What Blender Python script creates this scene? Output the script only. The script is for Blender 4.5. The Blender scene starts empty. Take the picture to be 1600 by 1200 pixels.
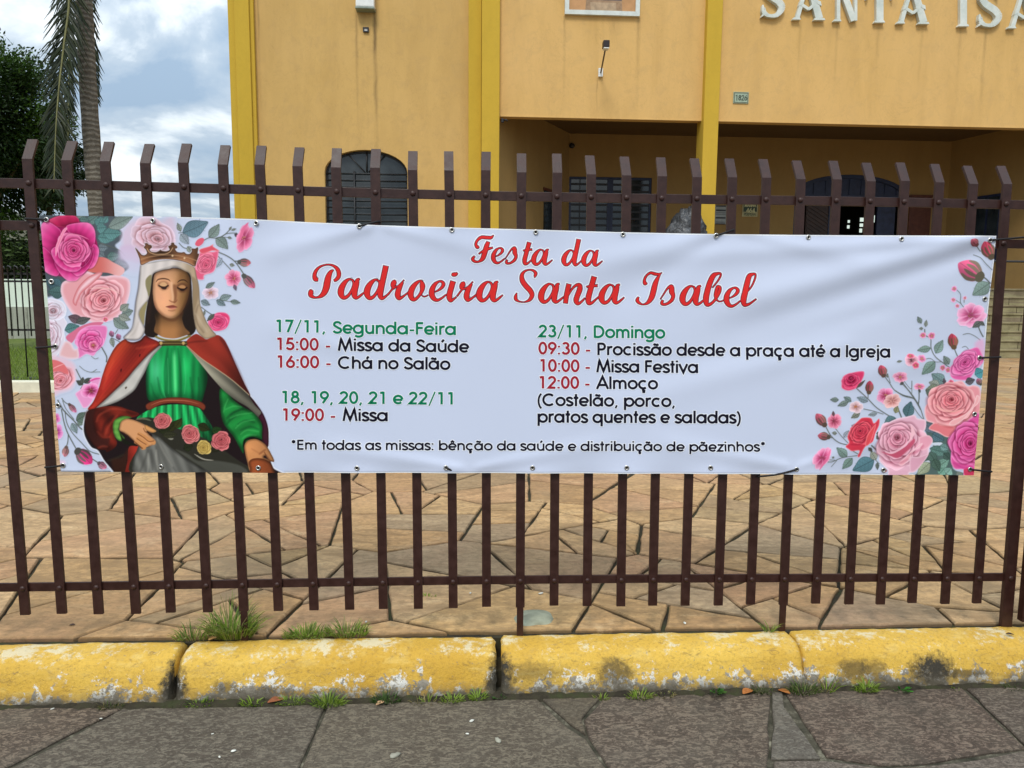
import bpy, bmesh, math, random
import numpy as np
from mathutils import Vector, Matrix, noise

scene = bpy.context.scene
R_ = math.radians

# ================================================================ camera, sky, sun, exposure
CAM = np.array((-0.22928, -2.52510, 1.355))
FWD = np.array((0.0554045, 0.9922726, -0.1110201))
RGT = np.array((0.9984625, -0.0548684, 0.0078805))
UPV = np.array((-0.0017281, 0.1112860, 0.9937869))
FPX = 1120.0
cam_data = bpy.data.cameras.new("camera")
cam_data.sensor_fit = 'HORIZONTAL'
cam_data.sensor_width = 36.0
cam_data.lens = FPX / 1600.0 * 36.0
cam_data.clip_start = 0.02
cam_data.clip_end = 2000.0
cam = bpy.data.objects.new("camera", cam_data)
cam.matrix_world = Matrix(((RGT[0], UPV[0], -FWD[0], CAM[0]), (RGT[1], UPV[1], -FWD[1], CAM[1]), (RGT[2], UPV[2], -FWD[2], CAM[2]), (0, 0, 0, 1)))
scene.collection.objects.link(cam)
scene.camera = cam

SUN_EL, SUN_AZ = R_(52), R_(196)          # azimuth measured from +Y, clockwise seen from above
world = bpy.data.worlds.new("World")
scene.world = world
world.use_nodes = True
wn = world.node_tree.nodes; wl = world.node_tree.links
wn.clear()
def WN(t, **kw):
    n = wn.new(t)
    for k, v in kw.items():
        setattr(n, k, v)
    return n
w_out = WN("ShaderNodeOutputWorld")
sky = WN("ShaderNodeTexSky", sky_type='NISHITA', sun_disc=False, sun_elevation=SUN_EL, sun_rotation=SUN_AZ)
bg_sky = WN("ShaderNodeBackground"); bg_sky.inputs[1].default_value = 0.09
wl.new(sky.outputs[0], bg_sky.inputs[0])
tc = WN("ShaderNodeTexCoord")
sep = WN("ShaderNodeSeparateXYZ"); wl.new(tc.outputs['Generated'], sep.inputs[0])
def WM(op, a, b=None, clamp=False):
    n = WN("ShaderNodeMath", operation=op, use_clamp=clamp)
    for i, v in enumerate((a, b)):
        if v is None:
            continue
        if isinstance(v, (int, float)):
            n.inputs[i].default_value = v
        else:
            wl.new(v, n.inputs[i])
    return n.outputs[0]
zc = WM('MAXIMUM', sep.outputs[2], 0.0)
den = WM('ADD', zc, 0.22)
comb = WN("ShaderNodeCombineXYZ")
wl.new(WM('DIVIDE', sep.outputs[0], den), comb.inputs[0]); wl.new(WM('DIVIDE', sep.outputs[1], den), comb.inputs[1])
comb.inputs[2].default_value = 3.1
def wnoise(scale, det, dist, rough=.55):
    n = WN("ShaderNodeTexNoise"); n.inputs['Scale'].default_value = scale; n.inputs['Detail'].default_value = det
    n.inputs['Distortion'].default_value = dist; n.inputs['Roughness'].default_value = rough
    wl.new(comb.outputs[0], n.inputs['Vector'])
    return n.outputs[0]
n1 = wnoise(1.9, 7, .5); n2 = wnoise(4.6, 6, .3)
mixn = WM('ADD', WM('MULTIPLY', n1, .72), WM('MULTIPLY', n2, .28))
rc = WN("ShaderNodeValToRGB")
e = rc.color_ramp.elements
e[0].position = .40; e[0].color = (.34, .46, .60, 1)
e[1].position = .64; e[1].color = (1.25, 1.30, 1.33, 1)
m = e.new(.49); m.color = (.50, .60, .70, 1)
m = e.new(.56); m.color = (.86, .93, .97, 1)
wl.new(mixn, rc.inputs[0])
# an overcast sky is brighter overhead than at the skyline
bright = WM('ADD', WM('MULTIPLY', zc, 1.15), .66)
bg_cl = WN("ShaderNodeBackground")
wl.new(rc.outputs[0], bg_cl.inputs[0]); wl.new(bright, bg_cl.inputs[1])
mixw = WN("ShaderNodeMixShader"); mixw.inputs[0].default_value = .88
wl.new(bg_sky.outputs[0], mixw.inputs[1]); wl.new(bg_cl.outputs[0], mixw.inputs[2])
wl.new(mixw.outputs[0], w_out.inputs[0])

sun_d = bpy.data.lights.new("sun", 'SUN')
sun_d.energy = 1.5; sun_d.angle = R_(16); sun_d.color = (1.0, .955, .88)
sun = bpy.data.objects.new("sun", sun_d)
scene.collection.objects.link(sun)
sdir = Vector((math.sin(SUN_AZ) * math.cos(SUN_EL), math.cos(SUN_AZ) * math.cos(SUN_EL), math.sin(SUN_EL)))
sun.rotation_euler = sdir.to_track_quat('Z', 'Y').to_euler()
vs = scene.view_settings
vs.view_transform = 'Standard'; vs.look = 'None'; vs.exposure = 0.40; vs.gamma = 1.0; vs.use_curve_mapping = False

# ================================================================ helpers
def ray(x, y):
    return FWD + RGT * ((x - 800) / FPX) + UPV * ((600 - y) / FPX)
def onY(x, y, Y):                          # a drawing point of the survey photo -> point on the upright plane Y
    d = ray(x, y)
    return CAM + d * ((Y - CAM[1]) / d[1])
def onZ(x, y, Z):
    d = ray(x, y)
    return CAM + d * ((Z - CAM[2]) / d[2])
def s2l(c):
    c = np.asarray(c, float) / 255.0
    return np.where(c <= .04045, c / 12.92, ((c + .055) / 1.055) ** 2.4)

def link(o):
    scene.collection.objects.link(o)
    return o
def tag(o, label=None, cat=None, group=None, kind=None):
    if label: o['label'] = label
    if cat: o['category'] = cat
    if group: o['group'] = group
    if kind: o['kind'] = kind
    return o
def thing(name, loc, label, cat, group=None):
    o = bpy.data.objects.new(name, None)
    o.empty_display_size = .1
    o.location = loc
    link(o)
    return tag(o, label, cat, group)
def attach(o, parent):
    if parent is not None:
        o.parent = parent
        if parent.type == 'EMPTY':             # parts are modelled in world coordinates
            o.matrix_parent_inverse = Matrix.Translation(-Vector(parent.location))
    return o
def obj(name, me, mats=None, parent=None, smooth=False):
    """mesh data or bmesh in world coordinates -> one object, child of parent"""
    if isinstance(me, bmesh.types.BMesh):
        bm = me
        me = bpy.data.meshes.new(name)
        bm.to_mesh(me); bm.free()
    if mats is not None and not me.materials:
        for m_ in (mats if isinstance(mats, (list, tuple)) else [mats]):
            me.materials.append(m_)
    if smooth:
        me.shade_smooth()
    o = bpy.data.objects.new(name, me)
    link(o)
    return attach(o, parent)
def np_mesh(name, V, Fq, mats=None, uv=None, col=None, midx=None, smooth=False, k=4):
    V = np.asarray(V, np.float32); Fq = np.asarray(Fq, np.int32)
    me = bpy.data.meshes.new(name)
    me.vertices.add(len(V)); me.vertices.foreach_set('co', V.ravel())
    n = len(Fq)
    me.loops.add(n * k); me.loops.foreach_set('vertex_index', Fq.ravel())
    me.polygons.add(n); me.polygons.foreach_set('loop_start', np.arange(0, n * k, k, dtype=np.int32))
    if midx is not None:
        me.polygons.foreach_set('material_index', np.asarray(midx, np.int32))
    me.polygons.foreach_set('use_smooth', np.full(n, bool(smooth)))
    if col is not None:
        a = me.color_attributes.new('Col', 'FLOAT_COLOR', 'POINT')
        c4 = np.ones((len(V), 4), np.float32); c4[:, :3] = col
        a.data.foreach_set('color', c4.ravel())
    me.update(calc_edges=True)
    if mats is not None:
        for m_ in (mats if isinstance(mats, (list, tuple)) else [mats]):
            me.materials.append(m_)
    return me
def box(bm, x0, x1, y0, y1, z0, z1, bev=0.0, mi=0):
    vs_ = [bm.verts.new(p) for p in ((x0, y0, z0), (x1, y0, z0), (x1, y1, z0), (x0, y1, z0), (x0, y0, z1), (x1, y0, z1), (x1, y1, z1), (x0, y1, z1))]
    fs = [bm.faces.new([vs_[i] for i in q]) for q in ((0, 3, 2, 1), (4, 5, 6, 7), (0, 1, 5, 4), (1, 2, 6, 5), (2, 3, 7, 6), (3, 0, 4, 7))]
    for f in fs:
        f.material_index = mi
    if bev > 0:
        es = list({e_ for f in fs for e_ in f.edges})
        bmesh.ops.bevel(bm, geom=es, offset=bev, segments=2, profile=.5, affect='EDGES', clamp_overlap=True)
def tube(bm, pts, r, seg=8, r1=None, cap=True, mi=0):
    pts = [Vector(p) for p in pts]
    n = len(pts)
    rings = []
    up = Vector((0.31, 0.17, 0.93)).normalized()
    for i, p in enumerate(pts):
        t = (pts[min(i + 1, n - 1)] - pts[max(i - 1, 0)]).normalized()
        a = t.cross(up)
        if a.length < 1e-3:
            a = t.cross(Vector((1, 0, 0)))
        a.normalize(); b = t.cross(a)
        rr = r if r1 is None else r + (r1 - r) * i / (n - 1)
        if callable(r): rr = r(i / (n - 1))
        rings.append([bm.verts.new(p + (a * math.cos(6.28318 * k / seg) + b * math.sin(6.28318 * k / seg)) * rr) for k in range(seg)])
    for i in range(n - 1):
        for k in range(seg):
            f = bm.faces.new((rings[i][k], rings[i][(k + 1) % seg], rings[i + 1][(k + 1) % seg], rings[i + 1][k]))
            f.smooth = True; f.material_index = mi
    if cap:
        f = bm.faces.new(rings[0][::-1]); f.material_index = mi
        f = bm.faces.new(rings[-1]); f.material_index = mi
def prism(bm, pts, y0, y1, mi=0, plane='XZ'):
    """convex or simple polygon (x,z) pushed from y0 to y1"""
    a = [bm.verts.new((x, y0, z)) for x, z in pts]; b = [bm.verts.new((x, y1, z)) for x, z in pts]
    area = sum(pts[i - 1][0] * pts[i][1] - pts[i][0] * pts[i - 1][1] for i in range(len(pts)))
    if area < 0:
        a, b = a[::-1], b[::-1]
    n = len(a)
    fs = [bm.faces.new(a), bm.faces.new(b[::-1])]
    for i in range(n):
        fs.append(bm.faces.new((a[i], b[i], b[(i + 1) % n], a[(i + 1) % n])))
    for f in fs:
        f.material_index = mi
    return fs
def wall_mesh(bm, outer, holes, y0, y1, mi=0):
    """upright wall slab (front y0, back y1) with openings cut right through"""
    loops = [outer] + list(holes)
    for yy, flip in ((y0, False), (y1, True)):
        es = []
        for lp in loops:
            v = [bm.verts.new((x, yy, z)) for x, z in lp]
            es += [bm.edges.new((v[i], v[(i + 1) % len(v)])) for i in range(len(v))]
        g = bmesh.ops.triangle_fill(bm, use_beauty=True, use_dissolve=False, edges=es, normal=(0, 1 if flip else -1, 0))
        for f in g['geom']:
            if isinstance(f, bmesh.types.BMFace):
                f.material_index = mi
                f.normal_update()
                if (f.normal.y > 0) != flip:
                    f.normal_flip()
    for lp in loops:
        n = len(lp)
        for i in range(n):
            (xa, za), (xb, zb) = lp[i], lp[(i + 1) % n]
            f = bm.faces.new([bm.verts.new(p) for p in ((xa, y0, za), (xb, y0, zb), (xb, y1, zb), (xa, y1, za))])
            f.material_index = mi
def arch(x0, x1, zs, zt, z0, n=14):
    cx, rx = (x0 + x1) / 2, (x1 - x0) / 2
    return [(x0, z0), (x1, z0)] + [(cx + rx * math.cos(math.pi * k / n), zs + (zt - zs) * math.sin(math.pi * k / n)) for k in range(n + 1)]

# ---------------------------------------------------------------- materials
class MatB:
    def __init__(s, name, rough=.6, spec=.5, metal=0.0):
        s.m = bpy.data.materials.new(name); s.m.use_nodes = True
        s.n = s.m.node_tree.nodes; s.l = s.m.node_tree.links
        s.b = s.n['Principled BSDF']
        s.b.inputs['Roughness'].default_value = rough; s.b.inputs['Specular IOR Level'].default_value = spec; s.b.inputs['Metallic'].default_value = metal
        s.tc = s.n.new('ShaderNodeTexCoord')
        s.co = s.tc.outputs['Object']
    def map(s, scale=(1, 1, 1), loc=(0, 0, 0), rot=(0, 0, 0)):
        n = s.n.new('ShaderNodeMapping'); n.inputs['Scale'].default_value = scale; n.inputs['Location'].default_value = loc; n.inputs['Rotation'].default_value = rot
        s.l.new(s.co, n.inputs[0]); return n.outputs[0]
    def noise(s, scale=5, det=5, rough=.6, vec=None, dist=0.0):
        n = s.n.new('ShaderNodeTexNoise'); n.inputs['Scale'].default_value = scale; n.inputs['Detail'].default_value = det; n.inputs['Roughness'].default_value = rough; n.inputs['Distortion'].default_value = dist
        s.l.new(vec or s.co, n.inputs['Vector']); return n.outputs[0]
    def musg(s, scale=5, vec=None, feat='F1'):
        n = s.n.new('ShaderNodeTexVoronoi'); n.feature = feat; n.inputs['Scale'].default_value = scale
        s.l.new(vec or s.co, n.inputs['Vector']); return n.outputs[0]
    def ramp(s, fac, stops):
        n = s.n.new('ShaderNodeValToRGB'); e_ = n.color_ramp.elements
        while len(e_) < len(stops): e_.new(.5)
        for k, (p, c) in enumerate(stops):
            e_[k].position = p; e_[k].color = (*c, 1) if hasattr(c, '__len__') else (c, c, c, 1)
        s.l.new(fac, n.inputs[0]); return n.outputs[0]
    def mix(s, fac, a, b, mode='MIX'):
        n = s.n.new('ShaderNodeMix'); n.data_type = 'RGBA'; n.blend_type = mode
        for sock, v in ((n.inputs[0], fac), (n.inputs[6], a), (n.inputs[7], b)):
            if isinstance(v, (int, float)): sock.default_value = v
            elif isinstance(v, tuple): sock.default_value = (*v, 1)
            else: s.l.new(v, sock)
        return n.outputs[2]
    def math(s, op, a, b=0.0, c=None, clamp=False):
        n = s.n.new('ShaderNodeMath'); n.operation = op; n.use_clamp = clamp
        for k, v in enumerate((a, b, c)):
            if v is None: continue
            if isinstance(v, (int, float)): n.inputs[k].default_value = v
            else: s.l.new(v, n.inputs[k])
        return n.outputs[0]
    def xyz(s, vec=None):
        n = s.n.new('ShaderNodeSeparateXYZ'); s.l.new(vec or s.co, n.inputs[0]); return n.outputs
    def attr(s, name='Col'):
        n = s.n.new('ShaderNodeAttribute'); n.attribute_name = name; return n.outputs['Color']
    def color(s, c):
        if isinstance(c, tuple): s.b.inputs['Base Color'].default_value = (*c, 1)
        else: s.l.new(c, s.b.inputs['Base Color'])
        return s
    def rough(s, c):
        s.l.new(c, s.b.inputs['Roughness']); return s
    def bump(s, h, strength=.3, dist=.01):
        n = s.n.new('ShaderNodeBump'); n.inputs['Strength'].default_value = strength; n.inputs['Distance'].default_value = dist
        s.l.new(h, n.inputs['Height']); s.l.new(n.outputs[0], s.b.inputs['Normal']); return s

def stucco(name, c, dark, streaks=(), amt=1.0):
    b = MatB(name, .86, .25)
    st = b.noise(1.0, 6, .65, b.map((1.5, 1.5, .34)), .6)
    bl = b.noise(.55, 4, .6)
    fine = b.noise(26, 4, .7)
    pat = b.noise(3.2, 6, .7, dist=.6)
    col = b.mix(b.ramp(st, [(.42, 0.0), (.72, .62 * amt)]), c, dark)
    col = b.mix(b.math('MULTIPLY', b.ramp(bl, [(.35, 0.0), (.75, .45)]), amt), col, tuple(v * k for v, k in zip(c, (1.06, 1.08, 1.25))))
    col = b.mix(b.ramp(pat, [(.50, 0.0), (.70, .5 * amt)]), col, tuple(v * k for v, k in zip(c, (.80, .82, .95))))
    ckl = b.ramp(b.math('ABSOLUTE', b.math('SUBTRACT', b.noise(.8, 7, .75, b.map((1, 1, .7)), 1.6), .5)), [(0.0, .35 * amt), (.006, 0.0)])
    col = b.mix(ckl, col, tuple(v * .55 for v in c))
    col = b.mix(b.ramp(fine, [(.3, 0.16), (.7, 0.0)]), col, dark)
    if streaks:
        x, y, z = b.xyz()
        wob = b.noise(3.0, 4, .7, b.map((1, 1, .35)))
        xx = b.math('ADD', x, b.math('MULTIPLY', b.math('SUBTRACT', wob, .5), .10))
        brk = b.ramp(b.noise(5, 5, .7, b.map((1, 1, .25))), [(.34, .25), (.62, 1.0)])
        for xs, w, zt, ln, a in streaks:
            k = b.math('SUBTRACT', 1.0, b.math('DIVIDE', b.math('ABSOLUTE', b.math('SUBTRACT', xx, xs)), w), clamp=True)
            v = b.math('DIVIDE', b.math('SUBTRACT', z, zt - ln), ln, clamp=True)
            up = b.math('LESS_THAN', z, zt)
            f = b.math('MULTIPLY', b.math('MULTIPLY', k, b.math('MULTIPLY', v, brk)), b.math('MULTIPLY', up, a), clamp=True)
            col = b.mix(f, col, (.10, .065, .03))
    b.color(col)
    b.bump(b.math('ADD', b.noise(60, 3, .6), b.math('MULTIPLY', b.noise(9, 3, .5), .8)), .28, .006)
    return b.m
# ---------------------------------------------------------------- printed artwork of the banner
# The print is painted on a small numpy canvas (one cell = one drawing unit) and stored on the
# vinyl as colours of a fine mesh.  Drawing units are the designer's units of the banner sheet.
def _spl(pts, closed=True, n=6):
    P = np.array(pts, float)
    k = len(P)
    if k < 3:
        return P
    out = []
    rng = range(k) if closed else range(k - 1)
    t = np.linspace(0, 1, n, endpoint=False)[:, None]
    for i in rng:
        if closed:
            a, b, c, d = P[i - 1], P[i], P[(i + 1) % k], P[(i + 2) % k]
        else:
            a, b, c, d = P[max(i - 1, 0)], P[i], P[i + 1], P[min(i + 2, k - 1)]
        out.append(0.5 * (2 * b + (c - a) * t + (2 * a - 5 * b + 4 * c - d) * t * t + (3 * b - a - 3 * c + d) * t ** 3))
    if not closed:
        out.append(P[-1:])
    return np.concatenate(out)

def _fr(ox, oy, s):
    def f(*v):
        q = np.array(v, float).reshape(-1, 2)
        return [(ox + x / s, oy + y / s) for x, y in q]
    return f

def _lerp(a, b, t):
    return a + (b - a) * t

def _ss(a, b, x):
    t = np.clip((x - a) / (b - a), 0, 1)
    return t * t * (3 - 2 * t)

class Canvas:
    def __init__(s, x0, y0, x1, y1, ss=2.0):
        s.x0, s.y0, s.ss = x0, y0, ss
        s.w, s.h = int((x1 - x0) * ss) + 1, int((y1 - y0) * ss) + 1
        s.rgb = np.zeros((s.h, s.w, 3))
        s.a = np.zeros((s.h, s.w))
        s.tag = np.zeros((s.h, s.w), np.int8)
        s.cur = 1
        s.clip = None
        s.rnd = np.random.RandomState(5)
    def box(s, P, pad):
        lo = P.min(0) - pad; hi = P.max(0) + pad
        i0 = max(int((lo[0] - s.x0) * s.ss), 0); i1 = min(int((hi[0] - s.x0) * s.ss) + 2, s.w)
        j0 = max(int((lo[1] - s.y0) * s.ss), 0); j1 = min(int((hi[1] - s.y0) * s.ss) + 2, s.h)
        if i1 <= i0 or j1 <= j0:
            return None
        X, Y = np.meshgrid(s.x0 + np.arange(i0, i1) / s.ss, s.y0 + np.arange(j0, j1) / s.ss)
        return (slice(j0, j1), slice(i0, i1)), X, Y
    def put(s, sl, col, al):
        if s.clip is not None:
            al = al * s.clip[sl]
        c = s.rgb[sl]
        A = al[..., None]
        s.rgb[sl] = c * (1 - A) + np.asarray(col, float) * A
        s.a[sl] = 1 - (1 - s.a[sl]) * (1 - al)
        s.tag[sl] = np.where(al > 0.5, s.cur, s.tag[sl])
    def sdf(s, P, X, Y):
        d = np.full(X.shape, 1e9); ins = np.zeros(X.shape, bool)
        Q = np.roll(P, -1, 0)
        for (ax, ay), (bx, by) in zip(P, Q):
            ex, ey = bx - ax, by - ay
            L = ex * ex + ey * ey
            if L < 1e-9:
                continue
            t = np.clip(((X - ax) * ex + (Y - ay) * ey) / L, 0, 1)
            d = np.minimum(d, (X - ax - t * ex) ** 2 + (Y - ay - t * ey) ** 2)
            if ay != by:
                c = (ay > Y) != (by > Y)
                ins ^= c & (X < ax + (Y - ay) / (by - ay) * ex)
        d = np.sqrt(d)
        return np.where(ins, -d, d)
    def fill(s, pts, col, f=1.0, al=1.0, n=6, smooth=True, rim=None, rimw=3.0, mask=False):
        """closed shape; col a colour or function(X,Y,sd); rim: colour blended towards the outline"""
        P = _spl(pts, True, n) if smooth else np.array(pts, float)
        b = s.box(P, f + 1)
        if b is None:
            return None
        sl, X, Y = b
        sd = s.sdf(P, X, Y)
        m = np.clip(0.5 - sd / f, 0, 1) * al
        c = col(X, Y, sd) if callable(col) else np.broadcast_to(np.array(col, float), X.shape + (3,))
        if rim is not None:
            k = 1 - _ss(0, rimw, -sd)
            c = c + (np.array(rim, float) - c) * k[..., None]
        s.put(sl, c, m)
        if mask:
            M = np.zeros((s.h, s.w)); M[sl] = np.clip(0.5 - sd / f, 0, 1)
            return M
    def line(s, pts, w, col, al=1.0, f=1.0, smooth=True, w1=None, taper=False):
        P = _spl(pts, False, 6) if smooth else np.array(pts, float)
        b = s.box(P, max(w, w1 or 0) + f + 1)
        if b is None:
            return
        sl, X, Y = b
        best = np.full(X.shape, 1e9)
        n = len(P) - 1
        for i in range(n):
            ax, ay = P[i]; ex, ey = P[i + 1] - P[i]
            L = ex * ex + ey * ey
            if L < 1e-9:
                continue
            t = np.clip(((X - ax) * ex + (Y - ay) * ey) / L, 0, 1)
            d = np.sqrt((X - ax - t * ex) ** 2 + (Y - ay - t * ey) ** 2)
            u = (i + t) / n
            ww = w if w1 is None else _lerp(w, w1, u)
            if taper:
                ww = ww * (0.15 + 0.85 * np.sin(np.pi * np.clip(u, 0.02, 0.98)) ** 0.7)
            best = np.minimum(best, d - ww / 2)
        s.put(sl, col, np.clip(0.5 - best / f, 0, 1) * al)
    def soft(s, pts, w, col, al=0.5):
        s.line(pts, w * 0.3, col, al, f=w, taper=True)
    # ---- flowers
    def petal(s, cx, cy, ang, r0, r1, wid, cols, sq=1.0, rot=0.0, curl=0.10, shadow=False):
        dk, md, lt = [np.array(c, float) for c in cols]
        T = []
        R = s.rnd
        ca, sa = math.cos(rot), math.sin(rot)
        for k in range(9):
            a = ang + wid * (k / 8 - 0.5)
            rr = r1 * (1 - 0.30 * abs(k / 4 - 1) ** 2.6) * (1 + R.uniform(-0.045, 0.045))
            T.append((math.cos(a) * rr, math.sin(a) * rr))
        T.append((math.cos(ang + wid * .35) * r0, math.sin(ang + wid * .35) * r0))
        T.append((math.cos(ang - wid * .35) * r0, math.sin(ang - wid * .35) * r0))
        T = [(cx + (x * ca - y * sq * sa), cy + (x * sa + y * sq * ca)) for x, y in T]
        if shadow: s.line(T[:9], r1 * .10, dk * .68, .6, f=r1 * .18)
        ph = R.uniform(0, 6)
        def col(X, Y, sd):
            dx, dy = X - cx, Y - cy
            ux = dx * ca + dy * sa; uy = (-dx * sa + dy * ca) / sq
            rr = np.sqrt(ux * ux + uy * uy)
            th = np.arctan2(uy, ux) - ang
            t = np.clip((rr - r0) / max(r1 - r0, .1), 0, 1)
            c = dk * .86 + (md - dk * .86) * _ss(0.05, .70, t)[..., None]
            c = c + (lt - c) * (_ss(.45, .98, t) * .85)[..., None]
            c = c * (1 + .045 * np.sin(th * 17 + ph) * (1 - t) + .05 * np.cos(th * 2.2 + ph))[..., None]
            k = 1 - _ss(0, max(r1 * curl, .7), -sd)
            return c + (np.minimum(lt * 1.05 + 12, 255) - c) * (k * .50)[..., None]
        s.fill(T, col, f=.9, n=4)
    def rose(s, cx, cy, R, cols, rot=0.0, sq=1.0, seed=1, rings=None, off=(0, 0)):
        s.rnd = np.random.RandomState(seed)
        rings = rings or [(1.0, 5), (.86, 5), (.70, 4), (.55, 4), (.41, 3), (.29, 3), (.18, 2)]
        a0 = s.rnd.uniform(0, 6)
        n = len(rings)
        for i, (q, k) in enumerate(rings):
            a0 += 0.6 + s.rnd.uniform(0, .5)
            t = i / max(n - 1, 1)
            ox, oy = cx + off[0] * R * t, cy + off[1] * R * t
            d, m, l = [np.array(c, float) for c in cols]
            d2 = d * (1 - .22 * t)
            m2 = m + (d - m) * .45 * t
            l2 = l + (m - l) * .40 * t
            order = list(range(k)); s.rnd.shuffle(order)
            for j in order:
                s.petal(ox, oy, a0 + j * 6.283 / k, R * q * .28, R * q * s.rnd.uniform(.88, 1.08), 6.283 / k * s.rnd.uniform(1.25, 1.6), (d2, m2, l2), sq, rot, .10, i > 0)
        ox, oy = cx + off[0] * R, cy + off[1] * R
        d = np.array(cols[0], float)
        s.fill([(ox + math.cos(a) * R * .09, oy + math.sin(a) * R * .09 * sq) for a in np.linspace(0, 6.28, 8)[:-1]], d * .62, f=R * .06 + .6)
        for q in (.07, .12):
            s.line([(ox + math.cos(a + q * 30) * R * q, oy + math.sin(a + q * 30) * R * q * sq) for a in np.linspace(0, 4.2, 7)], max(R * .02, .6), cols[2], .6)
    def bloom(s, cx, cy, R, cols, n=5, rot=0.0, sq=1.0, seed=3, heart=(196, 140, 96)):
        s.rnd = np.random.RandomState(seed)
        a0 = s.rnd.uniform(0, 6)
        for j in [0, 2, 4, 1, 3, 5][:n] if n <= 6 else range(n):
            if j < n:
                s.petal(cx, cy, a0 + j * 6.283 / n, R * .12, R * s.rnd.uniform(.9, 1.08), 6.283 / n * 1.25, cols, sq, rot, .14)
        d = np.array(cols[0], float)
        s.fill([(cx + math.cos(a) * R * .2, cy + math.sin(a) * R * .2 * sq) for a in np.linspace(0, 6.28, 8)[:-1]], d * .75, f=R * .2 + .4)
        for k in range(7):
            a = s.rnd.uniform(0, 6.28)
            x, y = cx + math.cos(a) * R * .15, cy + math.sin(a) * R * .15 * sq
            s.fill([(x - .8, y), (x, y - .8), (x + .8, y), (x, y + .8)], heart, f=1.0)
    def leaf(s, x0, y0, x1, y1, wd, col, bend=0.0, al=1.0):
        c = np.array(col, float)
        dx, dy = x1 - x0, y1 - y0
        L = math.hypot(dx, dy); ux, uy = dx / L, dy / L; nx, ny = -uy, ux
        prof = [(0, 0), (.12, .55), (.32, .98), (.55, .92), (.8, .48), (1, 0)]
        def at(t, k):
            b = bend * L * math.sin(math.pi * t)
            return (x0 + dx * t + nx * (k * wd / 2 + b), y0 + dy * t + ny * (k * wd / 2 + b))
        P = [at(t, k) for t, k in prof] + [at(t, -k) for t, k in prof[-2:0:-1]]
        def f(X, Y, sd):
            v = (X - x0) * nx + (Y - y0) * ny - bend * L * .8
            t = ((X - x0) * ux + (Y - y0) * uy)
            k = np.clip(v / wd, -1, 1)
            r = c * (1 + .22 * k + .10 * np.sin(t * 2.1 + np.abs(v) * 1.2))[..., None]
            e = 1 - _ss(0, 1.6, -sd)
            return r + (c * .55 - r) * (e * .55)[..., None]
        s.fill(P, f, f=.9, al=al, n=4)
        s.line([at(0, 0), at(.5, 0), at(.95, 0)], .9, c * .6, .8 * al)
        for t in (.25, .42, .6):
            for k in (1, -1):
                s.line([at(t, 0), at(t + .16, k * .75)], .5, c * .68, .5 * al, smooth=False)
    def bud(s, x, y, ang, L, W, pink=(206, 84, 118), green=(98, 100, 84)):
        ca, sa = math.cos(ang), math.sin(ang)
        q = lambda u, v: (x + (u * ca - v * sa), y + (u * sa + v * ca))
        p = np.array(pink, float); g = np.array(green, float)
        s.fill([q(0, -W * .3), q(L * .35, -W * .52), q(L * .75, -W * .42), q(L, -W * .1), q(L * .97, W * .12), q(L * .7, W * .45), q(L * .35, W * .52), q(0, W * .3)],
               lambda X, Y, sd: p * (.75 + .35 * _ss(-W * .5, W * .4, ((X - x) * -sa + (Y - y) * ca)))[..., None], f=.9)
        s.line([q(L * .3, 0), q(L * .95, W * .05)], .8, p * .6, .7)
        for v in (-.42, -.12, .2, .45):
            s.line([q(-L * .05, v * W * .5), q(L * .35, v * W * 1.05), q(L * .68, v * W * .9)], W * .2, g * (.8 + .3 * (v > 0)), .9, taper=True)
        s.fill([q(-L * .22, -W * .18), q(0, -W * .3), q(L * .12, 0), q(0, W * .3), q(-L * .22, W * .18)], g * .8, f=.9)
    def stem(s, pts, w=1.5, col=(74, 78, 74)):
        s.line(pts, w, col, .95)
        s.line([(x - .35, y - .35) for x, y in pts], w * .35, (130, 140, 130), .5)

PINK = ((172, 22, 92), (222, 74, 138), (244, 148, 190))
SALM = ((196, 84, 96), (230, 140, 150), (242, 192, 200))
PALE = ((206, 130, 142), (228, 178, 190), (226, 206, 222))
ROSY = ((196, 54, 92), (230, 100, 134), (244, 160, 180))
BLSH = ((190, 96, 112), (226, 150, 166), (242, 196, 206))
WHIT = ((196, 140, 150), (222, 200, 212), (222, 222, 236))
REDR = ((168, 30, 52), (216, 60, 84), (240, 110, 122))
G1, G2, G3, G4 = (96, 122, 118), (124, 138, 132), (84, 118, 128), (146, 152, 142)

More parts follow.
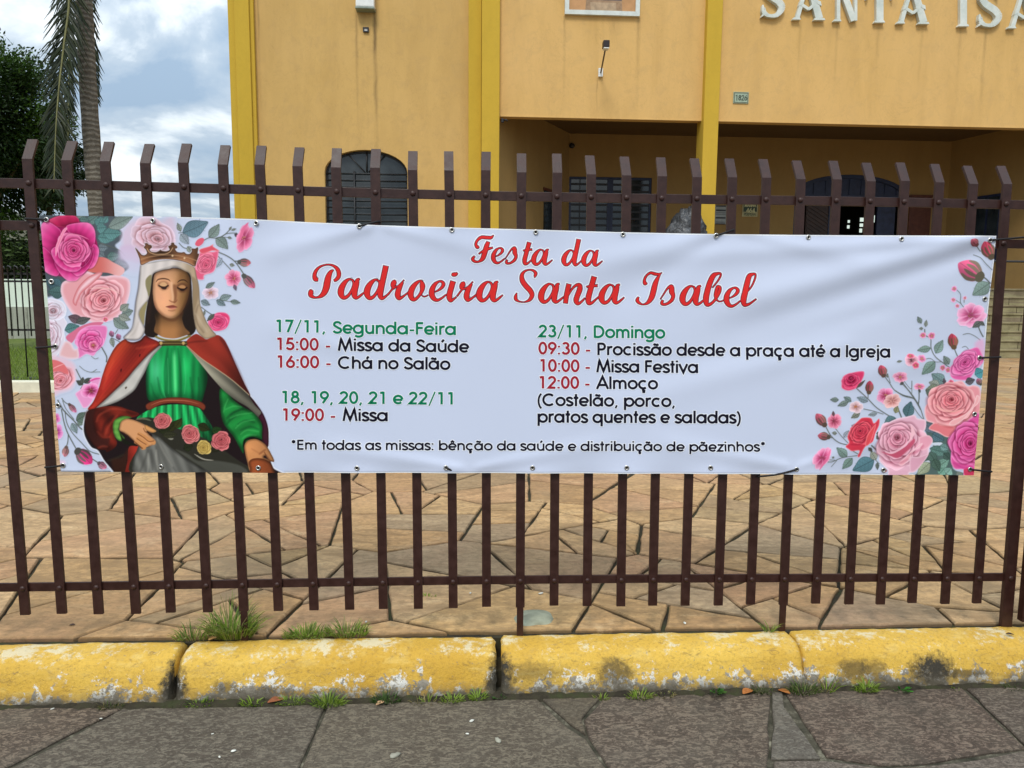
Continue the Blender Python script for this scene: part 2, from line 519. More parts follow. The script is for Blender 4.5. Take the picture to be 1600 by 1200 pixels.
def paint_left(c):
    F, G, H, I = _fr(60, 330, 7.5), _fr(60, 460, 7.5), _fr(260, 330, 6.0), _fr(60, 590, 8.0)
    # foliage wedge behind the top roses
    c.fill(F(40, 30, 560, 20, 900, 40, 870, 130, 980, 250, 960, 340, 900, 400, 950, 470, 1000, 560, 1060, 660, 930, 740, 700, 800, 300, 900, 100, 1000, 60, 700, 60, 200), (78, 86, 92), f=3)
    for a in [(560, 150, 700, 40, 90), (690, 180, 740, 60, 95), (760, 140, 810, 50, 60), (680, 200, 800, 190, 110), (690, 300, 900, 330, 110), (760, 260, 980, 260, 120), (820, 190, 1110, 60, 120), (700, 420, 820, 430, 90),
              (800, 540, 960, 520, 90), (860, 640, 1050, 640, 110), (700, 480, 780, 540, 70), (430, 60, 560, 50, 60), (480, 90, 600, 110, 60)]:
        q = F(*a[:4]); g = [G1, G2, (92, 132, 130), (112, 124, 130)][(a[0] // 20) % 4]
        c.leaf(*q[0], *q[1], a[4] / 7.5 * 1.25, g)
    c.leaf(*F(280, 900)[0], *F(90, 820)[0], 22, (70, 96, 104)); c.leaf(*F(300, 960)[0], *F(110, 940)[0], 20, (76, 104, 102))
    c.stem(F(700, 370, 860, 420, 960, 465, 1010, 520), 1.4)
    # pale rose behind the crown, fading into the sheet
    c.fill(F(1000, 480, 980, 260, 1080, 130, 1250, 80, 1420, 130, 1560, 60, 1620, 190, 1600, 420, 1500, 480, 1330, 470, 1180, 560, 1060, 560), (214, 190, 208), f=10, al=.9)
    c.rose(*F(1330, 290)[0], 34, ((206, 132, 138), (224, 176, 186), (224, 200, 216)), rot=.2, sq=.72, seed=12, off=(.28, .14), rings=[(1.15, 5), (.9, 4), (.7, 4), (.5, 3), (.3, 3)])
    c.fill(F(960, 420, 1080, 400, 1200, 450, 1190, 600, 1080, 580, 960, 560), (208, 182, 208), f=6, al=.85)
    for k in ((1040, 560, 20), (1120, 640, 16)):
        c.fill([(F(k[0], k[1])[0][0] + math.cos(a) * k[2], F(k[0], k[1])[0][1] + math.sin(a) * k[2] * .7) for a in np.linspace(0, 6.28, 9)[:-1]], (206, 196, 218), f=12, al=.5)
    # salmon rose
    c.fill(F(600, 560, 760, 540, 880, 600, 1010, 680, 950, 760, 800, 720, 640, 720, 560, 680), lambda X, Y, sd: np.array((206, 104, 96.)) + (np.array((236, 180, 178.)) - np.array((206, 104, 96.))) * _ss(150, 195, X)[..., None], f=1)
    c.fill(F(540, 700, 420, 780, 290, 830, 260, 920, 280, 1010, 340, 1120, 420, 1220, 600, 1290, 700, 1310, 900, 1260, 1010, 1130, 1070, 960, 1060, 800, 900, 750, 740, 760), (228, 158, 164), f=1.6, rim=(240, 198, 208), rimw=7)
    c.rose(*F(740, 1010)[0], 38, ((190, 66, 80), (230, 134, 144), (244, 192, 198)), rot=-.35, sq=.86, seed=21, off=(.08, .12))
    c.fill(F(720, 710, 750, 730, 690, 800, 600, 880, 510, 960, 460, 1060, 440, 1110, 400, 1060, 430, 960, 480, 870, 570, 780, 650, 735), lambda X, Y, sd: np.array((208, 114, 120.)) + (np.array((244, 200, 206.)) - np.array((208, 114, 120.))) * _ss(0, 6, -sd)[..., None], f=1)
    c.soft(F(600, 900, 560, 1000, 540, 1120), 4, (150, 40, 40), .5)
    c.line(F(600, 905, 740, 900, 860, 920, 960, 970), 2.2, (246, 196, 190), .8, taper=True)
    c.line(F(570, 1020, 660, 960, 740, 925), 1.6, (246, 180, 176), .8, taper=True)
    # deep pink rose, top left
    def hp(pts, cen, cols, lo=0.0):
        dk, md, lt = [np.array(v, float) for v in cols]
        R = np.hypot(*(np.array(_spl(pts)) - np.array(cen)).T); r0, r1 = R.min(), R.max()
        def col(X, Y, sd):
            t = np.clip((np.hypot(X - cen[0], Y - cen[1]) - r0) / (r1 - r0), 0, 1)
            q = dk + (md - dk) * _ss(lo, .6, t)[..., None]
            q = q + (lt - q) * (_ss(.5, 1, t) * .7)[..., None]
            k = 1 - _ss(0, 1.8, -sd)
            return q * (1 + .03 * np.sin(np.arctan2(Y - cen[1], X - cen[0]) * 23))[..., None] + (lt - q) * (k * .55)[..., None]
        c.line(_spl(pts), 1.2, dk * .6, .5, f=4, smooth=False)
        c.fill(pts, col, f=1)
    cen = F(410, 455)[0]
    MG = ((138, 10, 70), (214, 58, 132), (244, 140, 190)); MD = ((110, 10, 46), (186, 34, 84), (222, 84, 124))
    c.fill(F(50, 150, 300, 70, 480, 120, 640, 250, 690, 500, 480, 770, 150, 720, 60, 500), (160, 20, 86), f=2)
    hp(F(120, 120, 200, 70, 330, 45, 440, 60, 480, 130, 400, 190, 300, 190, 180, 170), cen, MD)
    hp(F(40, 160, 110, 125, 200, 170, 270, 250, 240, 420, 220, 540, 140, 500, 60, 420, 42, 300), cen, MG)
    hp(F(330, 175, 480, 135, 590, 140, 650, 200, 668, 300, 640, 430, 560, 390, 480, 310, 380, 270), cen, MG)
    hp(F(50, 420, 60, 560, 75, 700, 210, 762, 250, 690, 210, 600, 150, 500), cen, MG)
    hp(F(640, 390, 690, 410, 712, 470, 690, 580, 640, 660, 570, 668, 550, 600, 610, 510), cen, MG)
    hp(F(190, 590, 240, 710, 330, 806, 430, 816, 480, 780, 560, 690, 480, 640, 330, 620), cen, MG)
    hp(F(390, 690, 520, 650, 600, 560, 640, 430, 655, 480, 630, 590, 560, 700, 470, 760, 420, 740), cen, MG)
    hp(F(150, 470, 200, 600, 310, 690, 440, 710, 500, 650, 350, 610, 260, 520, 210, 420), cen, MG)
    c.rose(*F(405, 450)[0], 27, ((136, 10, 62), (208, 50, 116), (242, 136, 182)), rot=.3, sq=.98, seed=8, off=(.05, .03))
    c.fill(F(330, 190, 290, 220, 240, 320, 200, 430, 205, 530, 230, 440, 270, 350, 300, 270, 340, 210), (238, 120, 158), f=1, rim=(246, 160, 190))
    c.line(F(290, 285, 400, 270, 500, 290, 590, 330), 1.8, (244, 140, 176), .85, taper=True)
    c.soft(F(60, 560, 170, 590, 260, 680), 6, (140, 12, 80), .45); c.soft(F(170, 480, 200, 620, 330, 720, 480, 700), 5, (150, 20, 90), .4)
    # white rose, salmon rose and pink peony down the left edge
    c.fill(G(100, 60, 250, 70, 310, 120, 330, 200, 300, 260, 335, 340, 300, 420, 310, 560, 230, 700, 150, 760, 80, 740, 80, 300), (222, 212, 224), f=1, rim=(232, 228, 240), rimw=3)
    c.rose(*G(110, 470)[0], 24, ((198, 120, 140), (224, 196, 208), (228, 224, 236)), sq=1.3, seed=31)
    c.rose(*G(170, 190)[0], 20, WHIT, sq=.8, seed=33, rings=[(1, 4), (.7, 4), (.45, 3)])
    c.leaf(*G(310, 420)[0], *G(480, 370)[0], 17, (88, 128, 128)); c.leaf(*G(350, 260)[0], *G(560, 330)[0], 14, (104, 84, 92)); c.leaf(*G(440, 330)[0], *G(610, 280)[0], 12, (92, 92, 90))
    c.fill(G(320, 500, 420, 420, 480, 380, 620, 330, 760, 330, 660, 400, 520, 420, 430, 520, 380, 570), (214, 110, 140), f=1.2)
    c.fill(G(420, 560, 470, 440, 580, 370, 720, 360, 800, 380, 800, 480, 760, 590, 690, 660, 640, 720, 560, 700, 470, 750, 440, 690, 460, 620), (226, 120, 176), f=1.2, rim=(238, 160, 204))
    c.rose(*G(600, 540)[0], 22, ((186, 24, 96), (224, 84, 150), (240, 150, 200)), sq=.85, seed=14, rings=[(1.1, 5), (.85, 5), (.6, 4), (.4, 3)], off=(.2, .2))
    c.bloom(*G(640, 600)[0], 8, ((170, 60, 80), (220, 110, 150), (236, 150, 190)), seed=5)
    c.fill(G(240, 700, 300, 560, 370, 560, 420, 640, 460, 640, 470, 740, 380, 760, 280, 740), (226, 176, 178), f=2, rim=(232, 204, 212), rimw=5)
    c.fill(G(120, 760, 260, 730, 400, 800, 440, 900, 430, 1020, 380, 1110, 260, 1150, 150, 1160), (228, 190, 204), f=6, al=.9)
    c.rose(*G(240, 990)[0], 25, ((214, 74, 84), (228, 140, 148), (236, 184, 196)), rot=-.4, sq=.75, seed=41, off=(.1, .1))
    c.fill(G(150, 770, 290, 810, 350, 930, 240, 900, 150, 900), (220, 110, 112), f=1.5)
    c.line(G(150, 880, 230, 840, 300, 815), 1.6, (244, 170, 170), .9, taper=True)
    c.leaf(*G(980, 230)[0], *G(1110, 190)[0], 14, G2); c.leaf(*G(960, 190)[0], *G(1060, 110)[0], 12, G4); c.leaf(*G(880, 280)[0], *G(1060, 400)[0], 17, G2, .05); c.leaf(*G(940, 250)[0], *G(1080, 300)[0], 12, G4)
    c.bloom(*G(785, 295)[0], 4.5, ROSY, seed=2); c.stem(G(900, 460, 930, 410), .9)
    for p in ((850, 455), (930, 490)):
        x, y = G(*p)[0]; c.bud(x + 2, y + 4, -1.9, 8, 7.5, (206, 120, 160), (120, 90, 110))
    c.stem(G(860, 510, 940, 550, 1000, 600), 1.1); c.leaf(*G(850, 510)[0], *G(880, 620)[0], 8, G4)
    c.stem(G(740, 620, 780, 690, 800, 740, 795, 790), 1.8); c.stem(G(620, 725, 660, 755, 700, 745), .7); c.stem(G(480, 840, 540, 890, 620, 912, 680, 880), .8); c.stem(G(620, 912, 720, 908), .7)
    c.stem(G(440, 880, 480, 960, 520, 1030), 1.6)
    c.leaf(*G(520, 1060)[0], *G(440, 1010)[0], 8, (82, 86, 80)); c.leaf(*G(510, 1050)[0], *G(520, 970)[0], 8, (92, 96, 88)); c.leaf(*G(540, 1040)[0], *G(620, 980)[0], 9, (80, 84, 78)); c.leaf(*G(560, 1060)[0], *G(490, 1110)[0], 6, (80, 84, 78))
    # half open rose by the mantle
    c.fill(I(520, 150, 560, 90, 650, 70, 640, 20, 700, 0, 780, 0, 740, 130, 690, 260, 620, 360, 560, 380, 520, 320, 480, 250, 460, 200), (232, 150, 196), f=1.2, rim=(240, 180, 214))
    c.bloom(*I(655, 165)[0], 16, ((150, 40, 80), (226, 110, 170), (242, 168, 208)), sq=.8, seed=9, heart=(150, 100, 60))
    c.line(I(540, 190, 580, 110, 660, 90), 2.4, (238, 160, 200), .9, taper=True); c.line(I(620, 60, 700, 20, 770, 10), 2.6, (214, 60, 140), .8, taper=True)
    # lower sprays
    c.stem(I(240, 285, 270, 340, 320, 420, 440, 540, 520, 630, 580, 665), 2.0); c.stem(I(285, 400, 320, 570, 370, 710, 480, 910), 1.7); c.stem(I(370, 720, 365, 800, 345, 870), 1.4)
    c.stem(I(330, 420, 350, 560, 420, 690, 540, 820, 640, 920, 760, 960), 1.3); c.stem(I(290, 260, 330, 310, 385, 340), 1.3); c.stem(I(300, 290, 340, 390, 440, 520), 1.0); c.stem(I(660, 1010, 720, 1050, 760, 1075), 1.6)
    c.leaf(*I(480, 520)[0], *I(600, 560)[0], 17, (110, 124, 114)); c.leaf(*I(470, 540)[0], *I(640, 440)[0], 16, (96, 112, 100)); c.leaf(*I(415, 570)[0], *I(480, 700)[0], 11, (134, 150, 152))
    c.bud(*I(390, 345)[0], .85, 15, 8, (214, 124, 160), (116, 96, 88)); c.bud(*I(345, 880)[0], 1.75, 14, 10, (206, 130, 140), (130, 104, 96)); c.bud(*I(500, 930)[0], .72, 27, 21, (224, 62, 130), (92, 88, 82)); c.bud(*I(760, 1075)[0], .6, 13, 11, (210, 120, 150), (120, 96, 104))
    c.bloom(*I(205, 510)[0], 9, ((200, 60, 140), (222, 120, 180), (234, 160, 206)), seed=6); c.bloom(*I(225, 680)[0], 10, ((190, 60, 140), (222, 124, 186), (234, 166, 210)), seed=7, sq=1.4)
    c.fill(I(240, 1040, 320, 1040, 330, 1090, 260, 1110), (226, 190, 208), f=5, al=.8)
    # sprays to the right of the veil
    c.leaf(*H(155, 205)[0], *H(390, 100)[0], 27, (98, 124, 136), .02); c.leaf(*H(400, 245)[0], *H(495, 120)[0], 16, G2, .05); c.leaf(*H(465, 250)[0], *H(578, 355)[0], 17, G2, -.05); c.leaf(*H(135, 190)[0], *H(105, 110)[0], 8, G4); c.leaf(*H(135, 215)[0], *H(210, 310)[0], 14, (150, 160, 168))
    c.stem(H(115, 205, 150, 200), .9); c.stem(H(350, 275, 400, 250, 470, 252, 540, 225, 600, 170), 1.2); c.stem(H(510, 245, 570, 210, 660, 205), 1.1); c.stem(H(520, 240, 600, 250), .8)
    c.leaf(*H(590, 180)[0], *H(612, 145)[0], 4, G4); c.leaf(*H(612, 180)[0], *H(655, 165)[0], 4, G4); c.leaf(*H(575, 245)[0], *H(615, 255)[0], 4.5, G4); c.leaf(*H(640, 215)[0], *H(685, 240)[0], 6, (90, 80, 86))
    c.bloom(*H(735, 255)[0], 22, ((196, 66, 112), (228, 116, 154), (240, 156, 190)), sq=.62, rot=1.9, seed=18, n=5); c.line(H(770, 110, 720, 180, 690, 280), 5, (228, 110, 150), .9, taper=True)
    c.stem(H(120, 300, 170, 345, 250, 350), 1.2); c.leaf(*H(200, 330)[0], *H(240, 395)[0], 9, G4)
    c.stem(H(490, 385, 570, 420, 640, 470, 700, 550, 735, 605), 1.6); c.stem(H(465, 400, 540, 480, 605, 550), 1.2); c.stem(H(640, 468, 700, 470), 1.4)
    c.leaf(*H(520, 440)[0], *H(470, 530)[0], 9, (166, 176, 190)); c.leaf(*H(595, 500)[0], *H(640, 510)[0], 6, G4)
    c.bud(*H(690, 478)[0], .08, 17, 12, (206, 110, 120), (104, 104, 96)); c.bud(*H(735, 615)[0], .85, 23, 13, (208, 110, 136), (104, 104, 100))
    c.bloom(*H(630, 630)[0], 13, ((206, 70, 110), (232, 130, 164), (240, 168, 194)), seed=22, sq=1.05, n=6); c.leaf(*H(635, 690)[0], *H(655, 745)[0], 6, (130, 110, 130))
    c.bloom(*H(415, 765)[0], 13, ((200, 150, 150), (222, 190, 204), (228, 210, 224)), seed=24, sq=.8, heart=(190, 120, 70)); c.leaf(*H(370, 720)[0], *H(455, 665)[0], 8, G2)
    c.leaf(*H(500, 825)[0], *H(610, 790)[0], 11, (136, 152, 152)); c.leaf(*H(470, 835)[0], *H(555, 885)[0], 10, (120, 136, 142)); c.leaf(*H(600, 845)[0], *H(695, 860)[0], 8, G2); c.leaf(*H(325, 840)[0], *H(410, 880)[0], 10, (128, 142, 148))
    c.stem(H(330, 900, 380, 940, 435, 975), 1.3); c.stem(H(480, 828, 610, 850), .8)
    c.fill(H(440, 240 + 140, 490, 375, 470, 500, 440, 570, 360, 600, 350, 640, 295, 640, 260, 590, 275, 480, 310, 390), (226, 96, 128), f=1, rim=(238, 146, 168))
    c.rose(*H(365, 485)[0], 18, ((186, 46, 78), (226, 92, 124), (240, 140, 164)), rot=-.9, sq=.75, seed=27, off=(.1, .2))
    c.fill(H(270, 310, 290, 270, 330, 250, 355, 265, 340, 305, 300, 330), (222, 92, 112), f=1); c.fill(H(310, 360, 400, 330, 440, 310, 440, 330, 500, 375, 430, 372, 340, 400), (218, 84, 100), f=1, rim=(236, 140, 150), rimw=2)
    c.fill(H(390, 1045, 420, 990, 480, 950, 560, 955, 595, 1000, 580, 1070, 540, 1110, 460, 1125, 420, 1100), (224, 60, 110), f=1, rim=(236, 110, 150))
    c.rose(*H(490, 1040)[0], 15, ((176, 20, 70), (222, 60, 112), (240, 120, 160)), sq=.85, seed=29, rings=[(1, 5), (.75, 4), (.5, 4), (.3, 3)]); c.leaf(*H(450, 965)[0], *H(380, 1030)[0], 7, (96, 100, 92)); c.leaf(*H(360, 930)[0], *H(350, 985)[0], 4, G4)

def paint_saint(c):
    A, B, C, D, E = _fr(190, 370, 7.5), _fr(120, 510, 7.5), _fr(270, 510, 7.5), _fr(120, 600, 7.5), _fr(280, 600, 7.5)
    c.cur = 2
    body = [(200, 540), (186, 552), (173, 568), (162, 596), (149, 625), (137, 643), (131, 662), (132, 680), (142, 698), (153, 704), (163, 720), (177, 738), (178, 748),
            (428, 748), (426, 730), (420, 712), (418, 690), (419, 672), (411, 655), (400, 632), (390, 618), (372, 580), (356, 552), (342, 536), (330, 534)]
    c.line(body, 4.5, (216, 218, 226), .9)
    c.fill(body, (30, 19, 21), f=1.2)
    # green gown
    def gown(X, Y, sd):
        v = .64 + .09 * np.sin((X - 268) * .33) * _ss(545, 575, Y) + .04 * np.sin((X - 262) * .61 + Y * .02)
        v = v * (1 - .62 * _ss(300, 326, X)) * (1 - .45 * _ss(606, 630, Y)) * (1 - .55 * (1 - _ss(226, 242, X)))
        base = np.stack([v * 34, v * 222, v * 110], -1)
        hl = np.exp(-((X - 243) ** 2 / 120 + (Y - 580) ** 2 / 500))[..., None]
        h2 = np.exp(-((X - 273 - (Y - 580) * .03) ** 2 / 9))[..., None] * _ss(545, 560, Y)[..., None] * (1 - _ss(600, 632, Y))[..., None]
        h3 = np.exp(-((X - 290) ** 2 / 60 + (Y - 572) ** 2 / 400))[..., None]
        return base + hl * np.array((48, 62, 62)) + h2 * np.array((60, 64, 50)) + h3 * np.array((12, 42, 24))
    c.fill([(252, 541), (240, 552), (231, 567), (228, 585), (228, 605), (231, 624), (245, 627), (268, 624), (292, 625), (312, 631), (320, 612), (324, 594), (322, 580), (312, 566), (303, 553), (291, 541)], gown, f=1.2)
    for p, a in (([(262, 545), (257, 580), (259, 620)], .5), ([(278, 545), (282, 585), (283, 622)], .5), ([(268, 545), (266, 590), (268, 622)], .35), ([(246, 590), (250, 610), (255, 622)], .5), ([(236, 600), (240, 615), (246, 624)], .4), ([(297, 590), (300, 610), (302, 626)], .5), ([(310, 590), (311, 612), (308, 628)], .5)):
        c.soft(p, 4.5, (2, 52, 26), a)
    for p in ([(273, 548), (272, 590), (274, 618)], [(252, 600), (256, 615), (259, 622)], [(287, 560), (290, 590), (288, 615)], [(262, 560), (263, 590), (263, 615)]):
        c.soft(p, 2.4, (104, 206, 140), .5)
    def skirt(X, Y, sd):
        v = .74 + .22 * np.sin((X - 250 - (Y - 635) * (X - 268) * .006) * .55) + .06 * np.sin(X * 1.3)
        v = v * (1 - .5 * _ss(308, 332, X)) * (1 - .25 * _ss(655, 690, Y))
        return np.stack([v * 40, v * 205, v * 106], -1)
    c.fill([(231, 641), (247, 635), (268, 632), (292, 633), (311, 638), (322, 652), (332, 668), (337, 684), (300, 696), (250, 670), (214, 656)], skirt, f=1.2)
    c.fill([(228, 632), (247, 624), (268, 621), (292, 622), (312, 627), (321, 634), (318, 641), (308, 636), (290, 632), (268, 630), (250, 633), (232, 641)], (122, 54, 34), f=1, rim=(74, 30, 22), rimw=2)
    c.line([(236, 633), (252, 627), (270, 625.5), (292, 626.5), (310, 631)], 1.4, (196, 112, 84), .8, taper=True)
    # sleeve on the right
    def slv(X, Y, sd):
        v = .64 + .07 * np.sin((X * .55 + Y) * .22 + .12 * np.sin(X * .4))
        v = v * (.55 + .45 * _ss(0, 7, -sd))
        return np.stack([v * 44, v * 196, v * 84], -1)
    c.fill(E(475, 60, 560, 90, 640, 190, 750, 270, 860, 330, 930, 400, 970, 480, 978, 600, 970, 650, 870, 625, 800, 665, 760, 740, 745, 810, 650, 640, 590, 560, 510, 440, 480, 260), slv, f=1.1)
    for p in ((560, 400, 640, 330, 760, 290), (600, 360, 720, 300, 800, 300), (690, 470, 780, 430, 880, 450), (720, 540, 830, 500, 930, 530), (560, 470, 600, 420, 660, 380)):
        c.soft(E(*p), 4.5, (4, 50, 24), .6)
    for p in ((540, 300, 640, 260, 730, 270), (600, 400, 700, 360, 850, 340), (660, 520, 740, 450, 880, 420), (720, 590, 800, 540, 930, 560), (520, 330, 540, 250, 570, 180), (740, 640, 800, 600, 900, 600)):
        c.soft(E(*p), 3.2, (96, 200, 108), .55)
    # mantle left
    def red(X, Y, sd):
        t = ((X - 165) * .55 - (Y - 590) * .2) / 40
        v = .92 + .12 * np.sin((X + Y * .55) * .12) - .20 * _ss(0, 1.2, t) - .30 * (1 - _ss(0, 5, -sd)) + .02 * np.sin(X * 1.1 + Y * .9)
        return np.stack([v * 194, v * (58 + 8 * np.sin((X + Y) * .08)), v * 40], -1)
    c.fill(B(560, 150, 470, 215, 400, 320, 340, 450, 290, 600, 250, 740, 190, 880, 125, 970, 210, 975, 330, 865, 430, 765, 560, 645, 660, 525, 760, 415, 850, 315, 965, 225, 968, 185, 850, 130, 800, 105, 740, 160, 660, 185, 600, 172), red, f=1)
    for p, k in (((330, 600, 290, 740, 230, 880), .5), ((620, 200, 760, 200, 940, 195), .4), ((520, 520, 430, 680, 330, 800), .35), ((820, 150, 890, 190, 950, 205), .4)):
        c.soft(B(*p), 5, (110, 24, 20), k)
    for p in ((430, 400, 360, 560, 300, 730), (700, 260, 820, 240, 930, 215)):
        c.soft(B(*p), 5, (222, 96, 62), .45)
    c.fill(B(210, 972, 330, 860, 430, 760, 560, 640, 660, 520, 760, 410, 850, 310, 975, 222, 990, 240, 900, 340, 840, 440, 800, 530, 750, 620, 680, 740, 590, 815, 470, 885, 330, 935),
           lambda X, Y, sd: np.array((196, 190, 182.)) * (.62 + .38 * _ss(0, 5, -sd))[..., None] * (1 + .02 * np.sin((X - Y) * .2))[..., None], f=1)
    c.line(B(205, 965, 330, 852, 560, 632, 760, 402, 965, 218), 1.2, (90, 24, 28), .8)
    for x, y, w, h, k in ((738, 340, 18, 34, (74, 14, 14)), (518, 515, 20, 42, (74, 14, 14)), (575, 720, 26, 26, (70, 56, 44))):
        q = B(x, y)[0]
        c.fill([(q[0] - w / 15, q[1]), (q[0], q[1] - h / 15), (q[0] + w / 15, q[1] - 1), (q[0] - .5, q[1] + h / 13)], k, f=1)
    # mantle over the left arm
    def red2(X, Y, sd):
        v = .60 + .16 * np.sin((X * .9 - Y * .8) * .16 + 1.0) * _ss(0, 6, -sd)
        v = v * (1 - .45 * _ss(690, 706, Y)) * (.35 + .65 * _ss(140, 160, X))
        return np.stack([v * 168, v * 50, v * 34], -1)
    c.fill(D(112, 335, 200, 290, 330, 262, 480, 262, 600, 300, 730, 350, 640, 395, 520, 375, 445, 430, 420, 520, 440, 620, 470, 690, 440, 750, 350, 800, 330, 775, 250, 765, 170, 685, 115, 580, 95, 470), red2, f=1.2)
    c.fill(D(100, 340, 200, 300, 190, 420, 210, 560, 290, 640, 380, 640, 350, 740, 250, 740, 160, 660, 105, 540), (58, 26, 22), f=4, al=.75)
    for p, k, w in (((300, 560, 330, 470, 420, 380), .75, 7), ((210, 420, 260, 340, 400, 300), .4, 4), ((360, 620, 400, 540, 410, 440), .5, 4), ((600, 330, 700, 350, 760, 360), .6, 5)):
        c.soft(D(*p), w, (40, 12, 12), k)
    for p, k in (((230, 440, 270, 360, 420, 290, 560, 310), .6), ((330, 600, 370, 500, 470, 370), .55), ((240, 560, 300, 620, 380, 620), .4), ((250, 750, 300, 730, 350, 735), .6)):
        c.soft(D(*p), 5, (190, 76, 54), k)
    c.soft(D(360, 900, 440, 880, 540, 830), 5, (66, 70, 44), .6); c.fill(D(400, 900, 520, 860, 600, 760, 590, 900, 560, 1100, 470, 1100), (58, 30, 20), f=5, al=.8)
    c.fill(D(610, 740, 700, 730, 720, 760, 715, 1100, 560, 1100, 590, 900), lambda X, Y, sd: np.array((160, 46, 34.)) * (.72 + .28 * _ss(198, 212, X) + .06 * np.sin(Y * .2))[..., None], f=1.2)
    # right mantle
    c.fill(C(150, 190, 260, 90, 340, 120, 400, 150, 510, 100, 590, 140, 650, 240, 730, 430, 830, 650, 905, 815, 700, 645, 520, 515, 330, 385, 220, 295),
           lambda X, Y, sd: np.array((138, 44, 32.)) * (1.08 - .55 * _ss(330, 392, X + (Y - 560) * .12) + .06 * np.sin((X - Y) * .15))[..., None], f=1)
    c.soft(C(150, 200, 260, 180, 400, 170), 4, (60, 16, 16), .6); c.soft(C(560, 140, 640, 260, 760, 500, 880, 780), 6, (52, 14, 22), .7); c.soft(C(300, 320, 500, 400, 620, 520), 8, (160, 60, 44), .35)
    c.fill(C(150, 220, 220, 288, 330, 375, 520, 505, 700, 635, 900, 810, 1000, 940, 1060, 1060, 1110, 1200, 1040, 1130, 1000, 1065, 880, 950, 740, 865, 600, 755, 480, 625, 380, 505, 260, 355),
           lambda X, Y, sd: np.array((128, 122, 106.)) * (1.25 - .62 * _ss(300, 395, X) + .16 * np.sin((X * .8 - Y) * .25))[..., None], f=1)
    c.line(C(150, 215, 330, 372, 520, 503, 700, 633, 895, 805), 1.3, (196, 176, 140), .8)
    c.fill(E(815, 130, 900, 225, 985, 350, 1035, 480, 1048, 600, 1040, 735, 975, 650, 975, 480, 930, 390, 960, 330, 880, 240), (62, 24, 38), f=1.2, rim=(40, 14, 22))
    # hair, neck, face
    c.fill(A(360, 440, 330, 560, 320, 700, 290, 850, 270, 1050, 280, 1150, 380, 1180, 480, 1120, 700, 1120, 800, 1160, 870, 1080, 850, 900, 830, 750, 820, 560, 800, 430, 700, 370, 560, 370, 440, 400), (34, 24, 20), f=1.4)
    c.soft(A(350, 620, 330, 800, 310, 1000), 8, (70, 44, 34), .5)
    def skinf(X, Y, sd):
        t = _ss(262, 296, X + (Y - 450) * .05)
        v = 1.02 - .50 * t
        b = np.stack([v * 222, v * (162 - 8 * t), v * (120 - 34 * t)], -1)
        glow = np.exp(-((X - 256) ** 2 / 160 + (Y - 470) ** 2 / 320))[..., None] * np.array((20, 10, 8))
        edge = (1 - _ss(0, 6, -sd))[..., None]
        top = (1 - _ss(418, 442, Y))[..., None]
        return (b + glow) * (1 - .28 * edge) * (1 - .18 * top)
    def neckf(X, Y, sd):
        v = .42 + .42 * _ss(486, 518, Y) - .26 * _ss(272, 292, X + (Y - 500) * .1) - .25 * (1 - _ss(244, 254, X))
        return np.stack([v * 208, v * 142, v * 86], -1)
    c.fill(A(410, 880, 400, 1000, 380, 1100, 420, 1140, 480, 1175, 560, 1190, 640, 1190, 740, 1160, 800, 1130, 740, 1060, 710, 960, 710, 860), neckf, f=1.3)
    c.fill(A(395, 430, 372, 520, 366, 640, 376, 760, 410, 850, 480, 920, 560, 955, 630, 945, 700, 890, 750, 800, 785, 690, 800, 580, 795, 470, 740, 400, 620, 370, 480, 390), skinf, f=1.3)
    c.soft(A(470, 935, 560, 975, 640, 965, 710, 890), 5, (84, 44, 28), .75)
    c.soft(A(770, 480, 790, 600, 770, 740, 700, 880), 9, (92, 50, 30), .55); c.soft(A(740, 420, 690, 460, 660, 560), 10, (120, 74, 40), .4)
    c.soft(A(385, 760, 420, 850, 490, 920), 5, (150, 84, 60), .5); c.soft(A(400, 430, 520, 395, 640, 380), 8, (120, 78, 46), .3)
    c.soft(A(400, 640, 430, 690, 470, 720), 12, (226, 160, 130), .5); c.soft(A(560, 470, 600, 440, 640, 470), 14, (206, 152, 104), .5)
    # brows, lids, eyes
    c.line(A(405, 530, 430, 500, 490, 490, 545, 500, 570, 520), 2.0, (70, 42, 28), .9, taper=True); c.line(A(655, 535, 690, 510, 740, 508, 775, 535), 1.9, (52, 30, 20), .95, taper=True)
    c.fill(A(420, 560, 450, 530, 500, 520, 545, 540, 555, 590, 520, 620, 480, 625, 440, 590), (128, 80, 56), f=4, al=.65); c.fill(A(645, 580, 690, 545, 745, 550, 775, 590, 750, 640, 700, 650, 660, 620), (84, 48, 32), f=4, al=.75)
    c.fill(A(440, 570, 470, 535, 510, 535, 535, 565, 520, 585, 480, 585), (214, 164, 118), f=1.8); c.fill(A(665, 590, 695, 565, 735, 570, 755, 595, 735, 610, 695, 612), (186, 132, 86), f=2.2)
    c.line(A(438, 572, 470, 588, 510, 590, 545, 572), 2.3, (40, 22, 18), .95); c.line(A(658, 598, 700, 614, 735, 614, 764, 596), 2.2, (36, 18, 14), .95)
    c.fill(A(462, 588, 528, 590, 515, 616, 478, 612), (50, 30, 28), f=1.4, al=.95); c.fill(A(684, 612, 740, 612, 730, 632, 696, 632), (34, 18, 16), f=1.4, al=.95)
    # nose and mouth
    c.fill(A(600, 570, 640, 570, 650, 660, 640, 740, 615, 775, 615, 690), (112, 66, 42), f=3, al=.65)
    c.line(A(585, 540, 590, 620, 600, 700, 598, 740), 3, (236, 188, 150), .6, f=2.5); c.soft(A(560, 745, 590, 762, 630, 765, 650, 740), 2.6, (104, 52, 36), .9); c.soft(A(600, 775, 600, 800), 2, (220, 168, 134), .6)
